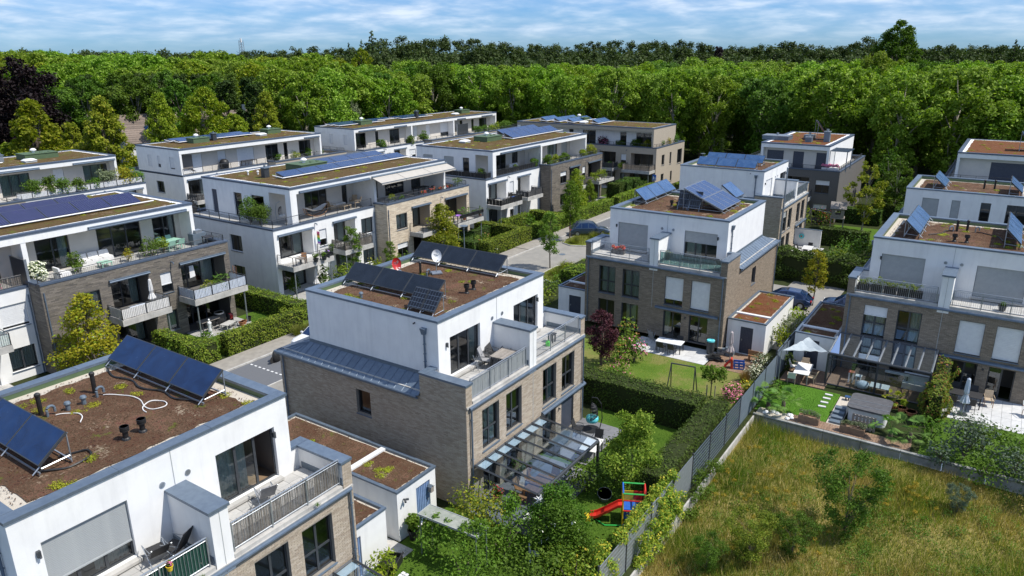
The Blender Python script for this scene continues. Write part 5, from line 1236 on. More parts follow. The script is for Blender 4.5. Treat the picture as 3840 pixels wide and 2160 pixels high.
def patio(label, loc, pts, s, m, sy=None, n='patio', sub='paving_slab', z=.03, alongx=True):
    t = thing(n, label, 'patio', (loc[0], loc[1], 0)); 
    for (x0, x1, y0, y1) in pts: slabs(t, x0-loc[0], x1-loc[0], y0-loc[1], y1-loc[1], z, s, m, name=sub, sy=sy)
    return t
patio('pale stone patio in front of the brown villa', (46.2, 15.5), [(46.4, 49.1, 15.4, 21.3)], .9, 'paver_light', .6)
patio('light paved patio at the right edge of the picture', (46.8, -6), [(46.9, 51.2, -8, 1.0)], .8, 'paver_light', .5)
patio('grey slab patio under the glass roof of the central villa', (23.6, 14.8), [(23.7, 30.0, 15.0, 18.7)], .6, 'paver_dark')
patio('grey slab patio with the hanging chair', (30.3, 15.6), [(30.4, 35.0, 16.0, 18.7)], .6, 'paver_dark')
patio('timber deck with the folded pale parasol beside the patio', (46.2, 12.2), [(46.4, 49.8, 12.2, 15.3)], 3.4, 'wood_deck', .145, 'deck', 'deck_board')
patio('brown timber deck with the table under the shade sail', (46.8, 7.8), [(46.9, 49.8, 7.6, 10.4)], 2.9, 'wood_deck', .145, 'deck', 'deck_board')
patio('timber walkway along the low concrete wall of the palm garden', (41.3, 1.5), [(41.35, 42.3, 2.0, 8.6)], .95, 'wood_deck', .145, 'deck', 'deck_board')
patio('dark floor inside the conservatory', (47.9, 1.9), [(47.95, 51.2, 1.95, 7.7)], .6, 'wood_deck')
sheet('gravel_bed', rect(41.9, 46.4, 5.7, 6.5), .02, 'gravel'); sheet('gravel_bed', rect(41.35, 42.2, 8.4, 10.3), .02, 'gravel')
sheet('path', rect(19.3, 20.15, 19, 33), .012, 'concrete')
for k, (x, y) in enumerate(((46.2, 7.15), (45.6, 7.15), (44.95, 7.15), (44.3, 7.15))):
    b = MB(); b.rbox((x, y, .04), (.2, .44, .05), .05*k); tag(b.build('stepping_stone', 'paver_light', origin=(x, y, .0)), ['stepping stone nearest the conservatory', 'second stepping stone from the conservatory', 'third stepping stone from the conservatory', 'stepping stone farthest from the conservatory'][k]+' on the lawn', 'stepping stone', 'stepping stones by the hot tub')

def glass_roof(label, x0, x1, y0, y1, zw, zo, n, side='S', walls=False, name='glass_canopy', loc=None):
    """lean-to glass roof; wall edge on y1 (side S) or on x1 (side W)"""
    t = thing(name, label, 'glass roof', (x0, y0, 0)); lx, ly = x1-x0, y1-y0
    def P(u, v, z=0.):      # u along the wall 0..1, v from outer edge (0) to wall (1)
        zz = zo+(zw-zo)*v+z
        return (u*lx, v*ly, zz) if side == 'S' else (v*lx, u*ly, zz)
    for k in range(n+1):
        a = MB(); a.tube([P(k/n, 0, .03), P(k/n, 1, .03)], .06, 4); a.build('rafter', 'dark_frame' if side == 'S' else 'galvanised', t)
    for k in range(n):
        a = MB(); e = .01; a.poly([P(k/n+e, 0), P((k+1)/n-e, 0), P((k+1)/n-e, 1), P(k/n+e, 1)]); a.build('glass_pane', 'glass_clear', t)
    a = MB(); a.tube([P(0, 0, -.04), P(1, 0, -.04)], .085, 8); a.build('gutter', 'dark_frame', t)
    a = MB(); a.tube([P(0, 1, .0), P(1, 1, .0)], .06, 4); a.build('wall_beam', 'dark_frame', t)
    for u in ((0, 1) if not walls else (0, .5, 1)):
        q = P(u, 0); a = MB(); a.box(q[0]-.06, q[0]+.06, q[1]-.06, q[1]+.06, 0, zo-.1); a.build('post', 'dark_frame', t)
    if walls:
        a = MB()
        for u in (0, 1):
            for v in (0, .5, 1): q = P(u, v); a.box(q[0]-.03, q[0]+.03, q[1]-.03, q[1]+.03, 0, q[2]-.04)
        for z in (.05, zo-.35): 
            q, r = P(0, 0), P(1, 0); a.tube([(q[0], q[1], z), (r[0], r[1], z)], .04, 4)
            for u in (0, 1): q, r = P(u, 0), P(u, 1); a.tube([(q[0], q[1], z), (r[0], r[1], z)], .04, 4)
        a.build('side_frame', 'dark_frame', t)
        for k in range(4):
            if k == 3: continue
            q, r = P(k/4, 0), P((k+1)/4, 0); a = MB(); a.poly([(q[0], q[1], .1), (r[0], r[1], .1), (r[0], r[1], zo-.4), (q[0], q[1], zo-.4)]); a.build('glass_pane', 'glass', t)
        q, r = P(1, 0), P(1, 1); a = MB(); a.poly([(q[0], q[1], .1), (r[0], r[1], .1), (r[0], r[1], zo-.1), (q[0], q[1], zo-.1)]); a.build('glass_pane', 'glass', t)
    else:
        a = MB(); a.poly([P(.005, .86, -.04), P(.995, .86, -.04), P(.995, .985, -.04), P(.005, .985, -.04)]); a.build('folded_blind', 'cloth_white', t)
    return t
glass_roof('sloping glass patio roof with dark rafters against the central villa', 24.2, 30.0, 15.1, 18.6, 2.28, 1.98, 7)
glass_roof('dark framed glass conservatory of the right villa beside the hot tub', 47.9, 51.1, 1.9, 7.75, 2.55, 2.2, 8, side='W', walls=True, name='conservatory')
glass_roof('corner of a glass patio roof at the bottom edge below the near left villa', 10.3, 16.2, 15.4, 18.5, 2.3, 2.05, 6)

# ================================================================== furniture kit
def table(label, x, y, z, w, d, h=.74, rz=0., top='wood_table', leg='dark_frame', cat='table', name='table', th=.04, group=None, planks=0):
    t = thing(name, label, cat, (x, y, z), rz, group)
    if planks:
        for k in range(planks): b = MB(); b.box(-w/2, w/2, -d/2+d*k/planks+.004, -d/2+d*(k+1)/planks-.004, h-th, h); b.build('board', top, t)
    else: b = MB(); b.box(-w/2, w/2, -d/2, d/2, h-th, h); b.build('tabletop', top, t)
    for sx in (-1, 1):
        for sy in (-1, 1): b = MB(); b.box(sx*(w/2-.07)-.03, sx*(w/2-.07)+.03, sy*(d/2-.07)-.03, sy*(d/2-.07)+.03, 0, h-th-.002); b.build('leg', leg, t)
    return t
def chair(label, x, y, z, rz=0., m='wicker', leg='dark_frame', arms=True, s=1., recl=.15, name='chair', group=None, h=.9):
    """faces local -y"""
    t = thing(name, label, 'chair', (x, y, z), rz, group, s)
    b = MB(); b.box(-.24, .24, -.24, .22, .42, .46); b.build('seat', m, t)
    b = MB(); b.hexa([(-.24, .20, .46), (.24, .20, .46), (.24, .23, .46), (-.24, .23, .46), (-.23, .20+recl, h), (.23, .20+recl, h), (.23, .23+recl, h), (-.23, .23+recl, h)]); b.build('backrest', m, t)
    for sx in (-1, 1):
        for sy in (-1, 1): b = MB(); b.tube([(sx*.23, sy*.22, 0), (sx*.22, sy*.2, .43)], .018, 5); b.build('leg', leg, t)
        if arms: b = MB(); b.tube([(sx*.25, -.22, .43), (sx*.26, -.2, .66), (sx*.26, .26, .66)], .02, 5); b.build('armrest', leg if m != 'wicker' else m, t)
    return t
def parasol(label, x, y, z, h, m, rz=0., tilt=0.):
    t = thing('parasol', label, 'parasol', (x, y, z), rz); b = MB(); b.tube([(0, 0, 0), (0, 0, h)], .025, 6); b.build('pole', 'galvanised', t)
    b = MB(); b.lathe((0, 0, 0), [(.28, 0), (.28, .06), (.06, .1)], 10); b.build('base', 'dark_frame', t)
    n = 16; c = MB(); prof = [(.03, h), (.10, h-.08), (.12, h*.75), (.13, h*.62), (.08, h*.56), (.15, h*.48), (.24, h*.36), (.20, h*.33)]
    i0 = len(c.v)
    for (r, zz) in prof:
        for j in range(n): q = 1+(.22 if j % 2 else -.22)*(1 if zz < h-.1 else 0); a = 2*math.pi*j/n; c.v.append((r*q*math.cos(a), r*q*math.sin(a), zz))
    for k in range(len(prof)-1):
        for j in range(n): a = i0+k*n+j; b_ = i0+k*n+(j+1) % n; c.f.append((a, a+n, b_+n, b_)); c.m.append(0)
    c.build('folded_canopy', m, t); b = MB(); b.tube([(.145*math.cos(a), .145*math.sin(a), h*.57) for a in [k*math.pi/4 for k in range(9)]], .015, 4); b.build('strap', 'cloth_grey', t)
    return t
def pot(label, x, y, z, r, h, m='terracotta', plant=None, ph=.4, n=250, ls=.05, flower=None, name='plant_pot', seed=None, group=None):
    t = thing(name, label, 'plant pot', (x, y, z), 0, group); b = MB(); b.lathe((0, 0, 0), [(r*.7, 0), (r*.95, h*.85), (r*1.08, h*.86), (r*1.08, h), (r*.9, h), (r*.88, h-.05), (0, h-.05)], 14); b.build('pot', m, t)
    if plant:
        rg = random.Random(seed or int(x*7+y*13)); cs = [(rg.uniform(-r*.6, r*.6), rg.uniform(-r*.6, r*.6), h+ph*rg.uniform(.25, .8)) for _ in range(6)]; rs = [max(r*.6, ph*.32)*rg.uniform(.7, 1.2) for _ in cs]
        link(bpy.data.objects.new('foliage', mesh_quads('foliage', cloud(cs, rs, n, ls, int(abs(x*7+y)), squash=1.), plant)), t)
        s = MB()
        for c in cs[:3]: s.tube([(0, 0, h-.06), c], .012, 4, caps=False)
        s.build('stem', 'trunk', t)
        if flower: link(bpy.data.objects.new('blossom', mesh_quads('blossom', cloud(cs, [q*1.1 for q in rs], max(20, n//4), ls*1.1, int(abs(x*3+y)), squash=1., shell=.05, jit=.3), flower)), t)
    return t
def planter(label, x, y, z, w, d, h, m, plant, ph=.4, n=500, ls=.05, flower=None, rz=0., nf=None, name='planter'):
    t = thing(name, label, 'planter', (x, y, z), rz); b = MB(); e = .03
    for (a, b_, c, d_) in ((-w/2, w/2, -d/2, -d/2+e), (-w/2, w/2, d/2-e, d/2), (-w/2, -w/2+e, -d/2+e+.001, d/2-e-.001), (w/2-e, w/2, -d/2+e+.001, d/2-e-.001)): b.box(a, b_, c, d_, 0, h)
    b.box(-w/2+e, w/2-e, -d/2+e, d/2-e, .02, h-.06); b.build('box', m, t)
    if plant:
        rg = random.Random(int(x*5+y*3)); k = max(4, int(w*5)); cs = [(-w/2+w*(i+.5)/k, rg.uniform(-d*.2, d*.2), h+ph*rg.uniform(.2, .75)) for i in range(k)]; rs = [max(d*.4, ph*.33)*rg.uniform(.7, 1.2) for _ in cs]
        link(bpy.data.objects.new('foliage', mesh_quads('foliage', cloud(cs, rs, n, ls, int(abs(x*9+y)), squash=.95), plant)), t)
        if flower: link(bpy.data.objects.new('blossom', mesh_quads('blossom', cloud(cs, [q*1.08 for q in rs], nf or n//3, ls*1.1, int(abs(x+y)), squash=.95, shell=.06, jit=.3), flower)), t)
    return t
def palm(label, x, y, z, h, n=13, fl=.75, seed=1, m='leaf_palm', name='palm', potted=None):
    t = thing(name, label, 'palm', (x, y, z), 0); rg = random.Random(seed); b = MB()
    if potted: b0 = MB(); b0.lathe((0, 0, 0), [(.16, 0), (.22, .3), (.2, .3), (0, .27)], 12); b0.build('pot', potted, t)
    b.tube([(0, 0, 0), (.02, 0, h*.5), (0, .02, h)], [.11 if not potted else .04, .09 if not potted else .04, .08 if not potted else .035], 8)
    for k in range(int(h/.09)): b.tube([(0, 0, k*.09+.03), (0, 0, k*.09+.06)], .125 if not potted else .05, 7)
    b.build('trunk', 'trunk', t)
    for k in range(n):
        a = k*2.4; el = rg.uniform(-.25, 1.15); L = fl*rg.uniform(.8, 1.1); d = Vector((math.cos(a)*math.cos(el), math.sin(a)*math.cos(el), math.sin(el))); o = Vector((0, 0, h)); e = o+d*L; side = d.cross(Vector((0, 0, 1))).normalized(); up = side.cross(d)
        f = MB(); f.tube([o, e], .010, 3, caps=False); S_ = fl*.62
        for q in range(15):
            u = (q-7)/7*1.35; dd = (d*math.cos(u)+side*math.sin(u)).normalized(); ln = S_*(1-.18*abs(u)); tip = e+dd*ln+Vector((0, 0, -.22*ln)); w_ = side*math.cos(u)*.016-d*math.sin(u)*.016; mid = e+dd*ln*.55
            w_ = w_*1.5; f.poly([e-w_*.3, mid-w_, tip, mid+w_]); 
        f.build('frond', m, t)
    return t
def grass_tuft(label, x, y, z, r, h, m, n=400, name='ornamental_grass', w=.008):
    rng = np.random.default_rng(int(x*11+y)); a = rng.uniform(0, 6.28, n); q = rng.random(n)**.5; rr = r*q
    B_ = np.stack([rr*.35*np.cos(a), rr*.35*np.sin(a), np.zeros(n)], 1); hh = h*rng.uniform(.6, 1.1, n)*(1-.4*q**2); T = np.stack([rr*np.cos(a), rr*np.sin(a), hh], 1); d = np.stack([-np.sin(a), np.cos(a), np.zeros(n)], 1)*w
    V = np.stack([B_-d, B_+d, T], 1); o = bpy.data.objects.new(name, mesh_quads(name, V, m, 3)); o.location = (x, y, z); link(o); return tag(o, label, 'ornamental grass')
# ---- roof terraces of A
zf = 5.59
def lounger(label, x, y, z, rz, m, back=.9, ln=.75, name='deck_chair'):
    t = thing(name, label, 'deck chair', (x, y, z), rz)
    b = MB(); b.hexa([(-.27, -.25, .36), (.27, -.25, .36), (.27, .25, .30), (-.27, .25, .30), (-.27, -.25, .39), (.27, -.25, .39), (.27, .25, .33), (-.27, .25, .33)]); b.build('seat', m, t)
    b = MB(); b.hexa([(-.27, .25, .31), (.27, .25, .31), (.27, .28, .31), (-.27, .28, .31), (-.27, .62, back), (.27, .62, back), (.27, .65, back), (-.27, .65, back)]); b.build('backrest', m, t)
    b = MB()
    for s in (-1, 1):
        b.tube([(s*.3, -.35, .0), (s*.3, .35, .52), (s*.3, .65, back)], .016, 5); b.tube([(s*.3, .5, 0), (s*.3, -.25, .55), (s*.3, .4, .58)], .016, 5)
    b.build('folding_frame', 'galvanised', t); return t
lounger('grey folding deck chair by the open terrace door behind the reed screen', 13.9, 20.15, zf, R(160), 'cloth_grey')
lounger('black folding chair standing in the shade of the dividing wall', 10.35, 20.1, zf, R(200), 'black_mesh', 1.05)
table('low woven side table in front of the black folding chair', 10.2, 19.3, zf, .62, .6, .42, R(8), 'cloth_dark', 'black_mesh')
lounger('second black chair folded against the wall on the near left terrace', 9.9, 20.4, zf, R(170), 'black_mesh', .8)
o = pot('orange flower pot hanging on the terrace railing at the bottom left', 9.35, 18.62, 6.33, .10, .17, 'yellow', 'leaf_fresh', .14, 90, .03, 'plum_flower', name='hanging_pot')
grass_tuft('weeds growing out of the terrace ledge at the near railing', 10.2, 18.45, 5.5, .2, .2, 'leaf_fresh', 60); grass_tuft('weeds on the ledge below the reed screen', 14.8, 18.45, 5.5, .15, .18, 'leaf_fresh', 50)
# ---- B terraces
table('brown slatted dining table on the central roof terrace', 28.3, 19.75, zf, 1.3, .85, .72, R(4), 'wood_grey', 'dark_frame', planks=7)
chair('grey mesh chair left of the dining table, back to the wall', 27.75, 20.35, zf, R(20), 'cloth_grey', h=1.05, recl=.25)
chair('stacked black folding chair against the white dividing wall', 28.55, 20.6, zf, R(-10), 'black_mesh', h=1.0, recl=.3)
chair('dark chair in the corner of the dividing wall', 29.05, 20.1, zf, R(-75), 'black_mesh', h=1.0, recl=.22)
chair('black chair leaning behind the dining table on the central terrace', 28.25, 20.72, zf, R(5), 'cloth_dark', h=1.02, recl=.3)
t = thing('folded_drying_rack', 'folded drying rack leaning by the terrace window', 'drying rack', (27.3, 20.5, zf), R(15)); b = MB()
for k in range(7): b.tube([(-.3, .02*k, .1+.1*k), (.3, .02*k+.1, .1+.1*k)], .01, 4)
for s in (-.3, .3): b.tube([(s, -.1, 0), (s, .25, .9)], .015, 5); b.tube([(s, .25, 0), (s, -.05, .85)], .015, 5)
b.build('frame', 'galvanised', t)
def can(x, y, z):
    t = thing('watering_can', 'bright green watering can on the right half of the central roof terrace', 'watering can', (x, y, z), R(200)); b = MB(); b.lathe((0, 0, 0), [(.13, 0), (.13, .22), (.09, .27), (.0, .27)], 12); b.build('body', 'bright_green', t)
    b = MB(); b.tube([(.12, 0, .06), (.3, 0, .26)], [.025, .018], 6); b.tube([(.29, 0, .25), (.34, 0, .30)], [.02, .05], 8); b.build('spout', 'bright_green', t); b = MB(); b.tube([(-.12, 0, .06), (-.2, 0, .16), (-.14, 0, .3), (0, 0, .32), (.06, 0, .26)], .014, 5); b.build('handle', 'bright_green', t)
can(31.9, 19.3, zf)
table('small black side table beside the green watering can', 32.5, 19.4, zf, .4, .4, .5, 0, 'black_mesh')
# ---- B patio
table('oiled wooden dining table under the glass roof', 26.6, 16.5, .03, 1.7, .95, .74, R(3), 'wood_table', 'wood_table', planks=6)
for k, (x, y, r, lb) in enumerate(((25.5, 16.9, 80, 'orange-brown folding chair at the left end of the patio table'), (26.2, 17.3, 0, 'wooden chair on the house side of the patio table'), (27.1, 17.3, -5, 'second wooden chair on the house side of the patio table'), (26.3, 15.6, 180, 'wooden chair on the garden side of the patio table'), (27.9, 16.5, -90, 'wooden chair at the right end of the patio table'))): chair(lb, x, y, .03, R(r), 'wood_table', 'wood_table', arms=False)
pot('pot of red flowers under the left end of the glass roof', 25.2, 18.0, .03, .22, .35, 'terracotta', 'leaf_mid', .5, 260, .05, 'red_flower'); pot('leafy fig pot behind the patio table', 27.3, 18.2, .03, .2, .35, 'dark_frame', 'leaf_fresh', .9, 320, .08)
pot('low herb pot beside the patio door', 28.3, 18.2, .03, .16, .25, 'terracotta', 'leaf_mid', .3, 120, .04)
t = table('small white children table by the patio edge', 24.5, 15.7, .03, .7, .5, .45, R(20), 'white_plastic', 'white_plastic'); 
t = thing('toy_chair', 'pink plastic toy chair beside the patio edge', 'toy chair', (24.9, 15.5, .03), R(30)); b = MB(); b.box(-.16, .16, -.16, .16, .24, .28); b.box(-.15, .15, .13, .16, .281, .55); b.build('seat', 'pink', t); b = MB()
for sx in (-1, 1):
    for sy in (-1, 1): b.tube([(sx*.17, sy*.17, 0), (sx*.13, sy*.13, .24)], .02, 5)
b.build('legs', 'pink', t)
t = thing('star_lamp', 'white many-pointed paper star hanging at the corner of the glass roof', 'star lamp', (24.15, 14.95, 1.78)); b = MB(); rg = random.Random(4)
for k in range(18):
    ph = math.acos(1-2*(k+.5)/18); a = k*2.4; d = Vector((math.sin(ph)*math.cos(a), math.sin(ph)*math.sin(a), math.cos(ph))); b.tube([d*.05, d*.32], [.075, .002], 4)
b.build('spikes', 'white_plastic', t); b = MB(); b.tube([(0, 0, .25), (.05, .12, .3)], .006, 3); b.build('cord', 'dark_frame', t)
table('table with a white cloth on the slab patio', 31.4, 16.2, .03, 1.5, .9, .72, R(10), 'cloth_white', 'dark_frame', th=.05)
t = thing('storage_box', 'long grey cushion box by the dark patio door', 'storage box', (31.2, 17.9, .03)); b = MB(); b.box(-.8, .8, -.35, .35, 0, .58); b.build('body', 'cloth_grey', t); b = MB(); b.box(-.84, .84, -.39, .39, .584, .66); b.build('lid', 'vent_blue', t)
chair('dark garden chair on the slab patio by the wall', 33.0, 17.9, .03, R(10), 'black_mesh'); chair('dark garden chair beside the white cloth table', 32.5, 16.4, .03, R(-80), 'black_mesh')
mat('umbrella_sail', (.40, .45, .47), (.34, .39, .42), 5, .9)
def egg(x, y):
    t = thing('hanging_chair', 'black woven hanging egg chair with turquoise cushion on a stand', 'hanging chair', (x, y, .02), R(200)); b = MB(); b.lathe((0, 0, 0), [(.5, 0), (.5, .04), (.05, .06)], 20)
    b.tube([(0, .48, .03), (0, .62, .8), (0, .55, 1.7), (0, .3, 2.05), (0, 0, 2.05)], .03, 6); b.build('stand', 'rubber_black', t)
    b = MB(); n = 16; cz = 1.05
    for k in range(n):
        a = math.pi*k/(n-1)
        pts = []
        for j in range(9): ph = math.pi*j/8; pts.append((.42*math.sin(ph)*math.cos(a), .36*math.sin(ph)*math.sin(a), cz+.62*math.cos(ph)))
        b.tube(pts, .022, 3, caps=False)
    for j in range(1, 9): ph = math.pi*j/9; b.tube([(.42*math.sin(ph)*math.cos(a), .36*math.sin(ph)*math.sin(a), cz+.62*math.cos(ph)) for a in [math.pi*i/8 for i in range(9)]], .018, 3, caps=False)
    b.tube([(0, 0, cz+.6), (0, 0, 2.05)], .015, 4); b.build('basket', 'rubber_black', t)
    c = MB(); c.lathe((0, .05, .5), [(.05, 0), (.33, .05), (.38, .2), (.34, .35), (.1, .4), (0, .41)], 12); c.build('cushion', 'turquoise', t, smooth=True)
egg(34.0, 17.6)
# ---- garden of B
t = thing('play_tower', 'colourful tube climbing tower with a red slide on the lawn by the fence', 'play tower', (27.35, 11.85, 0), R(-63))
for k, (x, y) in enumerate(((-.5, -.45), (.5, -.45), (.5, .45), (-.5, .45))): b = MB(); b.tube([(x, y, 0), (x, y, 1.75)], .04, 7); b.build('post', ['yellow', 'green_plastic', 'red', 'yellow'][k], t)
for k, (a, c, z, m) in enumerate((((-.5, -.45), (.5, -.45), 1.75, 'green_plastic'), ((.5, -.45), (.5, .45), 1.75, 'red'), ((.5, .45), (-.5, .45), 1.75, 'green_plastic'), ((-.5, .45), (-.5, -.45), 1.75, 'blue'), ((-.5, -.45), (.5, -.45), .85, 'red'), ((.5, .45), (-.5, .45), .85, 'yellow'), ((.5, -.45), (.5, .45), 1.4, 'red'), ((-.5, -.45), (.5, -.45), 1.4, 'red'), ((.5, -.45), (.5, .45), .35, 'blue'), ((-.5, -.45), (.5, -.45), .1, 'blue'))): b = MB(); b.tube([(a[0], a[1], z), (c[0], c[1], z)], .04, 7); b.build('rail', m, t)
b = MB(); b.box(-.46, .46, -.41, .41, .80, .86); b.build('platform', 'blue', t)
for k, (bx_, m) in enumerate((((.47, .5, -.4, 0), 'yellow'), ((.47, .5, .02, .4), 'green_plastic'), ((-.42, 0, .42, .45), 'yellow'), ((.02, .42, .42, .45), 'red'))): b = MB(); b.box(*bx_, .9, 1.36); b.build('side_panel', m, t)
b = MB(); b.box(-.44, .44, -.47, -.44, .45, .8); b.build('side_panel', 'blue', t)
b = MB(); W_ = .22; pr = [(-.5, .88), (-.7, .86), (-1.2, .52), (-1.7, .22), (-2.0, .16)]
for i in range(len(pr)-1):
    (x0, z0), (x1, z1) = pr[i], pr[i+1]; b.hexa([(x1, -W_, z1-.03), (x0, -W_, z0-.03), (x0, W_, z0-.03), (x1, W_, z1-.03), (x1, -W_, z1), (x0, -W_, z0), (x0, W_, z0), (x1, W_, z1)])
    for s in (-1, 1): b.hexa([(x1, s*W_-.02, z1), (x0, s*W_-.02, z0), (x0, s*W_+.02, z0), (x1, s*W_+.02, z1), (x1, s*W_-.02, z1+.12), (x0, s*W_-.02, z0+.12), (x0, s*W_+.02, z0+.12), (x1, s*W_+.02, z1+.12)])
b.build('slide', 'red', t); b = MB(); b.box(-2.25, -1.95, -.26, .26, 0, .15); b.build('slide_foot', 'yellow', t)
b = MB(); b.tube([(.1, -.62, .55), (.1, -.5, .55)], .18, 12); b.build('toy_wheel', 'yellow', t)
b = MB(); b.tube([(-.5, -.45, .06), (-1.3, -.5, .05), (-1.7, -.1, .05)], .035, 6); b.build('rail', 'green_plastic', t); b = MB(); b.tube([(.5, -.45, .05), (.3, -1.0, .05), (-.2, -1.1, .05)], .035, 6); b.build('rail', 'blue', t)
t = thing('zinc_tub', 'oval grey tub lying in the shade under the young tree', 'tub', (28.3, 13.8, 0), R(30)); b = MB(); b.lathe((0, 0, 0), [(.3, 0), (.4, .28), (.42, .28), (.38, .27), (.28, .03), (0, .03)], 18); q = b.build('body', 'galvanised', t); q.scale = (1.3, .85, 1)
t = thing('large_planter', 'big black plastic trough beside the small garage', 'planter', (18.75, 19.0, 0), R(20)); b = MB()
for s in ((-.5, .5, -.32, -.28), (-.5, .5, .28, .32), (-.5, -.46, -.27, .27), (.46, .5, -.27, .27)): b.box(*s, 0, .42)
b.box(-.46, .46, -.28, .28, .02, .2); b.build('trough', 'rubber_black', t); b = MB(); b.box(-.54, .54, -.36, -.3, .40, .45); b.box(-.54, .54, .3, .36, .40, .45); b.build('rim', 'rubber_black', t)
t = thing('solar_light', 'white crossed garden light at the bottom left of the garden', 'garden light', (18.2, 17.8, 0)); b = MB(); b.tube([(0, 0, 0), (0, 0, .5)], .03, 6); b.build('stake', 'dark_frame', t); b = MB()
for x in (-.09, .09):
    for y in (-.09, .09): b.box(x-.07, x+.07, y-.07, y+.07, .5, .54)
b.build('lamp', 'white_plastic', t)
t = thing('garden_canopy', 'weathered grey canopy board on posts overgrown by vine leaves', 'canopy', (20.2, 15.5, 0), R(2)); b = MB(); b.box(0, .85, 0, 1.545, 2.0, 2.03); b.build('sheet', 'canopy_board', t); b = MB(); b.box(0, .85, 1.555, 3.1, 2.0, 2.03); b.build('sheet', 'canopy_board', t)
b = MB()
for e in ((0, .03, 0, 3.1), (.82, .85, 0, 3.1), (.03, .82, 0, .03), (.03, .82, 3.07, 3.1)): b.box(*e, 1.96, 2.05)
b.build('rim', 'shutter_grey', t)
for x, y in ((.05, .1), (.8, .1), (.05, 3.0), (.8, 3.0)): b = MB(); b.tube([(x, y, 0), (x, y, 1.93)], .03, 6); b.build('post', 'galvanised', t)
t = thing('birdhouse', 'small grey birdhouse on the white garage wall', 'birdhouse', (22.4, 19.8, 1.45)); b = MB(); b.box(-.1, .1, -.09, .09, 0, .26); b.build('box', 'wood_grey', t); b = MB(); b.hexa([(-.13, -.12, .26), (0, -.12, .36), (0, .12, .36), (-.13, .12, .26), (-.13, -.12, .28), (0, -.12, .38), (0, .12, .38), (-.13, .12, .28)]); b.hexa([(0, -.12, .36), (.13, -.12, .26), (.13, .12, .26), (0, .12, .36), (0, -.12, .38), (.13, -.12, .28), (.13, .12, .28), (0, .12, .38)]); b.build('roof', 'vent_blue', t)
t = thing('wall_lamp', 'black twin spot lamp on the corner of the white garage', 'lamp', (20.62, 19.86, 2.0)); b = MB(); b.tube([(0, 0, 0), (0, -.1, .02)], .04, 8); b.build('bracket', 'dark_frame', t); b = MB(); b.tube([(-.02, -.1, .02), (-.10, -.2, -.04)], .05, 8); b.build('spot', 'dark_frame', t); b = MB(); b.tube([(.02, -.1, .02), (.12, -.2, .02)], .05, 8); b.build('spot', 'dark_frame', t)
pot('dark pot with a vine shrub at the corner of the white garage', 20.75, 19.5, 0, .26, .5, 'rubber_black', 'leaf_fresh', .7, 600, .08)
t = thing('toy_scooter', 'pale blue folded plastic chair lying among the bushes', 'garden chair', (22.3, 14.3, .1), R(40)); b = MB(); b.box(-.2, .2, -.02, .02, 0, .7); b.build('backrest', 'umbrella_blue', t); b = MB(); b.box(-.2, .2, -.4, -.03, .3, .33); b.build('seat', 'umbrella_blue', t)
# ---- garden of C
t = table('glass topped garden table on the pale patio', 47.55, 18.4, .03, .95, 1.9, .74, R(4), 'shutter_white', 'dark_frame')
for k, (x, y, r, lb) in enumerate(((46.95, 18.0, 90, 'black mesh chair on the lawn side of the glass table, right one'), (46.95, 18.8, 90, 'black mesh chair on the lawn side of the glass table, left one'), (48.2, 18.0, -90, 'black mesh chair on the house side of the glass table, right one'), (48.2, 18.8, -90, 'black mesh chair on the house side of the glass table, left one'))): chair(lb, x, y, .03, R(r), 'black_mesh')
t = thing('folded_chair', 'folded lounger leaning by the bush at the brown villa', 'folding chair', (48.6, 20.2, .03), R(60)); b = MB(); b.tube([(-.3, 0, 0), (-.3, .3, .9)], .02, 5); b.tube([(.3, 0, 0), (.3, .3, .9)], .02, 5); b.tube([(-.3, .3, 0), (-.3, 0, .8)], .02, 5); b.tube([(.3, .3, 0), (.3, 0, .8)], .02, 5); b.build('frame', 'galvanised', t); b = MB(); b.hexa([(-.28, .02, .1), (.28, .02, .1), (.28, .05, .1), (-.28, .05, .1), (-.28, .28, .85), (.28, .28, .85), (.28, .31, .85), (-.28, .31, .85)]); b.build('fabric', 'cloth_grey', t)
parasol('folded pale pink parasol on the timber deck', 47.9, 14.1, .03, 2.3, 'umbrella_pale')
t = thing('rain_barrel', 'tall dark barrel with a turquoise rim beside the patio door', 'barrel', (48.6, 15.75, .03)); b = MB(); b.lathe((0, 0, 0), [(.24, 0), (.28, .3), (.28, .95), (.25, .95), (0, .9)], 16); b.build('body', 'dark_frame', t); b = MB(); b.tube([(0, 0, .951), (0, 0, 1.05)], .285, 16); b.build('rim', 'turquoise', t)
t = thing('black_bag', 'flat pile of crumpled black pond liner on the patio edge', 'plastic sheet', (47.9, 15.2, .03), R(20)); b = MB(); rg = random.Random(5)
for k in range(9): b.rbox((rg.uniform(-.5, .5), rg.uniform(-.3, .3), .05+.02*k), (rg.uniform(.4, .8), rg.uniform(.3, .5), .05), rg.uniform(0, 3), 0, rg.uniform(-.15, .15), rg.uniform(-.15, .15))
b.build('sheet', 'rubber_black', t); tag(t, 'flat pile of crumpled black liner on the patio edge', 'plastic sheet')
t = thing('stacked_wall', 'low dark stone fountain stack at the foot of the downpipe', 'stone stack', (49.0, 14.75, .03)); rg = random.Random(6)
for k in range(14): b = MB(); b.rbox((rg.uniform(-.1, .1), -.45+.3*(k % 4)+rg.uniform(-.03, .03), .08+.15*(k//4)), (.3, .28, .13), rg.uniform(-.1, .1)); b.build('stone', ['wall_concrete', 'vent_blue', 'wood_grey'][k % 3], t)
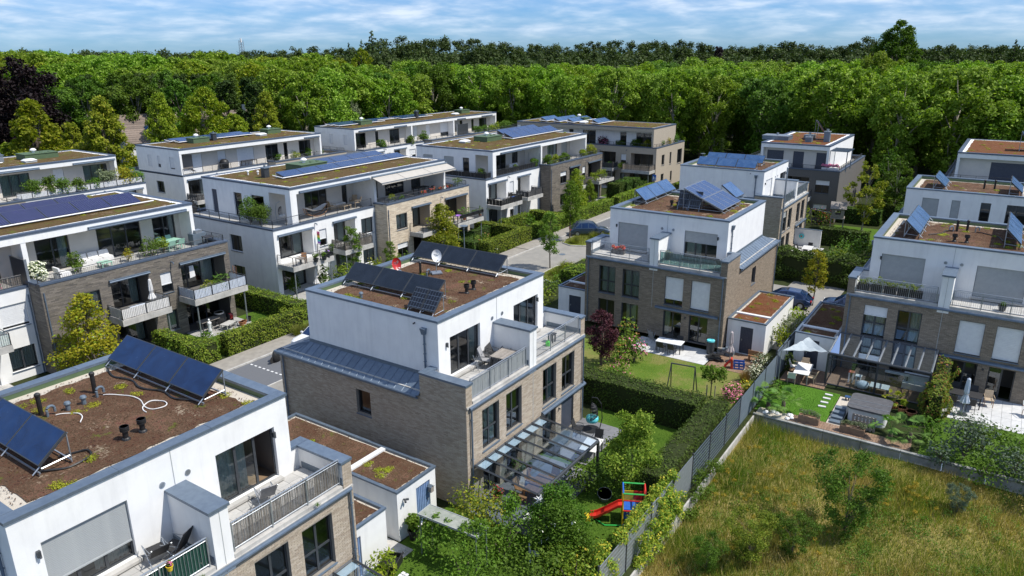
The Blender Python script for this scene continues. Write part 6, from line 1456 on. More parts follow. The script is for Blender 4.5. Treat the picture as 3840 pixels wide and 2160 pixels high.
t = thing('toy_slide', 'small red toddler slide with blue side panel on the deck', 'toy slide', (47.0, 13.6, .03), R(-70)); b = MB(); b.hexa([(-.5, -.18, .05), (-.1, -.18, .6), (-.1, .18, .6), (-.5, .18, .05), (-.55, -.18, .1), (-.1, -.18, .66), (-.1, .18, .66), (-.55, .18, .1)]); b.hexa([(-.12, -.2, 0), (.05, -.2, 0), (.05, .2, 0), (-.12, .2, 0), (-.12, -.2, .7), (-.02, -.2, .7), (-.02, .2, .7), (-.12, .2, .7)]); b.build('slide', 'red', t)
b = MB(); 
for s in (-.24, .22):
    b.box(.06, .8, s, s+.04, .38, .52); b.box(.06, .8, s, s+.04, 0, .1)
    for x in (.06, .38, .7): b.box(x, x+.1, s, s+.04, .101, .379)
b.build('side_panel', 'blue', t)
t = thing('garden_swing', 'black A-frame swing without seat on the dry lawn', 'swing frame', (41.4, 15.05, 0), R(8)); ax = MB(); ax.tube([(-0, .78, 1.95), (0, -.78, 1.95)], .045, 8); ax.build('crossbar', 'dark_frame', t)
for s in (-1, 1):
    for q in (-1, 1): b = MB(); b.tube([(0, s*.75, 1.95), (q*.62, s*.85, 0)], .035, 7); b.build('leg', 'dark_frame', t)
t = thing('wooden_bench', 'slatted wooden bench end beside the dark garage door', 'bench', (49.0, 12.6, .03), R(90)); b = MB(); b.box(-.5, .5, -.2, .2, .4, .44); b.build('seat', 'wood_table', t); b = MB(); b.box(-.5, .5, .2, .24, .5, .85); b.build('backrest', 'wood_table', t); b = MB()
for x in (-.45, .45): b.box(x-.03, x+.03, -.2, .2, 0, .4)
b.build('legs', 'wood_table', t)
# ---- garden of D
t = table('pale garden table under the shade sail', 47.8, 9.15, .03, 2.0, .95, .74, R(4), 'cloth_white', 'wood_grey')
for k, (x, y, r, lb) in enumerate(((48.6, 9.9, 5, 'pale cushioned chair behind the table under the sail'), (47.4, 8.5, 175, 'rattan chair with backrest to the lawn, under the sail'), (46.7, 9.6, 100, 'rattan chair at the lawn end of the sail table'), (49.0, 9.3, -80, 'pale chair at the house end of the sail table'))): chair(lb, x, y, .03, R(r), 'cloth_white' if k % 2 == 0 else 'wicker', 'wicker')
t = thing('shade_sail', 'pale blue-grey triangular shade sail stretched beside the right villa', 'shade sail', (47.7, 9.2, 0)); P0, P1, P2 = Vector((-.8, 1.2, 2.1)), Vector((2.0, .2, 2.35)), Vector((.2, -1.35, 2.2)); b = MB(); n = 8
def sg_(u, v): w = 1-u-v; p = P0*w+P1*u+P2*v; q = 27*u*v*w; c = 4*(u*v+v*w+w*u)/1.34; cen = (P0+P1+P2)/3; e = min(u, v, w); p = p+(cen-p)*(.18*(1-e*3)*(c-q*.3)*(1 if True else 0)*.5); p.z -= .22*q-.05*math.sin((u-v)*24); return p
for i in range(n):
    for j in range(n-i):
        a, c, d = sg_(i/n, j/n), sg_((i+1)/n, j/n), sg_(i/n, (j+1)/n); b.poly([a, c, d])
        if i+j < n-1: b.poly([c, sg_((i+1)/n, (j+1)/n), d])
b.build('cloth', 'umbrella_sail', t, smooth=True); b = MB(); b.tube([(-.85, 1.25, 0), (-.85, 1.25, 2.1)], .03, 6); b.build('mast', 'galvanised', t)
t = thing('hot_tub', 'large hot tub with a dark grey folded cover on the gravel', 'hot tub', (44.35, 4.55, 0)); 
def rr(mb, a, b_, z0, z1, r=.3, m=0, n=5):
    pts = []
    for (cx, cy, a0) in ((a-r, b_-r, 0), (-a+r, b_-r, 90), (-a+r, -b_+r, 180), (a-r, -b_+r, 270)):
        for k in range(n+1): q = R(a0+90*k/n); pts.append((cx+r*math.cos(q), cy+r*math.sin(q)))
    k = len(pts); i0 = len(mb.v); mb.v += [(x, y, z0) for x, y in pts]+[(x, y, z1) for x, y in pts]
    for j in range(k): mb.f.append((i0+j, i0+(j+1) % k, i0+k+(j+1) % k, i0+k+j)); mb.m.append(m)
    mb.f.append(tuple(i0+k+j for j in range(k))); mb.m.append(m); mb.f.append(tuple(i0+j for j in reversed(range(k)))); mb.m.append(m)
b = MB(); rr(b, 1.02, 1.02, 0, .82, .3); b.build('shell', 'shutter_white', t); b = MB(); rr(b, 1.12, 1.12, .825, .93, .32); b.build('cover', 'tub_cover', t); b = MB(); b.box(-.62, -.58, -1.12, 1.12, .932, .945); b.box(.10, .14, -1.12, 1.12, .932, .945); b.build('cover_seam', 'galvanised', t)
t = thing('tub_steps', 'dark plastic steps beside the hot tub', 'steps', (43.1, 6.05, 0))
for k in range(4): b = MB(); b.box(-.7+k*.45, -.33+k*.45, -.3, .3, 0, .14+.10*k); b.build('step', 'vent_blue', t)
t = thing('wooden_pallet', 'grey wooden pallet standing on edge in front of the hot tub', 'pallet', (42.55, 4.55, 0), R(2))
for k in range(7): b = MB(); b.box(-.02, .0, -.62+k*.19, -.62+k*.19+.12, 0, .92); b.build('board', 'wood_grey', t)
for z in (.1, .45, .8): b = MB(); b.box(.001, .08, -.62, .64, z-.05, z+.05); b.build('batten', 'wood_grey', t)
planter('dark rusty planter with a grey conifer at the lawn corner', 41.75, 7.35, 0, 1.15, .42, .42, 'wood_deck', 'leaf_pale', .45, 700, .04, rz=R(90)); planter('dark rusty planter with grey shrubs in front of the pallet', 41.8, 5.0, 0, 1.3, .42, .42, 'wood_deck', 'leaf_pale', .45, 800, .04, rz=R(90))
for k, (x, y, h, s, lb) in enumerate(((41.9, 9.75, .75, .8, 'fan palm nearest the mesh fence at the garden corner'), (42.5, 9.9, .55, .7, 'short fan palm behind its taller neighbour by the fence'), (42.2, 8.95, .8, .72, 'fan palm with a visible trunk on the white gravel'), (42.35, 3.1, .6, .8, 'fan palm right of the wooden pallet'), (42.4, 2.15, .65, .8, 'rightmost fan palm beside the low wall'))): palm(lb, x, y, 0, h, 15, s, 60+k)
t = thing('rock', 'white boulders on the gravel under the palms', 'stones', (41.8, 8.7, 0)); 
for k in range(9): b = MB(); b.lathe((random.uniform(-.3, .3), random.uniform(-.6, 1.2), 0), [(.12, 0), (.15, .06), (.08, .14), (0, .15)], 7); b.build('stone', 'shutter_white', t)
for k, (x, y, z, w_, d_, lb) in enumerate(((49.0, 6.4, .6, .5, .5, 'white bar stool in the left corner of the conservatory'), (48.6, 5.9, .6, .4, .4, 'second white bar stool in the conservatory'))): table(lb, x, y, .03, .38, .38, .75, 0, 'orange_flower' if k == 0 else 'white_plastic', 'white_plastic', 'stool', 'bar_stool')
t = thing('beanbag', 'light blue beanbag inside the conservatory', 'beanbag', (48.5, 5.6, .03)); b = MB(); b.lathe((0, 0, 0), [(.3, 0), (.42, .15), (.38, .35), (.15, .45), (0, .46)], 14); b.build('bag', 'umbrella_blue', t, smooth=True)
table('glass coffee table inside the conservatory', 48.4, 4.6, .03, .8, 1.1, .42, 0, 'shutter_white', 'galvanised'); table('white console with plants at the back of the conservatory', 50.4, 3.9, .03, .5, 1.4, .75, 0, 'cloth_white', 'dark_frame')
t = thing('garden_sofa', 'grey sofa at the back wall of the conservatory', 'sofa', (50.2, 2.7, .03), R(-90)); b = MB(); b.box(-.8, .8, -.4, .3, .0, .4); b.build('seat', 'cloth_white', t); b = MB(); b.box(-.8, .8, .3, .5, .2, .85); b.build('backrest', 'cloth_white', t)
palm('spiky yucca in a terracotta pot before the conservatory corner', 46.6, 3.5, 0, .55, 16, .5, 71, 'leaf_light', 'yucca', 'terracotta'); pot('terracotta pot with yellow-green grass beside the hot tub', 46.2, 3.0, 0, .26, .32, 'terracotta', 'leaf_light', .5, 300, .05); pot('round terracotta bowl behind the hot tub', 46.1, 2.5, 0, .3, .25, 'terracotta')
parasol('folded blue-striped parasol on the right-hand patio', 47.75, -.05, .03, 2.4, 'umbrella_blue')
table('long dark table behind the blue parasol', 49.4, .1, .03, 1.0, 2.0, .74, 0, 'black_mesh', 'black_mesh')
for k, (x, y) in enumerate(((50.2, .6), (50.2, -.4), (48.6, .6), (48.6, -.4))): chair(['dark wicker chair by the wall, left of the long table', 'dark wicker chair by the wall, right of the long table', 'dark wicker chair at the garden side, left of the long table', 'dark wicker chair at the garden side near the parasol'][k], x, y, .03, R(-90 if k < 2 else 90), 'black_mesh')
chair('pale wicker armchair beside the open sliding door', 49.9, -1.25, .03, R(-80), 'wicker', 'wood_table'); chair('white armchair cut by the right picture edge', 49.5, -3.3, .03, R(-60), 'cloth_white', 'wood_table')
table('light blue solar torch box on the hot tub gravel', 46.1, 6.05, .02, .3, .3, .25, 0, 'collector_light', 'dark_frame', 'light box', 'light_box')
t = thing('red_slide', 'red plastic slide edge at the right picture border', 'toy slide', (46.2, -3.5, .0), R(30)); b = MB(); pr = [(-.1, 1.3), (-.6, .9), (-1.0, .4), (-1.5, .15)]
for i in range(3):
    (x0, z0), (x1, z1) = pr[i], pr[i+1]; b.hexa([(x1, -.25, z1-.03), (x0, -.25, z0-.03), (x0, .25, z0-.03), (x1, .25, z1-.03), (x1, -.25, z1+.08), (x0, -.25, z0+.08), (x0, .25, z0+.08), (x1, .25, z1+.08)])
b.build('chute', 'red', t); b = MB(); b.tube([(0, -.25, 0), (-.1, -.25, 1.5), (-.1, .25, 1.5), (0, .25, 0)], .03, 6); b.build('ladder', 'galvanised', t)
# ---- right-hand terraces
zt_ = 5.6
for k, y in enumerate((6.9, 6.1, 5.3, 4.5, 3.8)): planter(['leftmost', 'second', 'middle', 'fourth', 'rightmost'][k]+' black planter with bamboo along the right villa terrace railing', 51.75, y-.1, zt_-.02, .75, .36, .45, 'rubber_black', 'leaf_light', .5+.15*(k % 2), 160, .055, rz=R(90))
pot('round dark bowl with a small plant on the right terrace of the right villa', 51.85, -1.0, zt_, .24, .32, 'dark_frame', 'leaf_mid', .22, 120, .04)
planter('flower box with red geraniums in front of the left shutter of the brown villa', 50.2, 24.1, 5.95, 1.1, .35, .22, 'cloth_dark', 'leaf_mid', .42, 420, .05, 'red_flower', R(-90), 260); bush(50.6, 20.2, .35, .8, 'leaf_pale', 'pale green lavender bush beside the dividing wall of the brown villa terrace', 300, .05, z=5.95)
lounger('dark deck chair at the right end of the brown villa terrace', 50.3, 15.9, 5.95, R(60), 'black_mesh', .9)
# ---- L: terrace (brick house, left)
zl = 6.10; 
def sofa(label, x, y, z, w, rz, m, m2=None):
    t = thing('outdoor_sofa', label, 'sofa', (x, y, z), rz); b = MB(); b.box(-w/2, w/2, -.4, .4, 0, .34); b.build('base', m, t)
    n = max(1, round(w/.7))
    for k in range(n): b = MB(); b.box(-w/2+w*k/n+.03, -w/2+w*(k+1)/n-.03, -.38, .2, .345, .46); b.build('seat_cushion', m2 or m, t); b = MB(); b.hexa([(-w/2+w*k/n+.03, .2, .46), (-w/2+w*(k+1)/n-.03, .2, .46), (-w/2+w*(k+1)/n-.03, .36, .46), (-w/2+w*k/n+.03, .36, .46), (-w/2+w*k/n+.06, .3, .85), (-w/2+w*(k+1)/n-.06, .3, .85), (-w/2+w*(k+1)/n-.06, .42, .85), (-w/2+w*k/n+.06, .42, .85)]); b.build('back_cushion', m2 or m, t)
    return t
sofa('white lounge sofa on the grey brick house terrace', 26.2, 55.0, zl, 2.4, 0, 'cloth_white'); sofa('white lounge armchair at the left end of the same terrace', 23.0, 53.2, zl, .9, R(90), 'cloth_white')
table('mint green round coffee table in front of the white lounge sofa', 26.2, 53.7, zl, .8, .8, .35, 0, 'mint', 'mint'); table('mint green dining table at the right end of the grey brick terrace', 31.8, 54.2, zl, 1.4, .8, .74, R(8), 'mint', 'mint')
for k, (x, y, r) in enumerate(((31.3, 53.5, 180), (32.2, 53.6, 175), (31.4, 54.9, 0), (32.3, 55.0, 5))): chair(['mint chair at the railing side, left', 'mint chair at the railing side, right', 'mint chair at the window side, left', 'mint chair at the window side, right'][k]+' of the dining table', x, y, zl, R(r), 'mint', 'mint')
bush(24.3, 53.8, .65, 1.7, 'leaf_mid', 'round potted laurel left of the white sofa', 700, .07, z=zl); bush(29.8, 53.6, .75, 1.6, 'leaf_mid', 'wide potted laurel beside the dining table on the grey brick terrace', 800, .07, z=zl); bush(30.8, 53.7, .5, 1.5, 'leaf_hedge', 'narrow potted laurel right of the wide one', 500, .07, z=zl)
bush(21.6, 53.6, .6, 1.5, 'leaf_mid', 'hydrangea with cream flower heads at the terrace screen', 500, .08, z=zl, flower='pale_flower', nf=450, fs=.09); bush(18.7, 54.0, .7, 1.0, 'leaf_mid', 'pink hydrangea behind the reed screen at the left edge', 600, .08, z=zl, flower='plum_flower', nf=350, fs=.09); bush(27.9, 53.6, .4, 1.2, 'leaf_gold', 'small reddish maple pot between sofa and window', 300, .06, z=zl)
t = thing('privacy_panel', 'tall dark grey privacy panel between the two left terraces', 'screen', (20.7, 53.8, zl)); b = MB(); b.box(-.06, .06, -1.0, 1.0, 0, 1.9); b.build('panel', 'dark_frame', t); b = MB(); b.box(-.08, .08, -1.06, -1.0, 0, 1.95); b.box(-.08, .08, 1.0, 1.06, 0, 1.95); b.build('frame_post', 'galvanised', t)
t = thing('outdoor_kitchen', 'dark grill counter with utensils at the right end of the grey brick terrace', 'grill', (34.0, 54.0, zl), R(0)); b = MB(); b.box(-.6, .6, -.35, .35, 0, .9); b.build('cabinet', 'vent_blue', t); b = MB(); b.box(-.3, .3, -.3, .25, .904, 1.15); b.build('hood', 'galvanised', t)
table('dark round bistro table by the grill counter', 34.2, 52.9, zl, .7, .7, .72, 0, 'black_mesh', 'dark_frame')
parasol('folded white parasol on the small concrete balcony of the grey brick house', 27.6, 50.6, 3.0, 2.3, 'cloth_white'); table('blue and white striped table on the small balcony', 26.3, 50.3, 2.98, 1.1, .6, .7, 0, 'umbrella_blue', 'dark_frame')
chair('dark wire chair on the small balcony', 27.8, 50.0, 2.98, R(-90), 'black_mesh')
bush(31.6, 50.0, .6, 1.3, 'leaf_light', 'yellow-green shrub on the large balcony of the grey brick house', 600, .06, z=3.0); bush(32.7, 49.9, .7, 1.25, 'leaf_mid', 'spreading olive shrub on the large balcony of the grey brick house', 600, .06, z=3.0); palm('potted palm at the back of the large balcony', 33.8, 51.2, 3.0, .6, 12, .5, 81, potted='terracotta')
t = thing('towel', 'white towel hanging at the balcony door of the grey brick house', 'towel', (31.4, 51.6, 4.2)); b = MB(); b.poly([(0, 0, 0), (.45, 0, .05), (.4, .05, .95), (.05, .05, .95)]); b.poly([(.45, 0, .05), (.5, .05, .1), (.45, .1, .95), (.4, .05, .95)]); b.build('cloth', 'cloth_white', t)
t = thing('trellis', 'small wooden lattice standing at the right end of the large balcony', 'trellis', (34.7, 50.6, 3.0), R(80)); b = MB()
for k in range(6): b.tube([(-.3, 0, .2*k), (.3, 0, .2*k+.4)], .012, 4); b.tube([(.3, .01, .2*k), (-.3, .01, .2*k+.4)], .012, 4)
b.tube([(-.32, 0, 0), (-.32, 0, 1.5), (.32, 0, 1.5), (.32, 0, 0)], .02, 4); b.build('lattice', 'wood_table', t)
t = thing('statue', 'small white classical statue on the ground floor terrace', 'statue', (31.2, 49.6, .03), R(120)); b = MB(); b.lathe((0, 0, 0), [(.18, 0), (.18, .06), (.13, .08)], 12); b.build('plinth', 'shutter_white', t)
b = MB(); b.lathe((0, 0, .08), [(.15, 0), (.14, .3), (.12, .55), (.14, .75), (.17, .86), (.10, .93), (.045, .96), (.05, 1.0), (.075, 1.05), (.07, 1.12), (.03, 1.17), (0, 1.18)], 12); b.tube([(.15, 0, .92), (.2, -.08, .75), (.1, -.15, .66)], [.04, .035, .03], 6); b.tube([(-.15, 0, .92), (-.2, .02, .7), (-.16, -.05, .5)], [.04, .035, .03], 6); b.build('figure', 'shutter_white', t, smooth=True)
table('round stone table on the ground terrace of the grey brick house', 32.7, 49.4, .03, 1.1, .7, .5, R(15), 'concrete', 'concrete'); table('dark dining table under the large balcony', 31.9, 50.8, .03, 1.6, .8, .74, 0, 'wood_grey', 'dark_frame')
chair('black chair under the large balcony, left', 31.6, 50.1, .03, R(180), 'black_mesh'); chair('black chair under the large balcony, right', 32.4, 50.1, .03, R(175), 'black_mesh')
pot('terracotta pot on the ground terrace, nearest the lawn', 34.1, 49.3, .03, .2, .3); pot('terracotta pot next to the white bowl on the ground terrace', 33.7, 49.1, .03, .22, .34); pot('white bowl pot at the terrace edge', 33.5, 49.6, .03, .22, .25, 'shutter_white'); pot('black bucket at the lawn edge of the ground terrace', 34.7, 49.5, .03, .2, .4, 'rubber_black')
t = thing('hose_reel', 'red hose reel against the brick corner', 'hose reel', (34.0, 51.0, .03)); b = MB(); b.tube([(-.12, 0, .35), (.12, 0, .35)], .26, 12); b.build('reel', 'lamp_red', t); b = MB(); b.box(-.18, -.14, -.2, .2, 0, .6); b.box(.14, .18, -.2, .2, 0, .6); b.build('stand', 'dark_frame', t)
t = thing('sink_cabinet', 'white outdoor sink on a dark cabinet below the large balcony', 'sink', (33.2, 51.2, .03)); b = MB(); b.box(-.4, .4, -.25, .25, 0, .8); b.build('cabinet', 'dark_frame', t); b = MB(); b.lathe((0, 0, .8), [(.36, 0), (.4, .1), (.34, .1), (0, .04)], 14); b.build('basin', 'white_plastic', t)
# ---- M: terraces and balconies
zm_ = 6.10
def hammock(x, y, z):
    t = thing('hammock', 'white hammock in a curved wooden stand on the middle roof terrace', 'hammock', (x, y, z), R(2)); b = MB()
    for s in (-.35, .35): b.tube([(-1.5, s*.3, .95), (-1.2, s*.6, .35), (-.6, s, .08), (0, s, .02), (.6, s, .08), (1.2, s*.6, .35), (1.5, s*.3, .95)], .04, 6)
    b.build('stand', 'wood_table', t); b = MB(); n = 10
    for i in range(n):
        for j in range(4):
            q = []
            for (ii, jj) in ((i, j), (i+1, j), (i+1, j+1), (i, j+1)): u = ii/n; v = jj/4; w_ = .45*math.sin(math.pi*min(1, max(0, u)))**.5+.02; q.append((-1.3+2.6*u, (v-.5)*2*w_, .9-.42*math.sin(math.pi*u)+.12*(2*v-1)**2))
            b.poly(q)
    b.build('cloth', 'cloth_white', t, smooth=True); b = MB()
    for s in (-1, 1): b.tube([(s*1.5, 0, .95), (s*1.3, 0, .9)], .02, 4)
    b.build('rope', 'cloth_white', t)
hammock(46.6, 54.0, zm_)
sofa('rattan sofa with cream cushions on the middle roof terrace', 50.2, 55.2, zm_, 2.0, 0, 'wicker', 'cloth_white'); chair('rattan armchair facing the sofa from the left', 48.9, 54.4, zm_, R(80), 'wicker', 'wicker', s=1.15); chair('rattan armchair at the right end of the lounge set', 52.0, 54.6, zm_, R(-70), 'wicker', 'wicker', s=1.15); chair('high-backed rattan armchair at the right of the middle terrace', 51.6, 53.6, zm_, R(-130), 'wicker', 'wicker', s=1.15); table('low rattan table in the lounge set', 50.3, 53.9, zm_, 1.0, .6, .4, 0, 'wicker', 'wicker')
t = thing('hanging_chair', 'dark hanging chair with white cushion at the corner of the middle terrace', 'hanging chair', (42.9, 54.4, zm_), R(60)); b = MB(); b.lathe((0, 0, 0), [(.45, 0), (.45, .04), (.05, .05)], 16); b.tube([(0, .45, .03), (0, .55, 1.0), (0, .4, 1.8), (0, .1, 1.95), (0, 0, 1.9)], .03, 6); b.build('stand', 'galvanised', t)
b = MB()
for k in range(12): a = math.pi*k/11; b.tube([(.36*math.sin(math.pi*j/8)*math.cos(a), .3*math.sin(math.pi*j/8)*math.sin(a), 1.0+.5*math.cos(math.pi*j/8)) for j in range(9)], .012, 3, caps=False)
b.build('basket', 'rubber_black', t); b = MB(); b.lathe((0, 0, .52), [(.1, 0), (.28, .06), (.3, .2), (0, .3)], 10); b.build('cushion', 'cloth_white', t, smooth=True)
bush(41.3, 56.8, 1.0, 2.6, 'leaf_mid', 'tall bushy conifer in a pot on the left side of the middle terrace', 2400, .07, z=zm_); bush(41.2, 55.4, .95, 2.0, 'leaf_mid', 'lower bushy conifer next to the tall one on the middle terrace', 2000, .07, z=zm_)
t = thing('gas_grill', 'covered black gas grill on the side terrace behind the violet panels', 'grill', (41.2, 66.0, zm_), R(-80)); b = MB(); b.box(-.6, .6, -.3, .3, 0, .85); b.build('body', 'rubber_black', t); b = MB(); b.tube([(-.4, 0, .9), (.4, 0, .9)], .28, 10); b.build('hood', 'rubber_black', t)
for k, (a, c) in enumerate(((54.5, 58.4), (58.5, 62.4), (62.5, 66.4))):
    a, c = ((52.5, 56.0), (56.05, 60.1), (60.15, 64.2))[k]
    t = thing('awning', ['leftmost', 'middle', 'rightmost'][k]+' of the three cream awnings pulled out over the brick terrace', 'awning', (a, 52.3, 0), 0, 'cream awnings'); n = 7; W__ = c-a
    for i in range(n): b = MB(); x0, x1 = W__*i/n+.0, W__*(i+1)/n; b.poly([(x0, 0, 9.05), (x0, -1.32, 8.6), (x1, -1.32, 8.6), (x1, 0, 9.05)]); b.build('cloth_panel', 'awning', t)
    b = MB(); b.box(0, W__, -1.38, -1.31, 8.52, 8.62); b.build('front_bar', 'vent_blue', t); b = MB(); b.tube([(0, -.05, 9.09), (W__, -.05, 9.09)], .10, 8); b.build('cassette', 'vent_blue', t)
    for x in (.4, W__-.4): b = MB(); b.tube([(x, -.05, 8.9), (x+(.5 if x < 1 else -.5), -.65, 8.76), (x, -1.3, 8.56)], .03, 5); b.build('arm', 'galvanised', t)
    b = MB(); b.poly([(0, -1.385, 8.55), (W__, -1.385, 8.55), (W__, -1.385, 8.42), (0, -1.385, 8.42)]); b.build('valance', 'awning', t)
for k, (x, m) in enumerate(((54.0, 'leaf_light'), (55.4, 'leaf_mid'), (58.9, 'leaf_mid'), (60.4, 'leaf_mid'), (61.8, 'leaf_mid'), (63.2, 'leaf_mid'))): planter(['yellow-green shrub box at the left end', 'dark green flower box second from the left', 'box of red geraniums third from the left', 'box of red geraniums fourth from the left', 'box of red geraniums fifth from the left', 'box of red geraniums at the right'][k]+' of the brick terrace railing', x, 51.15, 6.2, .9, .3, .4, 'vent_blue', m, .4+.3*(k == 0), 220, .05, 'red_flower' if k > 1 else None)
planter('long blue-grey trough with a conifer at the right end of the brick terrace', 65.0, 51.3, 6.2, 1.4, .4, .5, 'vent_blue', 'leaf_mid', .8, 400, .06)
table('dark dining table behind the geranium boxes', 60.6, 53.0, zm_, 1.8, .9, .74, 0, 'black_mesh', 'dark_frame'); 
for k, x in enumerate((59.9, 61.3)): chair(('left', 'right')[k]+' dark chair at the table behind the geraniums', x, 52.3, zm_, R(180), 'black_mesh')
t = thing('cupboard', 'reddish brown louvred cupboard at the right end of the brick terrace', 'cupboard', (64.3, 54.0, zm_), R(10)); b = MB(); b.box(-.45, .45, -.2, .2, 0, 1.9); b.build('body', 'red_flower' if 0 else 'terracotta', t); b = MB()
for k in range(12): b.box(-.4, .4, -.23, -.202, .12+k*.145, .12+k*.145+.09)
b.build('louvres', 'terracotta', t)
for k, (x, y, lb, m, fl) in enumerate(((42.6, 50.0, 'low shrub pot at the left of the first white balcony', 'leaf_fresh', None), (43.5, 49.9, 'green plant tub on the first white balcony railing', 'leaf_fresh', None), (44.2, 50.2, 'violet flower pot on the first white balcony', 'leaf_mid', 'purple_flower'), (44.8, 50.5, 'tall leafy tomato pot at the right of the first white balcony', 'leaf_mid', None))): pot(lb, x, y, 3.1, .25, .3, 'dark_frame', m, .45+.35*(k == 3), 260, .06, fl)
chair('brown wooden folding chair on the first white balcony', 42.0, 51.0, 2.95, R(-60), 'wood_table', 'wood_table'); table('small table on the first white balcony', 41.4, 50.6, 2.95, .7, .7, .7, 0, 'wood_grey')
t = thing('striped_banner', 'rainbow striped banner hanging beside the first white balcony', 'banner', (44.65, 51.95, 4.1)); 
for k, m in enumerate(('purple_flower', 'turquoise', 'bright_green', 'yellow', 'orange_flower', 'pink')): b = MB(); b.box(0, .02, -.35, .0, .19*k, .19*k+.185); b.build('stripe', m, t)
parasol('folded white parasol at the garden corner of the middle white house', 43.2, 50.9, .03, 2.2, 'cloth_white'); table('round garden table by the folded parasol', 42.6, 50.0, .03, 1.0, 1.0, .7, 0, 'concrete', 'concrete')
for k, x in enumerate((62.4, 63.4, 64.5, 65.5)): planter(['left', 'second', 'third', 'right'][k]+' dark box of succulents on the beige brick balcony rail', x, 48.65, 3.6, .9, .28, .3, 'rubber_black', 'leaf_pale' if k % 2 else 'leaf_mid', .3, 160, .05)
palm('potted palm on the beige brick balcony', 63.8, 49.6, 3.0, .9, 12, .55, 82, potted='terracotta'); table('round dark table on the beige brick balcony', 62.6, 49.6, 2.98, .9, .7, .72, 0, 'purple_flower', 'dark_frame')
t = thing('cactus', 'columnar potted cactus at the right end of the beige brick balcony', 'cactus', (65.9, 49.0, 3.0)); b = MB(); b.lathe((0, 0, 0), [(.14, 0), (.18, .3), (0, .28)], 10); b.build('pot', 'terracotta', t); b = MB()
for (x, y, h) in ((0, 0, 1.3), (.1, .05, .9), (-.08, .06, 1.0)): b.tube([(x, y, .2), (x, y, h)], .06, 7)
b.build('stem', 'leaf_mid', t)
# ---- R and the rest: terrace greenery
for k, (x, y, r, h, lb) in enumerate(((83.0, 52.6, .5, 1.4, 'round olive shrub beside the dark panel on the dark brick terrace'), (84.6, 51.4, .7, 1.6, 'leftmost leafy shrub on the dark brick terrace'), (86.2, 51.4, .7, 1.5, 'second leafy shrub on the dark brick terrace'), (88.0, 51.3, .6, 1.3, 'third leafy shrub on the dark brick terrace'), (89.6, 51.4, .6, 1.6, 'tallest shrub in the row on the dark brick terrace'), (94.5, 51.4, .6, 1.4, 'shrub near the right end of the dark brick terrace'), (96.6, 51.4, .9, 2.0, 'large shrub at the right end of the dark brick terrace'), (72.3, 53.4, .6, 1.4, 'round green bush on the black screened corner terrace'), (78.9, 52.8, .35, 1.0, 'spiky plant on the white house terrace beside the lounge'))): bush(x, y, r, h, 'leaf_light' if k in (2, 5, 6) else 'leaf_mid', lb, 1200, .085, z=6.1)
sofa('white lounge set behind the black screens', 80.0, 53.6, 6.1, 2.0, 0, 'cloth_white'); chair('white garden chair on the lower balcony of the dark brick house', 74.0, 50.9, 2.98, R(170), 'cloth_white'); table('blue topped small table on the black balcony', 75.2, 50.5, 2.98, .6, .5, .7, 0, 'blue')
t = thing('privacy_panel', 'dark privacy panel on the terrace step of the dark brick house', 'screen', (83.7, 53.0, 6.1)); b = MB(); b.box(-.05, .05, -.8, .8, 0, 1.8); b.build('panel', 'dark_frame', t); b = MB(); b.box(-.07, .07, -.86, -.8, 0, 1.85); b.box(-.07, .07, .8, .86, 0, 1.85); b.build('frame_post', 'galvanised', t)
bush(93.5, 48.9, .7, 1.5, 'leaf_light', 'yellow-green bush on the left of the far balcony', 500, .08, z=3.1); bush(95.5, 48.9, .8, 1.7, 'leaf_light', 'larger yellow-green bush on the right of the far balcony', 500, .08, z=3.1)
for k, (x, y, r, h, m) in enumerate(((36.2, 86.6, .8, 1.9, 'leaf_mid'), (37.8, 86.4, .5, 2.6, 'leaf_mid'), (39.0, 86.5, .9, 1.8, 'leaf_mid'), (40.8, 86.4, .7, 1.5, 'leaf_mid'), (42.6, 86.5, .6, 1.3, 'leaf_mid'), (44.2, 86.6, .8, 2.2, 'leaf_pale'), (46.4, 86.7, .9, 2.0, 'leaf_gold'), (47.6, 87.0, 1.0, 1.9, 'leaf_mid'))):
    bush(x, y, r*1.25, h*1.1, m, ['yellowish shrub at the left end', 'narrow dark cypress', 'broad round laurel', 'dark rounded shrub', 'low shrub by the white door', 'airy grey-green olive', 'golden rounded shrub', 'dense dark shrub at the right end'][k]+' of the far left terrace', 1300, .1, z=6.1)
for k, (x, y, r, h) in enumerate(((69.5, 87.6, .6, 1.2), (72.5, 87.4, .8, 1.1), (75.0, 87.6, .6, 1.5), (77.2, 87.6, .7, 1.3))): bush(x, y, r, h, 'leaf_light' if k == 1 else 'leaf_mid', ['spiky palm-like shrub', 'bright green round shrub', 'pale slender potted tree', 'dark shrub at the right end'][k]+' on the beige brick terrace left of centre', 350, .09, z=6.1)
t = thing('covered_grill', 'black covered kettle grill on the terrace with white shutters', 'grill', (60.3, 87.2, 6.1)); b = MB(); b.lathe((0, 0, 0), [(.55, 0), (.6, .7), (.62, .95), (.5, 1.2), (.25, 1.35), (0, 1.38)], 12); b.build('cover', 'rubber_black', t, smooth=True); b = MB(); b.box(-.5, .5, -.35, .35, .0, .08); b.build('base', 'rubber_black', t)
table('dark garden table with chairs tucked under, on the terrace with white shutters', 64.2, 87.2, 6.1, 2.0, 1.0, .75, 0, 'black_mesh', 'black_mesh')
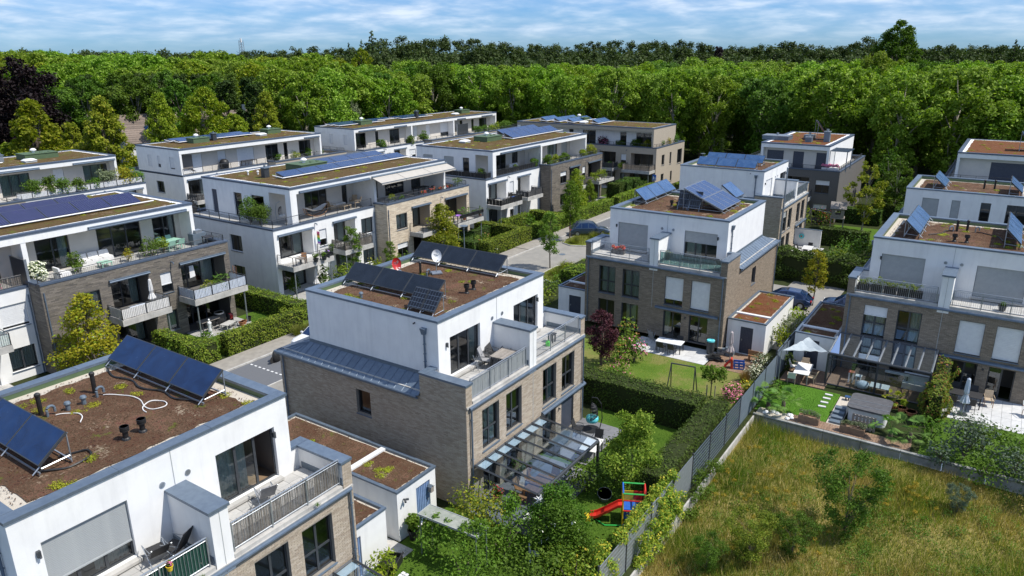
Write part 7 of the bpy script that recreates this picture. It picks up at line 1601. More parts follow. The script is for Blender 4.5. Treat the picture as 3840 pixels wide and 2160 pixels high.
t = thing('deck_chair', 'blue striped deck chair on the terrace corner left of centre', 'deck chair', (55.3, 86.9, 6.1), R(120)); b = MB(); b.hexa([(-.3, -.6, .3), (.3, -.6, .3), (.3, .6, .8), (-.3, .6, .8), (-.3, -.6, .33), (.3, -.6, .33), (.3, .6, .83), (-.3, .6, .83)]); b.build('fabric', 'collector_light', t); b = MB(); b.tube([(-.3, -.6, 0), (-.3, .6, .85)], .02, 4); b.tube([(.3, -.6, 0), (.3, .6, .85)], .02, 4); b.build('frame', 'wood_table', t)
t = thing('privacy_panel', 'dark screen beside the terrace steps left of centre', 'screen', (69.0, 88.2, 6.1)); b = MB(); b.box(-.9, .9, -.05, .05, 0, 1.9); b.build('panel', 'dark_frame', t); b = MB(); b.box(-.96, -.9, -.07, .07, 0, 1.95); b.box(.9, .96, -.07, .07, 0, 1.95); b.build('frame_post', 'galvanised', t)
for k, (x, y, r, h) in enumerate(((88.3, 85.2, .9, 1.6), (94.8, 85.0, .8, 1.4), (99.0, 85.5, .9, 1.9), (113.5, 84.5, .9, 1.5), (116.0, 84.6, 1.0, 1.4), (119, 84.6, 1.1, 1.7), (122, 84.8, 1.2, 1.9), (124.5, 85.5, 1.2, 1.8))): bush(x, y, r, h, 'leaf_mid' if k != 5 else 'leaf_light', ['leafy shrub at the left corner', 'second shrub', 'tall shrub by the dark panel', 'fourth shrub', 'fifth shrub', 'bright sixth shrub', 'seventh shrub', 'last shrub at the right end'][k]+' of the back row terrace', 900, .12, z=6.1)
t = thing('privacy_panel', 'large dark lattice screen on the back row terrace', 'screen', (110.5, 85.8, 6.1)); b = MB(); b.box(-1.6, 1.6, -.05, .05, 0, 2.0); b.build('panel', 'dark_frame', t); b = MB(); b.box(-1.66, -1.6, -.07, .07, 0, 2.05); b.box(1.6, 1.66, -.07, .07, 0, 2.05); b.build('frame_post', 'galvanised', t)
for k, (x, y, r, h, m, f) in enumerate(((108.6, 55.5, .9, 1.6, 'leaf_plum', 'plum_flower'), (108.6, 52.5, .8, 1.0, 'leaf_mid', None), (108.5, 49.8, .9, 1.4, 'leaf_mid', None), (108.6, 47.8, .9, 1.5, 'leaf_light', None), (111, 46.9, 1.0, 1.5, 'leaf_mid', None), (113.5, 46.8, 1.0, 1.8, 'leaf_gold', None), (116.3, 46.8, 1.1, 2.1, 'leaf_mid', None))): bush(x, y, r, h, m, ['crimson flowering shrub', 'low dark shrub', 'mixed green shrub', 'bright green corner shrub', 'dark shrub right of the corner', 'golden shrub', 'tall shrub at the far right'][k]+' on the forest edge terrace', 900, .11, z=6.1, flower=f, nf=160, fs=.1)
bush(106.3, 53.3, .8, .9, 'leaf_mid', 'left bushy planting on the balcony of the forest edge house', 500, .1, z=3.1); bush(106.3, 50.9, .9, .9, 'leaf_hedge', 'right bushy planting on the balcony of the forest edge house', 500, .1, z=3.1)
planter('pink geranium box on the corner balcony in front of the forest', 98.3, 18.6, 6.5, 2.0, .4, .3, 'white_plastic', 'leaf_mid', .5, 300, .08, 'plum_flower', R(-90), 500)
# canopy frame over the corner balcony of F
t = thing('pergola', 'grey metal pergola over the corner balcony in front of the forest', 'pergola', (98.6, 16.9, 6.4)); b = MB()
for x in (0, 3): 
    for y in (0, 2): b.box(x-.05, x+.05, y-.05, y+.05, 0, 2.4)
b.build('posts', 'vent_blue', t)
for k in range(6): b = MB(); b.box(-.1+k*.64, -.02+k*.64, -.2, 2.2, 2.4, 2.52); b.build('slat', 'vent_blue', t)
# white block on E terrace plus side wall with table
t = thing('garden_wall', 'white garden wall with a round turquoise hose reel behind the side street', 'wall', (84.2, 16.0, 0)); b = MB(); b.box(-.1, .1, 0, 3.0, -.05, 1.9); b.build('wall_panel', 'white_render', t); b = MB(); b.box(-.14, .14, -.04, 3.04, 1.904, 1.95); b.build('wall_cap', 'zinc', t)
t = thing('hose_reel', 'turquoise hose reel on the white garden wall', 'hose reel', (84.05, 18.0, 1.1)); b = MB(); b.tube([(0, 0, 0), (-.12, 0, 0)], .28, 12); b.build('reel', 'turquoise', t); b = MB(); b.tube([(-.121, 0, 0), (-.16, 0, 0)], .1, 8); b.build('hub', 'terracotta', t)
table('stone topped table before the white garden wall', 80.5, 16.5, .03, 1.8, 1.0, .74, R(5), 'paver_light', 'dark_frame')
for k, (x, y, r) in enumerate(((80.0, 17.4, 0), (81.0, 17.4, 0), (79.4, 16.4, 90), (81.9, 16.6, -90))): chair(['dark chair left', 'dark chair right', 'black chair at the near end', 'black chair at the far end'][k]+' of the stone topped table', x, y, .03, R(r), 'black_mesh')
patio('light patio behind the hedge of the side street', (77, 15.5), [(77, 84, 15.5, 18.5)], .9, 'paver_light')
# playground in the hedged garden
t = thing('playhouse', 'weathered wooden play house on stilts between the hedges', 'play house', (94.6, 16.4, 0), R(10)); b = MB()
for x in (-.7, .7):
    for y in (-.7, .7): b.box(x-.06, x+.06, y-.06, y+.06, 0, 1.4)
b.build('stilts', 'wood_grey', t); b = MB(); b.box(-.8, .8, -.8, .8, 1.4, 1.5); b.build('platform', 'wood_grey', t); b = MB(); f = Face('W', -.7, .7, -.7, .7)
for s_ in 'SWNE': f = Face(s_, -.7, .7, -.7, .7); wall(t, f, -.7, .7, 1.5, 2.6, 'wood_grey', [(-.3, .3, 1.9, 2.4, 'w', dict(depth=.05))])
b = MB(); b.hexa([(-.9, -.9, 2.6), (0, -.9, 3.3), (0, .9, 3.3), (-.9, .9, 2.6), (-.9, -.9, 2.65), (0, -.9, 3.36), (0, .9, 3.36), (-.9, .9, 2.65)]); b.hexa([(0, -.9, 3.3), (.9, -.9, 2.6), (.9, .9, 2.6), (0, .9, 3.3), (0, -.9, 3.36), (.9, -.9, 2.65), (.9, .9, 2.65), (0, .9, 3.36)]); b.build('roof', 'wood_grey', t)
t = thing('swing_set', 'wooden swing beam left of the play house', 'swing', (93.8, 18.2, 0), R(-25)); b = MB(); b.tube([(0, -1.4, 2.2), (0, 1.4, 2.2)], .06, 6); b.build('beam', 'wood_grey', t); b = MB(); b.tube([(0, 1.4, 2.2), (.6, 1.6, 0)], .05, 5); b.tube([(0, 1.4, 2.2), (-.6, 1.6, 0)], .05, 5); b.build('legs', 'wood_grey', t)
for y in (-.5, .5): b = MB(); b.tube([(0, y-.2, 2.2), (0, y-.2, .5)], .012, 3); b.tube([(0, y+.2, 2.2), (0, y+.2, .5)], .012, 3); b.box(-.1, .1, y-.22, y+.22, .46, .5); b.build('swing_seat', 'dark_frame', t)
# street furniture
def lamp(label, x, y, h=4.2):
    t = thing('street_lamp', label, 'street lamp', (x, y, 0)); b = MB(); b.tube([(0, 0, 0), (0, 0, h)], [.06, .045], 8); b.build('pole', 'vent_blue', t); b = MB(); b.lathe((0, 0, h), [(.05, -.25), (.12, -.2), (.12, .0), (.42, .06), (.42, .10), (.1, .15), (0, .16)], 16); b.build('lamp_head', 'vent_blue', t)
lamp('flat disc street lamp in front of the beige brick corner', 58.0, 45.2, 3.9); lamp('street lamp at the far end of the street before the forest edge house', 120, 42.8, 4.4)
t = thing('steel_mast', 'tall slim grey mast beside the villa behind the brown villa', 'mast', (74.6, 18.0, 0)); b = MB(); b.tube([(0, 0, 0), (0, 0, 9.9)], [.11, .08], 10); b.build('pole', 'galvanised', t); b = MB(); b.lathe((0, 0, 9.9), [(.1, 0), (.1, .06), (0, .08)], 10); b.build('cap', 'white_plastic', t)
t = thing('traffic_sign', 'blue rectangular residential street sign on a pole before the forest edge house', 'traffic sign', (105.2, 44.9, 0)); b = MB(); b.tube([(0, 0, 0), (0, 0, 2.7)], .035, 6); b.build('pole', 'galvanised', t)
b = MB(); b.box(-.03, 0, -.32, .32, 1.9, 2.8); b.build('plate', 'blue', t); b = MB(); b.box(-.036, -.032, .02, .2, 2.1, 2.4); b.hexa([(-.036, .0, 2.4), (-.032, .0, 2.4), (-.032, .22, 2.4), (-.036, .22, 2.4), (-.036, .1, 2.55), (-.032, .1, 2.55), (-.032, .12, 2.55), (-.036, .12, 2.55)]); b.box(-.036, -.032, -.22, -.12, 2.05, 2.35); b.tube([(-.032, -.17, 2.42), (-.037, -.17, 2.42)], .05, 8); b.box(-.036, -.032, -.28, .28, 1.96, 1.99); b.build('symbol', 'white_plastic', t)

def car(label, x, y, rz, paint, suv=False, group='parked cars'):
    t = thing('parked_car', label, 'car', (x, y, .01), rz, group); L, Wd, Hh = (4.7, .94, 1.65) if suv else (4.3, .89, 1.46); b = MB()
    # stations: x, half width, z sill, z belt, z roof (or bonnet), half width at top
    hb = .95 if suv else .88
    st = [(-L/2, .70, .45, .62, .64, .62), (-L/2+.12, .84, .30, .72, .80, .74), (-L/2+.5, .92, .25, hb, hb+.28, .74), (-L/2+1.0, .94, .24, hb, Hh-.06, .66), (-.2, .94, .24, hb, Hh, .64), (.45, .94, .24, hb-.02, Hh-.10, .64), (1.15, .94, .24, hb-.05, hb+.02, .76), (1.75, .92, .25, hb-.12, hb-.06, .74), (L/2-.1, .82, .30, .62, .70, .66), (L/2, .70, .42, .55, .58, .58)]
    k = Wd/.94; rings = []
    for (X, w, z0, zb, zt, wt) in st: w *= k; wt *= k; rings.append([(X, -w*.9, z0), (X, -w, z0+.15), (X, -w*.99, (z0+zb)/2+.1), (X, -w*.95, zb), (X, -wt, zt-.03), (X, -wt*.8, zt), (X, wt*.8, zt), (X, wt, zt-.03), (X, w*.95, zb), (X, w*.99, (z0+zb)/2+.1), (X, w, z0+.15), (X, w*.9, z0)])
    n = 12
    for r in rings: b.v += r
    for i in range(len(rings)-1):
        for j in range(n): a = i*n+j; c = i*n+(j+1) % n; b.f.append((a, c, c+n, a+n)); b.m.append(0)
    b.f.append(tuple(range(n))); b.m.append(0); b.f.append(tuple((len(rings)-1)*n+j for j in reversed(range(n)))); b.m.append(0)
    body = b.build('body', paint, t, smooth=False)
    def on(i, u, s, v):  # point on the cabin side between belt and roof of station i..i+1
        A, B_ = rings[i], rings[i+1]; q = [tuple(A[j][c]*(1-u)+B_[j][c]*u for c in range(3)) for j in ((3, 4) if s < 0 else (8, 7))]; p = [q[0][c]*(1-v)+q[1][c]*v for c in range(3)]; p[1] += s*.008; return p
    for s in (-1, 1):
        for (i0, u0, i1, u1) in ((2, .35, 3, .25), (3, .35, 3, .95), (4, .08, 5, .45)):
            g = MB(); g.poly([on(i0, u0, s, .12), on(i1, u1, s, .12), on(i1, u1 if i1 != 5 else .1, s, .88), on(i0, u0+.2 if i0 == 2 else u0, s, .88)]); g.build('side_window', 'rubber_black' if 0 else 'collector', t)
    def mid(i, u, y_, o=.01): A, B_ = rings[i], rings[i+1]; p = [A[5][c]*(1-u)+B_[5][c]*u for c in range(3)]; return (p[0], y_, p[2]+o)
    g = MB(); w1, w2 = .56*k, .66*k; g.poly([mid(5, .08, -w1), mid(5, .92, -w2), mid(5, .92, w2), mid(5, .08, w1)]); g.build('windscreen', 'collector', t)
    g = MB(); g.poly([mid(2, .15, -w2, .015), mid(2, .9, -w1, .015), mid(2, .9, w1, .015), mid(2, .15, w2, .015)]); g.build('rear_window', 'collector', t)
    for X in (-L/2+.85, L/2-.9):
        for s in (-1, 1):
            w_ = MB(); w_.tube([(X, s*(Wd-.22), .33), (X, s*(Wd+.005), .33)], .33, 18); o = w_.build('wheel', 'tyre', t); w_ = MB(); w_.tube([(X, s*(Wd+.006), .33), (X, s*(Wd+.02), .33)], .2, 12); w_.build('rim', 'galvanised', o)
    for s in (-1, 1):
        h_ = MB(); h_.box(L/2-.16, L/2-.03, s*.5-.14, s*.5+.14, .58, .68); h_.build('headlight', 'white_plastic', t); h_ = MB(); h_.box(-L/2+.0, -L/2+.12, s*.62-.12, s*.62+.12, .68, .82); h_.build('tail_light', 'lamp_red', t); h_ = MB(); h_.box(.75, .88, s*(Wd-.02), s*(Wd+.17), hb-.03, hb+.09); h_.build('mirror', paint, t)
    if suv:
        for s in (-1, 1): r_ = MB(); r_.tube([(-1.2, s*.55, Hh+.03), (.2, s*.55, Hh+.02)], .02, 5); r_.build('roof_rail', 'galvanised', t)
    return t
car('white parked car half hidden behind the central villa roof', 34.7, 41.1, R(180), 'carpaint_white'); car('grey-blue estate SUV parked by the planted island', 75.9, 40.3, R(-55), 'carpaint_blue', True)
car('dark blue car behind the garage with the red-brown roof', 62.6, 14.1, R(95), 'carpaint_navy'); car('dark blue car half hidden beside the right villa garage', 63.6, 9.2, R(90), 'carpaint_navy')
t = thing('bicycle_cover', 'black covered motor scooter on the street beside the white car', 'motor scooter', (30.6, 41.0, .01), R(15)); b = MB(); b.lathe((0, 0, 0), [(.35, 0), (.4, .4), (.3, .9), (.12, 1.05), (0, 1.08)], 10); q = b.build('cover', 'rubber_black', t, smooth=True); q.scale = (1.1, .6, .8)
b = MB(); b.tube([(-.5, 0, .25), (-.5, .01, .25)], .25, 10); b.build('wheel', 'tyre', t)
# ================================================================== vegetation
def site(px, d):
    """full-size picture column px at camera depth d -> place on the ground"""
    xc = (px-1920)/2760*d; a = .975
    return (xc*math.cos(a)+d*math.sin(a), -xc*math.sin(a)+d*math.cos(a))
# hedges near the central villa and along the mesh fence
hedge(36.7, 38.3, 12.4, 20.6, 1.9, 'leaf_hedge_dark', 'tall dark clipped hedge between the two villa gardens', 150, .06)
hedge(28.7, 38.3, 10.95, 12.2, 1.9, 'leaf_hedge_dark', 'dark clipped hedge running along the inside of the mesh fence', 160, .055)
hedge(29.2, 36.2, 44.45, 45.6, 1.55, 'leaf_hedge', 'clipped hedge between pavement and the grey brick house lawn', 150, .07)
hedge(36.6, 37.9, 45.6, 54, 1.6, 'leaf_hedge', 'long hedge beside the white end wall of the middle apartment house', 130, .07)
hedge(26.6, 28.6, 44.6, 46.2, 1.5, 'leaf_hedge', 'short round clipped hedge block left of the gap at the grey brick house', 150, .07, wav=.14)
hedge(26.9, 27.9, 46.4, 50.2, 1.5, 'leaf_hedge', 'hedge running from the block towards the small balcony', 130, .07)
hedge(61.2, 69.7, 44.4, 45.7, 1.6, 'leaf_hedge', 'light green street hedge in front of the beige brick house', 130, .08)
hedge(68.6, 69.8, 45.8, 52, 1.6, 'leaf_hedge', 'hedge between the beige brick house and the white house gardens', 110, .08)
hedge(60.6, 61.9, 45.9, 49.8, 1.6, 'leaf_hedge_dark', 'dark square hedge below the beige brick balcony', 110, .08)
hedge(62.1, 68.5, 49.4, 50.3, 1.4, 'leaf_hedge_dark', 'dark hedge behind the little lawn of the beige brick house', 100, .08)
hedge(71.3, 90.5, 44.3, 45.6, 1.6, 'leaf_hedge', 'long light green street hedge in front of the dark brick house', 120, .085)
hedge(77.6, 78.8, 45.7, 50.0, 1.6, 'leaf_hedge', 'hedge across the garden of the white house', 100, .09)
hedge(71.6, 77.4, 49.5, 50.4, 1.4, 'leaf_hedge', 'hedge below the black screened balcony', 90, .09)
hedge(92, 106, 44.3, 45.5, 1.5, 'leaf_hedge', 'distant street hedge before the forest edge house', 80, .1)
for k, x in enumerate((96.5, 99.2, 101.9)): hedge(x, x+1.7, 46.5, 48.6, 2.4, 'leaf_hedge_dark', ['left', 'middle', 'right'][k]+' of the three tall clipped hedge blocks before the forest edge house', 90, .1)
hedge(103.4, 106.6, 46.4, 47.6, 1.8, 'leaf_hedge_dark', 'low dark hedge at the foot of the forest edge house', 80, .1)
hedge(104, 122, 38.8, 41.2, 2.0, 'leaf_hedge', 'broad light green hedge beside the road at the forest edge house', 70, .12, wav=.2)
hedge(69.9, 72.4, 8.2, 18.4, 2.4, 'leaf_hedge_dark', 'tall loose laurel hedge behind the side street', 110, .11, wav=.35)
hedge(85.8, 87.0, 11.5, 16.6, 1.9, 'leaf_hedge_dark', 'dark hedge in front of the play house', 90, .1); hedge(98.8, 100.0, 12.2, 22, 1.9, 'leaf_hedge_dark', 'long dark hedge behind the play house', 80, .11)
hedge(72.8, 98.6, 8.3, 10.2, 2.1, 'leaf_hedge', 'light green hedge running back between the right-hand villas', 80, .11, wav=.25)
hedge(101, 117, 9.5, 11, 2.0, 'leaf_hedge_dark', 'dark hedge row towards the park behind', 60, .13); hedge(103, 104.2, 5.5, 14, 2.0, 'leaf_hedge_dark', 'first cross hedge in the back gardens', 60, .13); hedge(108, 109.2, 5.5, 14, 2.0, 'leaf_hedge', 'second cross hedge in the back gardens', 60, .13)
hedge(45.2, 50.2, .95, 1.75, 2.0, 'leaf_photinia', 'red-tipped photinia hedge between the hot tub garden and the paved patio', 190, .07, wav=.3)
hedge(57.2, 61.6, 29.6, 33.4, 1.5, 'leaf_hedge', 'hedge beside the dark garage left of the brown villa', 120, .08, wav=.2)
# bushes and beds
B1 = [(38.9, 18.9, 1.0, 1.5, 'leaf_fresh', 'bright leafy shrub at the left end of the dark garden hedge', None, 0),
 (40.3, 19.0, 1.0, 1.4, 'leaf_mid', 'broad shrub below the plum tree', None, 0), (41.6, 19.6, .8, 1.3, 'leaf_hedge', 'rose bush with pink flowers under the plum tree', 'plum_flower', 130),
 (44.3, 19.7, .8, 2.2, 'leaf_mid', 'tall rose shrub with pink blossom at the pale patio', 'red_flower', 0), (43.8, 20.6, .9, 2.3, 'leaf_photinia', 'reddish green tall shrub beside the plum tree', None, 0),
 (46.2, 21.2, .9, 2.6, 'leaf_photinia', 'round olive-brown climbing shrub on the brown villa wall', None, 0), (42.2, 12.0, .75, 1.0, 'leaf_mid', 'pink flowering hydrangea at the mesh fence', 'plum_flower', 420),
 (43.8, 11.7, .6, .8, 'leaf_light', 'yellow-green flower bed shrub at the mesh fence', 'yellow', 60), (46.2, 11.9, .8, 1.0, 'leaf_pale', 'white flowering hydrangea by the timber deck', 'pale_flower', 260),
 (48.2, 12.0, .7, 1.1, 'leaf_pale', 'pale leafy shrub next to the wooden bench', 'pale_flower', 120), (45.4, 10.2, .45, .7, 'leaf_hedge_dark', 'clipped box ball nearer the shade sail', None, 0), (44.3, 10.15, .48, .75, 'leaf_hedge_dark', 'clipped box ball nearer the fan palms', None, 0),
 (52.0, 11.6, .9, 2.2, 'leaf_light', 'climbing shrub at the front corner of the red-brown garage', None, 0), (54.2, 11.7, 1.0, 2.0, 'leaf_pale', 'loose climber along the white garage wall', None, 0), (56.8, 11.7, 1.0, 2.3, 'leaf_light', 'loose climber at the far end of the white garage wall', None, 0),
 (49.0, 10.3, .6, 1.3, 'leaf_hedge_dark', 'dark shrub in the corner behind the sail table', None, 0), (43.2, 1.2, .8, 1.5, 'leaf_mid', 'dark leafy shrub beside the rightmost fan palm', None, 0),
 (22.7, 17.4, 1.3, 2.5, 'leaf_hedge', 'dense shrub with golden tips at the central villa corner', 'leaf_gold', 200), (23.6, 16.2, .6, 2.3, 'leaf_fresh', 'slim large-leaved laurel at the patio corner', None, 0),
 (20.4, 18.0, .8, 1.8, 'leaf_fresh', 'vine shrub at the front of the overgrown canopy', None, 0), (19.2, 15.4, 1.5, 2.4, 'leaf_fresh', 'broad vine mass left of the overgrown canopy', None, 0), (21.9, 15.4, 1.4, 2.3, 'leaf_fresh', 'vine mass at the right end of the overgrown canopy', None, 0),
 (18.0, 18.6, .6, 1.6, 'leaf_light', 'slender shrub beside the big black trough', None, 0), (20.2, 13.0, 2.2, 2.2, 'leaf_mid', 'wide dark shrub at the bottom of the garden', None, 0), (22.6, 11.9, .9, 1.6, 'leaf_ivy', 'ivy clump at the bottom end of the mesh fence', None, 0),
 (24.7, 14.7, .6, 1.7, 'leaf_hedge', 'shrub in front of the glass roof post', None, 0), (28.3, 14.9, 1.2, 2.0, 'leaf_mid', 'dark hedge shrub right of the glass roof', None, 0), (29.9, 14.0, 1.0, 1.8, 'leaf_hedge_dark', 'shaded shrub behind the young tree', None, 0),
 (41.9, -.4, 1.3, 3.0, 'leaf_willow', 'tall silvery willow shrub at the low wall', None, 0), (40.9, .5, .8, 1.6, 'leaf_willow', 'lower silver shrub hanging over the low wall', None, 0), (43.6, -1.2, 1.1, 1.8, 'leaf_mid', 'dark green shrub behind the willow', None, 0),
 (43.0, -2.8, 1.3, 2.0, 'leaf_mid', 'dense dark shrub at the right border', None, 0), (41.4, -2.6, 1.2, 1.8, 'leaf_willow', 'grey-green shrub over the wall at the right border', None, 0), (40.4, -1.4, 1.2, 1.5, 'leaf_mid', 'mixed shrub at the shaded meadow corner', None, 0), (42.0, -4.8, 1.6, 2.4, 'leaf_mid', 'large shrub cut by the right border', None, 0), (39.9, -3.6, 1.2, 1.5, 'leaf_willow', 'silvery shrub low at the right border', None, 0),
 (27.4, 47.8, .9, 1.5, 'leaf_fresh', 'bright shrub beside the small balcony post', None, 0), (28.9, 46.6, .7, 1.7, 'leaf_mid', 'grey-green shrub between hedge and statue', None, 0), (36.4, 46.8, .7, 1.7, 'leaf_hedge', 'loose shrub at the hedge corner by the white car', None, 0),
 (46.0, 50.6, .9, 2.2, 'leaf_hedge', 'dark shrub below the second white balcony', None, 0), (49.6, 49.6, 1.0, 1.9, 'leaf_light', 'yellow-green shrub at the brick corner', None, 0), (52.5, 49.4, 1.1, 1.8, 'leaf_hedge', 'clipped bush in front of the beige brick window', None, 0), (54.0, 49.3, .9, 1.5, 'leaf_hedge_dark', 'low dark bush beside the clipped bush', None, 0), (41.6, 52.0, .7, 2.4, 'leaf_mid', 'dark conifer below the first white balcony', None, 0), (44.5, 51.4, .6, 3.0, 'leaf_mid', 'slim dark conifer beside the folded white parasol', None, 0),
 (63.6, 46.9, 1.1, 1.9, 'leaf_photinia', 'round reddish shrub under the beige brick balcony', None, 0), (62.6, 44.8, .7, 1.2, 'leaf_mid', 'white flowering shrub at the lamp', 'white_flower', 60), (72.4, 50.4, .7, 1.8, 'leaf_fresh', 'leafy shrub beside the black balcony post', None, 0), (74.4, 47.8, 1.1, 2.2, 'leaf_fresh', 'big bright shrub before the glass doors of the white house', None, 0),
 (76.2, 19.6-6.4, 1.2, 2.2, 'leaf_mid', 'shaded laurel behind the yellow street tree', None, 0), (74.8, 11.6, 1.6, 2.8, 'leaf_hedge', 'large loose shrub right of the yellow street tree', None, 0), (78.6, 12.0, 1.7, 2.6, 'leaf_mid', 'dense shrub behind the garden table', None, 0), (82.3, 12.0, 1.8, 2.4, 'leaf_hedge_dark', 'dark shrub mass behind the white garden wall', None, 0),
 (93.5, 24.2, 2.0, 3.4, 'leaf_mid', 'large dark bush in front of the grey brick balcony house', None, 0), (94.2, 20.4, 1.6, 2.6, 'leaf_hedge', 'bush beside the grill cover', None, 0), (96.2, 18.0, 1.3, 2.2, 'leaf_mid', 'bush with crimson flowers behind the villas', 'red_flower', 160), (92, 26.6, 1.4, 3.6, 'leaf_hedge_dark', 'dark conifer bush at the white villa corner', None, 0),
 (54.2, 33.2, 2.2, 1.5, 'leaf_fresh', 'broad bright shrub bed left of the brown villa', None, 0), (51.4, 32.0, 1.6, 1.6, 'leaf_hedge', 'rounded shrub behind the dark shuttered garage', None, 0),
 (21.3, 11.6, 1.5, 1.8, 'leaf_hedge', 'shrub by the fence at the very bottom', None, 0), (24.4, 11.7, .6, .9, 'leaf_mid', 'low shrub between rose tree and fence', None, 0),
 (60.2, 34.0, 1.0, 1.2, 'leaf_light', 'grassy shrub at the street bend bed', None, 0), (63.0, 33.2, .9, 1.3, 'leaf_fresh', 'bright shrub left of the brown villa garage', None, 0), (58.2, 33.9, .8, 1.0, 'leaf_fresh', 'low shrub at the hedge end near the bend', None, 0)]
for (x, y, r, h, m, lb, fl, nf) in B1:
    d = math.hypot(x, y); ls = .04+.0011*d; n = int(min(5200, r*h*60/(ls*ls*28)))
    if fl == 'leaf_gold': bush(x, y, r, h, m, lb, n, ls, flower='leaf_gold', nf=nf, fs=.07)
    elif 'roses' in lb or (fl and not nf): bush(x, y, r, h, m, lb, n, ls, flower='plum_flower', nf=150, fs=.07)
    else: bush(x, y, r, h, m, lb, n, ls, flower=fl, nf=nf, fs=.055)
grass_tuft('rust coloured feather grass by the mesh fence', 45.3, 12.2, 0, .55, 1.1, 'blade_rust', 700)
for k, (x, y) in enumerate(((71.2, 39.6), (74.6, 38.9), (76.4, 38.6), (34.8, 43.6), (36.0, 43.5), (61.6, 35.4), (59.3, 35.0), (63.4, 34.2))): grass_tuft(['pale feather grass at the left tip of the planted island', 'pale feather grass by the island tree', 'pale feather grass at the car end of the island', 'tall green grass at the bend behind the white car', 'second tall green grass at the bend behind the white car', 'feather grass around the bend tree', 'feather grass left of the bend tree', 'feather grass right of the bend tree'][k], x, y, .05, .9, 1.0, 'blade_verge', 500, w=.014)
# tree prototypes
tree_proto('syc_a', 1, 18.5, 6.2, 3.2, 64, 15000, .25, 'leaf_sycamore', 'trunk_pale', trunk_r=.38)
tree_proto('syc_b', 2, 18.0, 5.6, 3.0, 56, 14000, .25, 'leaf_sycamore', 'trunk_pale', 'vase', trunk_r=.36)
tree_proto('syc_c', 3, 19.2, 6.0, 4.0, 76, 16000, .24, 'leaf_sycamore', 'trunk_pale', 'lumpy', trunk_r=.4, cr=.19)
tree_proto('syc_d', 9, 18.2, 6.6, 3.4, 60, 15000, .25, 'leaf_sycamore', 'trunk_pale', 'lumpy', trunk_r=.4, cr=.23)
tree_proto('dark_a', 4, 20, 5.8, 3.5, 64, 13000, .25, 'leaf_mid', shape='round', trunk_r=.35, cr=.22)
tree_proto('dark_b', 5, 21, 5.0, 3.5, 60, 12000, .25, 'leaf_dark', shape='lumpy', trunk_r=.35, cr=.22)
tree_proto('lime', 6, 15, 5.4, 1.6, 80, 17000, .19, 'leaf_light', shape='cone', trunk_r=.28, cr=.20)
tree_proto('lime2', 16, 15, 4.6, 1.6, 70, 15000, .19, 'leaf_light', shape='round', trunk_r=.28, cr=.22)
tree_proto('copper', 7, 20, 7.2, 1.5, 46, 16000, .26, 'leaf_copper', shape='round', trunk_r=.5, cr=.26)
tree_proto('poplar', 8, 28, 6.6, 7, 90, 20000, .27, 'leaf_mid', shape='round', trunk_r=.5, cr=.22)
tree_proto('birch', 10, 21, 5.2, 3, 44, 11000, .22, 'leaf_mid', 'trunk_pale', 'column', .25, cr=.24)
tree_proto('street', 11, 6.0, 1.15, 1.9, 24, 2600, .10, 'leaf_fresh', shape='column', trunk_r=.06, cr=.42)
tree_proto('young', 12, 4.5, 1.6, .9, 40, 8500, .065, 'leaf_hedge', shape='lumpy', trunk_r=.05, cr=.34)
tree_proto('gold', 13, 5.6, 1.9, .6, 34, 8000, .075, 'leaf_gold', shape='cone', trunk_r=.09, cr=.34)
tree_proto('plum', 14, 3.9, 1.35, .9, 24, 4200, .07, 'leaf_plum', shape='round', trunk_r=.08, cr=.34)
tree_proto('ball', 15, 2.3, .75, 1.35, 9, 900, .085, 'leaf_fresh', shape='round', trunk_r=.035, cr=.5)
tree_proto('thin', 17, 8.5, 2.6, 1.5, 26, 3600, .13, 'leaf_light', 'trunk_pale', 'lumpy', .09, cr=.24)
tree_proto('apple', 18, 3.4, 1.6, .5, 36, 12000, .06, 'leaf_mid', shape='lumpy', trunk_r=.07, cr=.38)
tree_proto('sumac', 19, 3.6, 1.9, .3, 44, 9000, .05, 'leaf_hedge', shape='vase', trunk_r=.05, cr=.22)
def conifer_proto(kind, seed, Ht, Rad, leaf):
    rg = random.Random(seed); cs = []; rs = []
    for k in range(46):
        u = k/46; z = 1.5+(Ht-1.5)*u; r = Rad*(1-u)**.8*rg.uniform(.6, 1.1); a = k*2.4; cs.append((r*.6*math.cos(a), r*.6*math.sin(a), z)); rs.append(max(.25, r*.55))
    cr_ = mesh_quads('crown', cloud(cs, rs, 5000, Rad*.07, seed, squash=.35), leaf); mb = MB(); mb.tube([(0, 0, 0), (0, 0, Ht)], [Rad*.09, .03], 6); t0 = mb.build('trunk', 'trunk'); tm = t0.data; bpy.data.objects.remove(t0); TREES[kind] = (tm, cr_)
conifer_proto('fir', 20, 20, 6.5, 'leaf_dark'); conifer_proto('thuja', 21, 7, 1.1, 'leaf_dark')
# individual garden and street trees
t = tree('gold', 22.0, 48.8, 'golden yellow maple at the corner of the grey brick house'); t.scale = (1.38, 1.38, 1.12)
t = tree('gold', 58.6, 48.6, 'olive gold maple in front of the beige brick windows', leafmat_='leaf_light'); t.scale = (1.45, 1.45, 1.08)
tree('street', 47.6, 50.7, 'slim light green tree between the two white balconies', s=.88); tree('street', 51.3, 49.2, 'small light tree at the beige brick corner', s=.55, cat='tree')
tree('street', 61.3, 36.9, 'slim young street tree in the grassy bed at the bend, nearer one', s=.98); tree('street', 72.4, 41.0, 'slim young street tree on the planted island, farther one', s=1.15)
tree('gold', 84.6, 47.0, 'spreading yellow-green tree before the dark brick house', leafmat_='leaf_light', s=1.15); tree('gold', 90.5, 48.2, 'green garden tree below the far balcony', leafmat_='leaf_hedge', s=.72)
tree('street', 63.6, 12.1, 'yellow-green young street tree behind the right-hand garages', s=.82, leafmat_='leaf_gold')
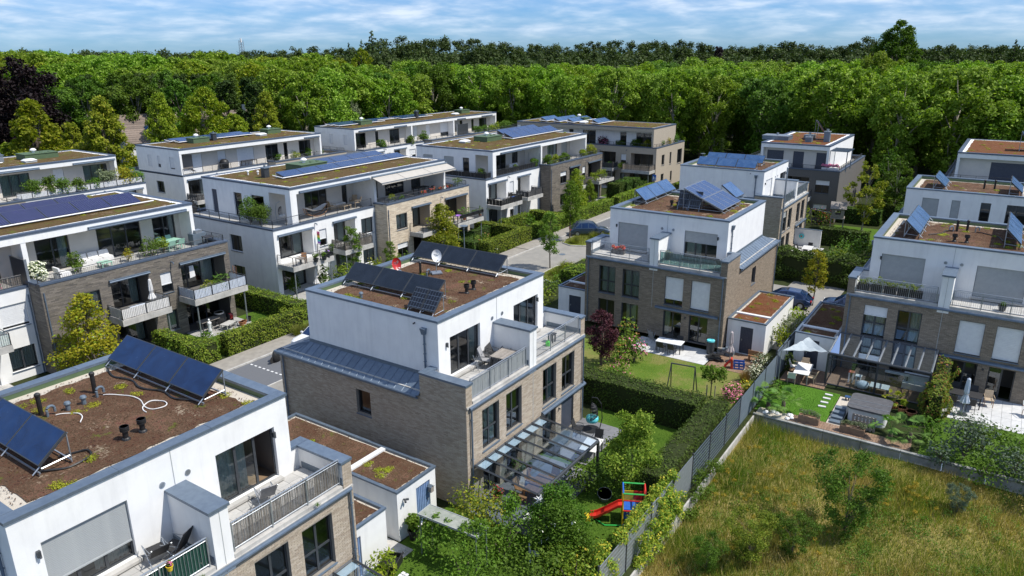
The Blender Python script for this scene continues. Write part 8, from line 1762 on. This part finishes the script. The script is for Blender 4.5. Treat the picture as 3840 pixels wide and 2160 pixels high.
tree('thin', 95.0, 13.6, 'tall thin-crowned tree behind the hedged playground', s=1.0); tree('thin', 104, 11.5, 'second thin-crowned tree farther back in the gardens', s=1.0, leafmat_='leaf_mid'); tree('thin', 111, 13.5, 'third airy tree before the dark park', s=1.0, leafmat_='leaf_mid')
tree('young', 29.4, 12.9, 'young tree with pale trunk beside the play tower', s=1.0); tree('plum', 42.6, 21.4, 'dark purple plum tree left of the brown villa lawn', s=1.08)
t = tree('ball', 41.7, 13.25, 'small globe tree held by stakes on the lawn')
for k, (x, y) in enumerate(((-.28, .12), (.3, -.1), (.05, .34))): b = MB(); b.tube([(x, y, 0), (x, y, .8)], .035, 6); b.build('stake', 'wood_grey', t)
tree('apple', 23.9, 13.9, 'apple tree with pale blossoms in front of the patio corner', s=.92); t = tree('apple', 22.8, 13.1, 'bushy rose tree with white flowers nearest the bottom edge', s=.92)
link(bpy.data.objects.new('blossom', mesh_quads('blossom', cloud([(random.uniform(-.9, .9), random.uniform(-.9, .9), random.uniform(1.2, 2.9)) for _ in range(14)], [.12]*14, 110, .055, 77), 'white_flower')), t)
tree('sumac', 32.8, 3.6, 'feathery dark green sapling in the middle of the meadow', s=1.1, z=-.6, leafmat_='leaf_mid'); tree('sumac', 28.2, 6.7, 'low green shrub in the meadow at the bottom edge', s=.72, z=-.6); tree('sumac', 26.6, 8.0, 'dark weedy bush in the meadow next to the fence bottom', s=.5, z=-.6, leafmat_='leaf_mid'); tree('sumac', 29.6, 5.2, 'second dark bush at the bottom of the meadow', s=.62, z=-.6, leafmat_='leaf_mid'); tree('sumac', 37.4, -.6, 'small willow seedling at the shaded meadow wall', s=.42, z=-.6, leafmat_='leaf_willow')
for k, (x, y, s) in enumerate(((121.5, 40.2, 1.0), (118, 20, .8))): tree('thuja', x, y, ('dark slim cypress at the forest edge road', 'dark slim conifer behind the reddish roof')[k], s=s, cat='conifer', name='conifer')
# ivy over the lower end of the fence
def ivy(label, boxes, n, leaf, ls, seed):
    rng = np.random.default_rng(seed); cs = []; rs = []
    for (x0, x1, y0, y1, z0, z1, k, r) in boxes:
        for i in range(k): cs.append((x0+(x1-x0)*(i+.5)/k, rng.uniform(y0, y1), rng.uniform(z0, z1))); rs.append(r*rng.uniform(.7, 1.25))
    x, y = cs[0][0], cs[0][1]; t = thing('ivy', label, 'climbing plant', (x, y, 0)); V = cloud(cs, rs, n, ls, seed, squash=1.)-np.array([x, y, 0]); link(bpy.data.objects.new('foliage', mesh_quads('foliage', V, leaf)), t); return t
ivy('yellow-green ivy spilling over the lower half of the mesh fence', [(23.4, 29.4, 10.65, 10.95, 1.5, 2.0, 38, .26), (24.6, 29.4, 10.15, 10.4, -.2, 1.2, 34, .26), (27.4, 28.6, 10.35, 10.7, .2, 1.8, 14, .28), (21.4, 23.0, 10.5, 11.1, .6, 1.9, 14, .34)], 15000, 'leaf_ivy', .055, 91)
ivy('loose climber on the meadow side of the fence', [(29.5, 34, 9.9, 10.4, -.5, .6, 16, .3)], 2600, 'leaf_mid', .05, 92)
ivy('vine leaves growing over the weathered canopy board', [(20.2, 21.1, 15.6, 16.2, 1.9, 2.2, 7, .3), (20.2, 20.6, 16.5, 18.4, 1.6, 2.0, 7, .25)], 1500, 'leaf_fresh', .06, 93)
# grass
RM = [(21, 40.9, -16, 10.2)]
blades(RM, 165, .85, .014, 'blade_meadow', 'meadow_grass', 'tall dry straw coloured meadow grass', 'grass', 5, zf=meadow_z, clump=.75)
blades(RM, 110, .50, .016, 'blade_meadow2', 'meadow_grass', 'green herbs and grass filling the wild meadow', 'grass', 6, zf=meadow_z, clump=.7)
rng = np.random.default_rng(8); cs = []
for (x, y, r, k) in ((33.5, 8.2, 1.6, 26), (30.5, 6.8, 1.2, 12), (36.5, 2.6, 1.5, 14), (35, 7.5, 2.0, 14), (37.5, 1.2, .6, 10), (31.5, 4.8, 1, 6), (28.2, 7.4, .5, 5)):
    for i in range(k): cs.append((x+rng.normal(0, r), y+rng.normal(0, r*.6), -.55+rng.uniform(.4, .75)))
o = bpy.data.objects.new('meadow_flowers', mesh_quads('meadow_flowers', cloud(cs, [.13]*len(cs), 60*len(cs), .032, 8, squash=.6), 'blade_yellow')); link(o); tag(o, 'patches of yellow goldenrod in the meadow', 'wildflowers'); o['kind'] = 'stuff'
V = [];
weeds = [(rng.uniform(24, 40.5), rng.uniform(-6, 10)) for _ in range(260)]
cs = [(x, y, -.62+rng.uniform(.05, .3)) for x, y in weeds]
o = bpy.data.objects.new('meadow_weeds', mesh_quads('meadow_weeds', cloud(cs, list(rng.uniform(.15, .45, len(cs))), 26000, .035, 9, squash=.8), 'leaf_mid')); link(o); tag(o, 'low leafy weeds scattered through the meadow grass', 'weeds'); o['kind'] = 'stuff'
blades([(27.5, 36.7, 12.2, 18.6), (17.5, 27.5, 10.9, 19.5)], 420, .06, .008, 'blade_lawn', 'lawn_grass', 'short green lawn grass behind the central villa', 'grass', 11, z=.01, excl=((23.6, 30.1, 14.9, 18.8), (30.3, 35.3, 15.6, 18.8)))
blades([(37.9, 46.4, 11.0, 21.5)], 200, .055, .009, 'blade_meadow2', 'lawn_grass', 'patchy dry lawn grass under the swing frame', 'grass', 12, z=.01)
blades([(41.9, 46.6, 6.6, 10.2)], 500, .06, .009, 'blade_lawn', 'lawn_grass', 'lush green lawn grass in the palm garden', 'grass', 13, z=.015)
blades([(28.5, 36.4, 45.8, 50.5), (62, 68.5, 45.8, 49.2)], 120, .08, .014, 'blade_lawn', 'lawn_grass', 'lawn grass behind the street hedges', 'grass', 14, z=.01)
blades([(70.6, 77.8, 38.2, 41.2), (57.5, 64, 34.2, 36.2)], 160, .35, .016, 'blade_verge', 'verge_grass', 'long pale grass on the planting islands', 'grass', 15, z=.08)
# ---------------- houses between the trees, mast, forest
def gable_house(label, x, y, rz, L, Wd, he, hr, blue=False):
    t = thing('house', label, 'house', (x, y, 0), rz); b = MB(); b.hexa([(0, 0, 0), (L, 0, 0), (L, Wd, 0), (0, Wd, 0), (0, 0, he), (L, 0, he), (L, Wd, he), (0, Wd, he)])
    for xx in (0, L): b.poly([(xx, 0, he), (xx, Wd, he), (xx, Wd/2, hr-.1)])
    b.build('wall', 'white_render', t)
    for s in (0, 1):
        n = 14; 
        for k in range(n):
            u0, u1 = k/n, (k+1)/n; y0, y1 = (-.4+(Wd/2+.4)*u0, -.4+(Wd/2+.4)*u1) if s == 0 else (Wd+.4-(Wd/2+.4)*u0, Wd+.4-(Wd/2+.4)*u1); z0, z1 = he-.3+(hr-he+.3)*u0, he-.3+(hr-he+.3)*u1
            p = MB(); p.hexa([(-.3, y0, z0), (L+.3, y0, z0), (L+.3, y1, z1-.04), (-.3, y1, z1-.04), (-.3, y0, z0+.07), (L+.3, y0, z0+.07), (L+.3, y1, z1), (-.3, y1, z1)]); p.build('tile_course', 'roof_tile', t)
    c = MB(); c.box(L*.7, L*.7+.6, Wd/2-.3, Wd/2+.3, hr-1, hr+.9); c.build('chimney', 'zinc', t)
    for xx in (L*.3, L*.8):
        w = MB(); u = .45; yy = (Wd/2+.4)*u-.4; zz = he-.3+(hr-he+.3)*u; w.hexa([(xx, yy, zz+.05), (xx+.8, yy, zz+.05), (xx+.8, yy+.7, zz+.6), (xx, yy+.7, zz+.6), (xx, yy, zz+.16), (xx+.8, yy, zz+.16), (xx+.8, yy+.7, zz+.71), (xx, yy+.7, zz+.71)]); w.build('roof_window', 'collector_light', t)
    return t
x, y = site(500, 130); gable_house('gabled house with brown tiled roof half hidden behind the left lime trees', x, y, R(-18), 12, 9, 6.2, 10.6)
x, y = site(760, 132); gable_house('gabled house with brown tiled roof and white barge boards between lime trees', x, y, R(-25), 13, 9, 6.4, 10.9)
x, y = site(963, 800); t = thing('lattice_mast', 'distant steel lattice mast above the tree line', 'mast', (x, y, 0)); b = MB(); w = 2.2; hh = 33.5
for (sx, sy) in ((-1, -1), (1, -1), (1, 1), (-1, 1)): b.tube([(sx*w, sy*w, 0), (sx*w*.7, sy*w*.7, hh)], .22, 4)
for k in range(12):
    z0 = hh*k/12; z1 = hh*(k+1)/12; q = w*(1-.3*k/12)
    for (p, r) in (((-q, -q), (q, -q)), ((q, -q), (q, q)), ((q, q), (-q, q)), ((-q, q), (-q, -q))): b.tube([(*p, z0), (*r, z1)], .14, 3)
b.build('lattice', 'galvanised', t); b = MB(); b.tube([(0, 0, hh-2), (0, 0, hh+2)], .9, 8); b.build('antenna', 'white_plastic', t)
def ptree(kind, px, d, top, base_h, label, cat='tree', **k):
    """tree at picture column px, depth d, whose top reaches picture row top"""
    x, y = site(px, d); s = (H-(top-195)/2760*d)/base_h; s = max(.2, s); ws = k.pop('w', 1.); t = tree(kind, x, y, label, cat, **k); t.scale = (s*ws, s*ws, s); return t
for k, (px, d, top, kd, w) in enumerate(((164, 98, 346, 'lime', 1.15), (425, 104, 336, 'lime', 1.0), (641, 112, 326, 'lime', .80), (805, 117, 306, 'lime2', .95), (1029, 125, 325, 'lime', .85))):
    ptree(kd, px, d, top, 15, ['leftmost', 'second', 'third', 'fourth', 'rightmost'][k]+' of the five yellow-green lime trees behind the left apartment houses', group='yellow-green lime trees', w=w)
ptree('lime', 300, 108, 430, 15, 'shorter lime tree between the first and second lime', w=1.0); ptree('lime2', 905, 121, 400, 15, 'low lime crown right of the fourth lime', w=1.0); ptree('lime2', 60, 99, 500, 15, 'low lime crown at the left picture edge', w=1.1)
ptree('copper', 150, 124, 190, 20, 'huge dark copper beech at the left edge of the wood'); ptree('copper', 40, 132, 240, 20, 'second copper beech crown cut by the left edge', w=.8)
ptree('poplar', 3302, 205, 98, 28, 'giant poplar towering over the wood at the right'); ptree('birch', 3235, 152, 205, 21, 'hanging brownish birch below the giant poplar', leafmat_='leaf_hedge')
ptree('dark_a', 1335, 138, 345, 20, 'pale leaved round tree behind the back row roof', leafmat_='leaf_pale', w=.6); ptree('birch', 1210, 142, 285, 21, 'grey-green drooping birch in the left of the wood', leafmat_='leaf_dark'); ptree('birch', 620, 150, 262, 21, 'dark drooping birch behind the lime trees', leafmat_='leaf_dark', w=1.2); ptree('dark_b', 800, 150, 262, 21, 'dark crown behind the fourth lime tree'); ptree('lime2', 1110, 138, 292, 15, 'upright yellow-green crown in the wood left of the back row', w=.9)
for k, (px, d, top, w) in enumerate(((1428, 340, 120, 1.0), (1390, 345, 150, .8), (1345, 340, 160, .7), (180, 300, 170, .7), (280, 320, 172, .8), (360, 330, 176, .6), (3722, 330, 165, .8), (690, 340, 172, .7))): ptree('fir', px, d, top, 20, ['tallest dark fir on the skyline beside the hill', 'shorter fir just left of the tallest fir', 'small fir at the left of the fir trio', 'leftmost far fir on the skyline', 'second far fir from the left', 'third far fir from the left', 'lone fir on the skyline at the right', 'far fir left of the lattice mast'][k], 'conifer', name='conifer', w=w)
ptree('dark_a', 1390, 255, 178, 20, 'bright yellow-green tree in front of the dark wooded hill', leafmat_='leaf_light', w=.75); ptree('dark_b', 2665, 260, 182, 21, 'dark reddish copper crown in the right skyline', leafmat_='leaf_copper', w=.7)
# the wood behind the estate: single trees in front, one mass beyond
cnt = 0; rg = random.Random(99)
def blocked(x, y):
    if y < 101.5 and x < 79: return True
    if y < 99 and x < 129 and y > 76: return True
    if x < 123.5 and y < 78: return True
    return False
d = 104.
while d < 330 and cnt < 292:
    step = 8.6 if d < 190 else 13.5; px = -500+rg.uniform(0, 200)
    while px < 4350 and cnt < 292:
        x, y = site(px, d+rg.uniform(-2.5, 2.5)); px += step*2760/d*rg.uniform(.85, 1.15)
        if blocked(x, y): continue
        q = (px-1920)
        if d < 128 and px < 1150: continue
        # tree line rows in the photograph
        top = 262 if d < 160 else (245 if d < 200 else (232 if d < 260 else 222))
        if px < 1500: top -= 25+25*min(1, (1500-px)/1200)*(d > 170)
        if px > 1500 and d > 225: continue
        if px > 2400 and d < 150: top += 5
        hgt = H-(top-195)/2760*d+rg.uniform(-1.2, 1.0)
        r = rg.random(); kd = rg.choice(['syc_a', 'syc_b', 'syc_c', 'syc_d']); lm = None
        if px < 1250 and d < 155: kd, lm = rg.choice([('dark_a', None), ('dark_b', None), ('birch', 'leaf_mid'), ('syc_c', 'leaf_mid')]); hgt -= 1.5
        elif px < 1500 and d > 150: lm = rg.choice(['leaf_light', None, None])
        elif r < .10: lm = 'leaf_mid'
        q = lm or {'dark_a': 'leaf_mid', 'dark_b': 'leaf_dark'}.get(kd, 'leaf_sycamore'); nm_ = {'leaf_light': 'yellow-green crowned tree', 'leaf_mid': 'mid green tree', 'leaf_dark': 'dark green tree', 'leaf_sycamore': 'fresh green plane tree'}[q]
        t = tree(kd, x, y, nm_+' in the dense wood behind the estate', group=nm_+'s of the dense wood', leafmat_=lm)
        base = {'syc_a': 18.5, 'syc_b': 18.0, 'syc_c': 19.2, 'syc_d': 18.2, 'dark_a': 20, 'dark_b': 21, 'birch': 21}[kd]
        s = hgt/base; ws = s*rg.uniform(.92, 1.12)*(1.25 if d > 190 else 1.0); t.scale = (ws, ws, s); cnt += 1
    d += step*.92
# far wood with the hill, as one mass
prof = [(-600, 190), (0, 182), (400, 186), (900, 190), (1100, 186), (1300, 180), (1430, 158), (1550, 143), (1700, 147), (1900, 166), (2000, 178), (2200, 170), (2350, 166), (2560, 162), (2620, 183), (2700, 190), (2800, 176), (2950, 172), (3000, 188), (3200, 160), (3300, 176), (3420, 196), (3500, 190), (3560, 186), (3840, 188), (4400, 188)]
def yprof(px): return float(np.interp(px, [p[0] for p in prof], [p[1] for p in prof]))
cs = []; rs = []; rg = random.Random(5)
for di, d in enumerate((232, 262, 300, 345, 395, 450, 520)):
    px = -600
    while px < 4400:
        px += rg.uniform(.7, 1.3)*7.5*2760/d*(1 if d < 400 else 1.2)
        if px < 1350 and d < 300: continue
        yt = yprof(px); u = min(1, (d-232)/190); row = 236*(1-u)+(yt+2)*u
        if px > 2600 and d > 300: row = max(row, yt+1)
        x, y = site(px, d+rg.uniform(-8, 8)); top = H-(row-195)/2760*d+rg.uniform(-2.6, 1.6)
        r0 = rg.uniform(3.6, 6.2)
        for k in range(7): a = rg.uniform(0, 6.28); q = r0*rg.uniform(.2, .8); cs.append((x+q*math.cos(a), y+q*math.sin(a), top-r0*.2-rg.uniform(0, 1)*r0)); rs.append(r0*rg.uniform(.35, .6))
V = cloud(cs, rs, 260000, .58, 3, squash=.85, shell=.8, soft=.4)
o = bpy.data.objects.new('far_wood', mesh_quads('far_wood', V, 'leaf_dark')); link(o); tag(o, 'dark far wood rising to a low hill on the skyline', 'forest'); o['kind'] = 'stuff'
def hill():
    mb = MB(); n = 60; rows = (250, 330, 420, 520, 700, 900); H_ = []
    for j, d in enumerate(rows):
        for i in range(n+1):
            px = -700+5200*i/n; x, y = site(px, d); yt = yprof(px); h = max(-.03, (H-(yt-195)/2760*430-20)*(0 if j == 0 else (.6 if j in (1,) else (1 if j < 4 else (.5 if j == 4 else -.0))))); mb.v.append((x, y, h-.1 if j else -.3))
    for j in range(len(rows)-1):
        for i in range(n): a = j*(n+1)+i; mb.f.append((a, a+1, a+n+2, a+n+1)); mb.m.append(0)
    o = mb.build('hills', 'ground_dark', smooth=True); o['kind'] = 'structure'
hill()
# distant plain of fields and woods down to the horizon
rg = random.Random(12); cs = []; rs = []
for k in range(900):
    d = 620+rg.random()**1.5*2600; px = rg.uniform(-400, 4200); x, y = site(px, d); cs.append((x, y, rg.uniform(5, 12))); rs.append(rg.uniform(10, 26))
o = bpy.data.objects.new('distant_trees', mesh_quads('distant_trees', cloud(cs, rs, 40000, 3.4, 4, squash=.35), 'leaf_dark')); link(o); tag(o, 'distant low woods out to the horizon', 'forest'); o['kind'] = 'stuff'
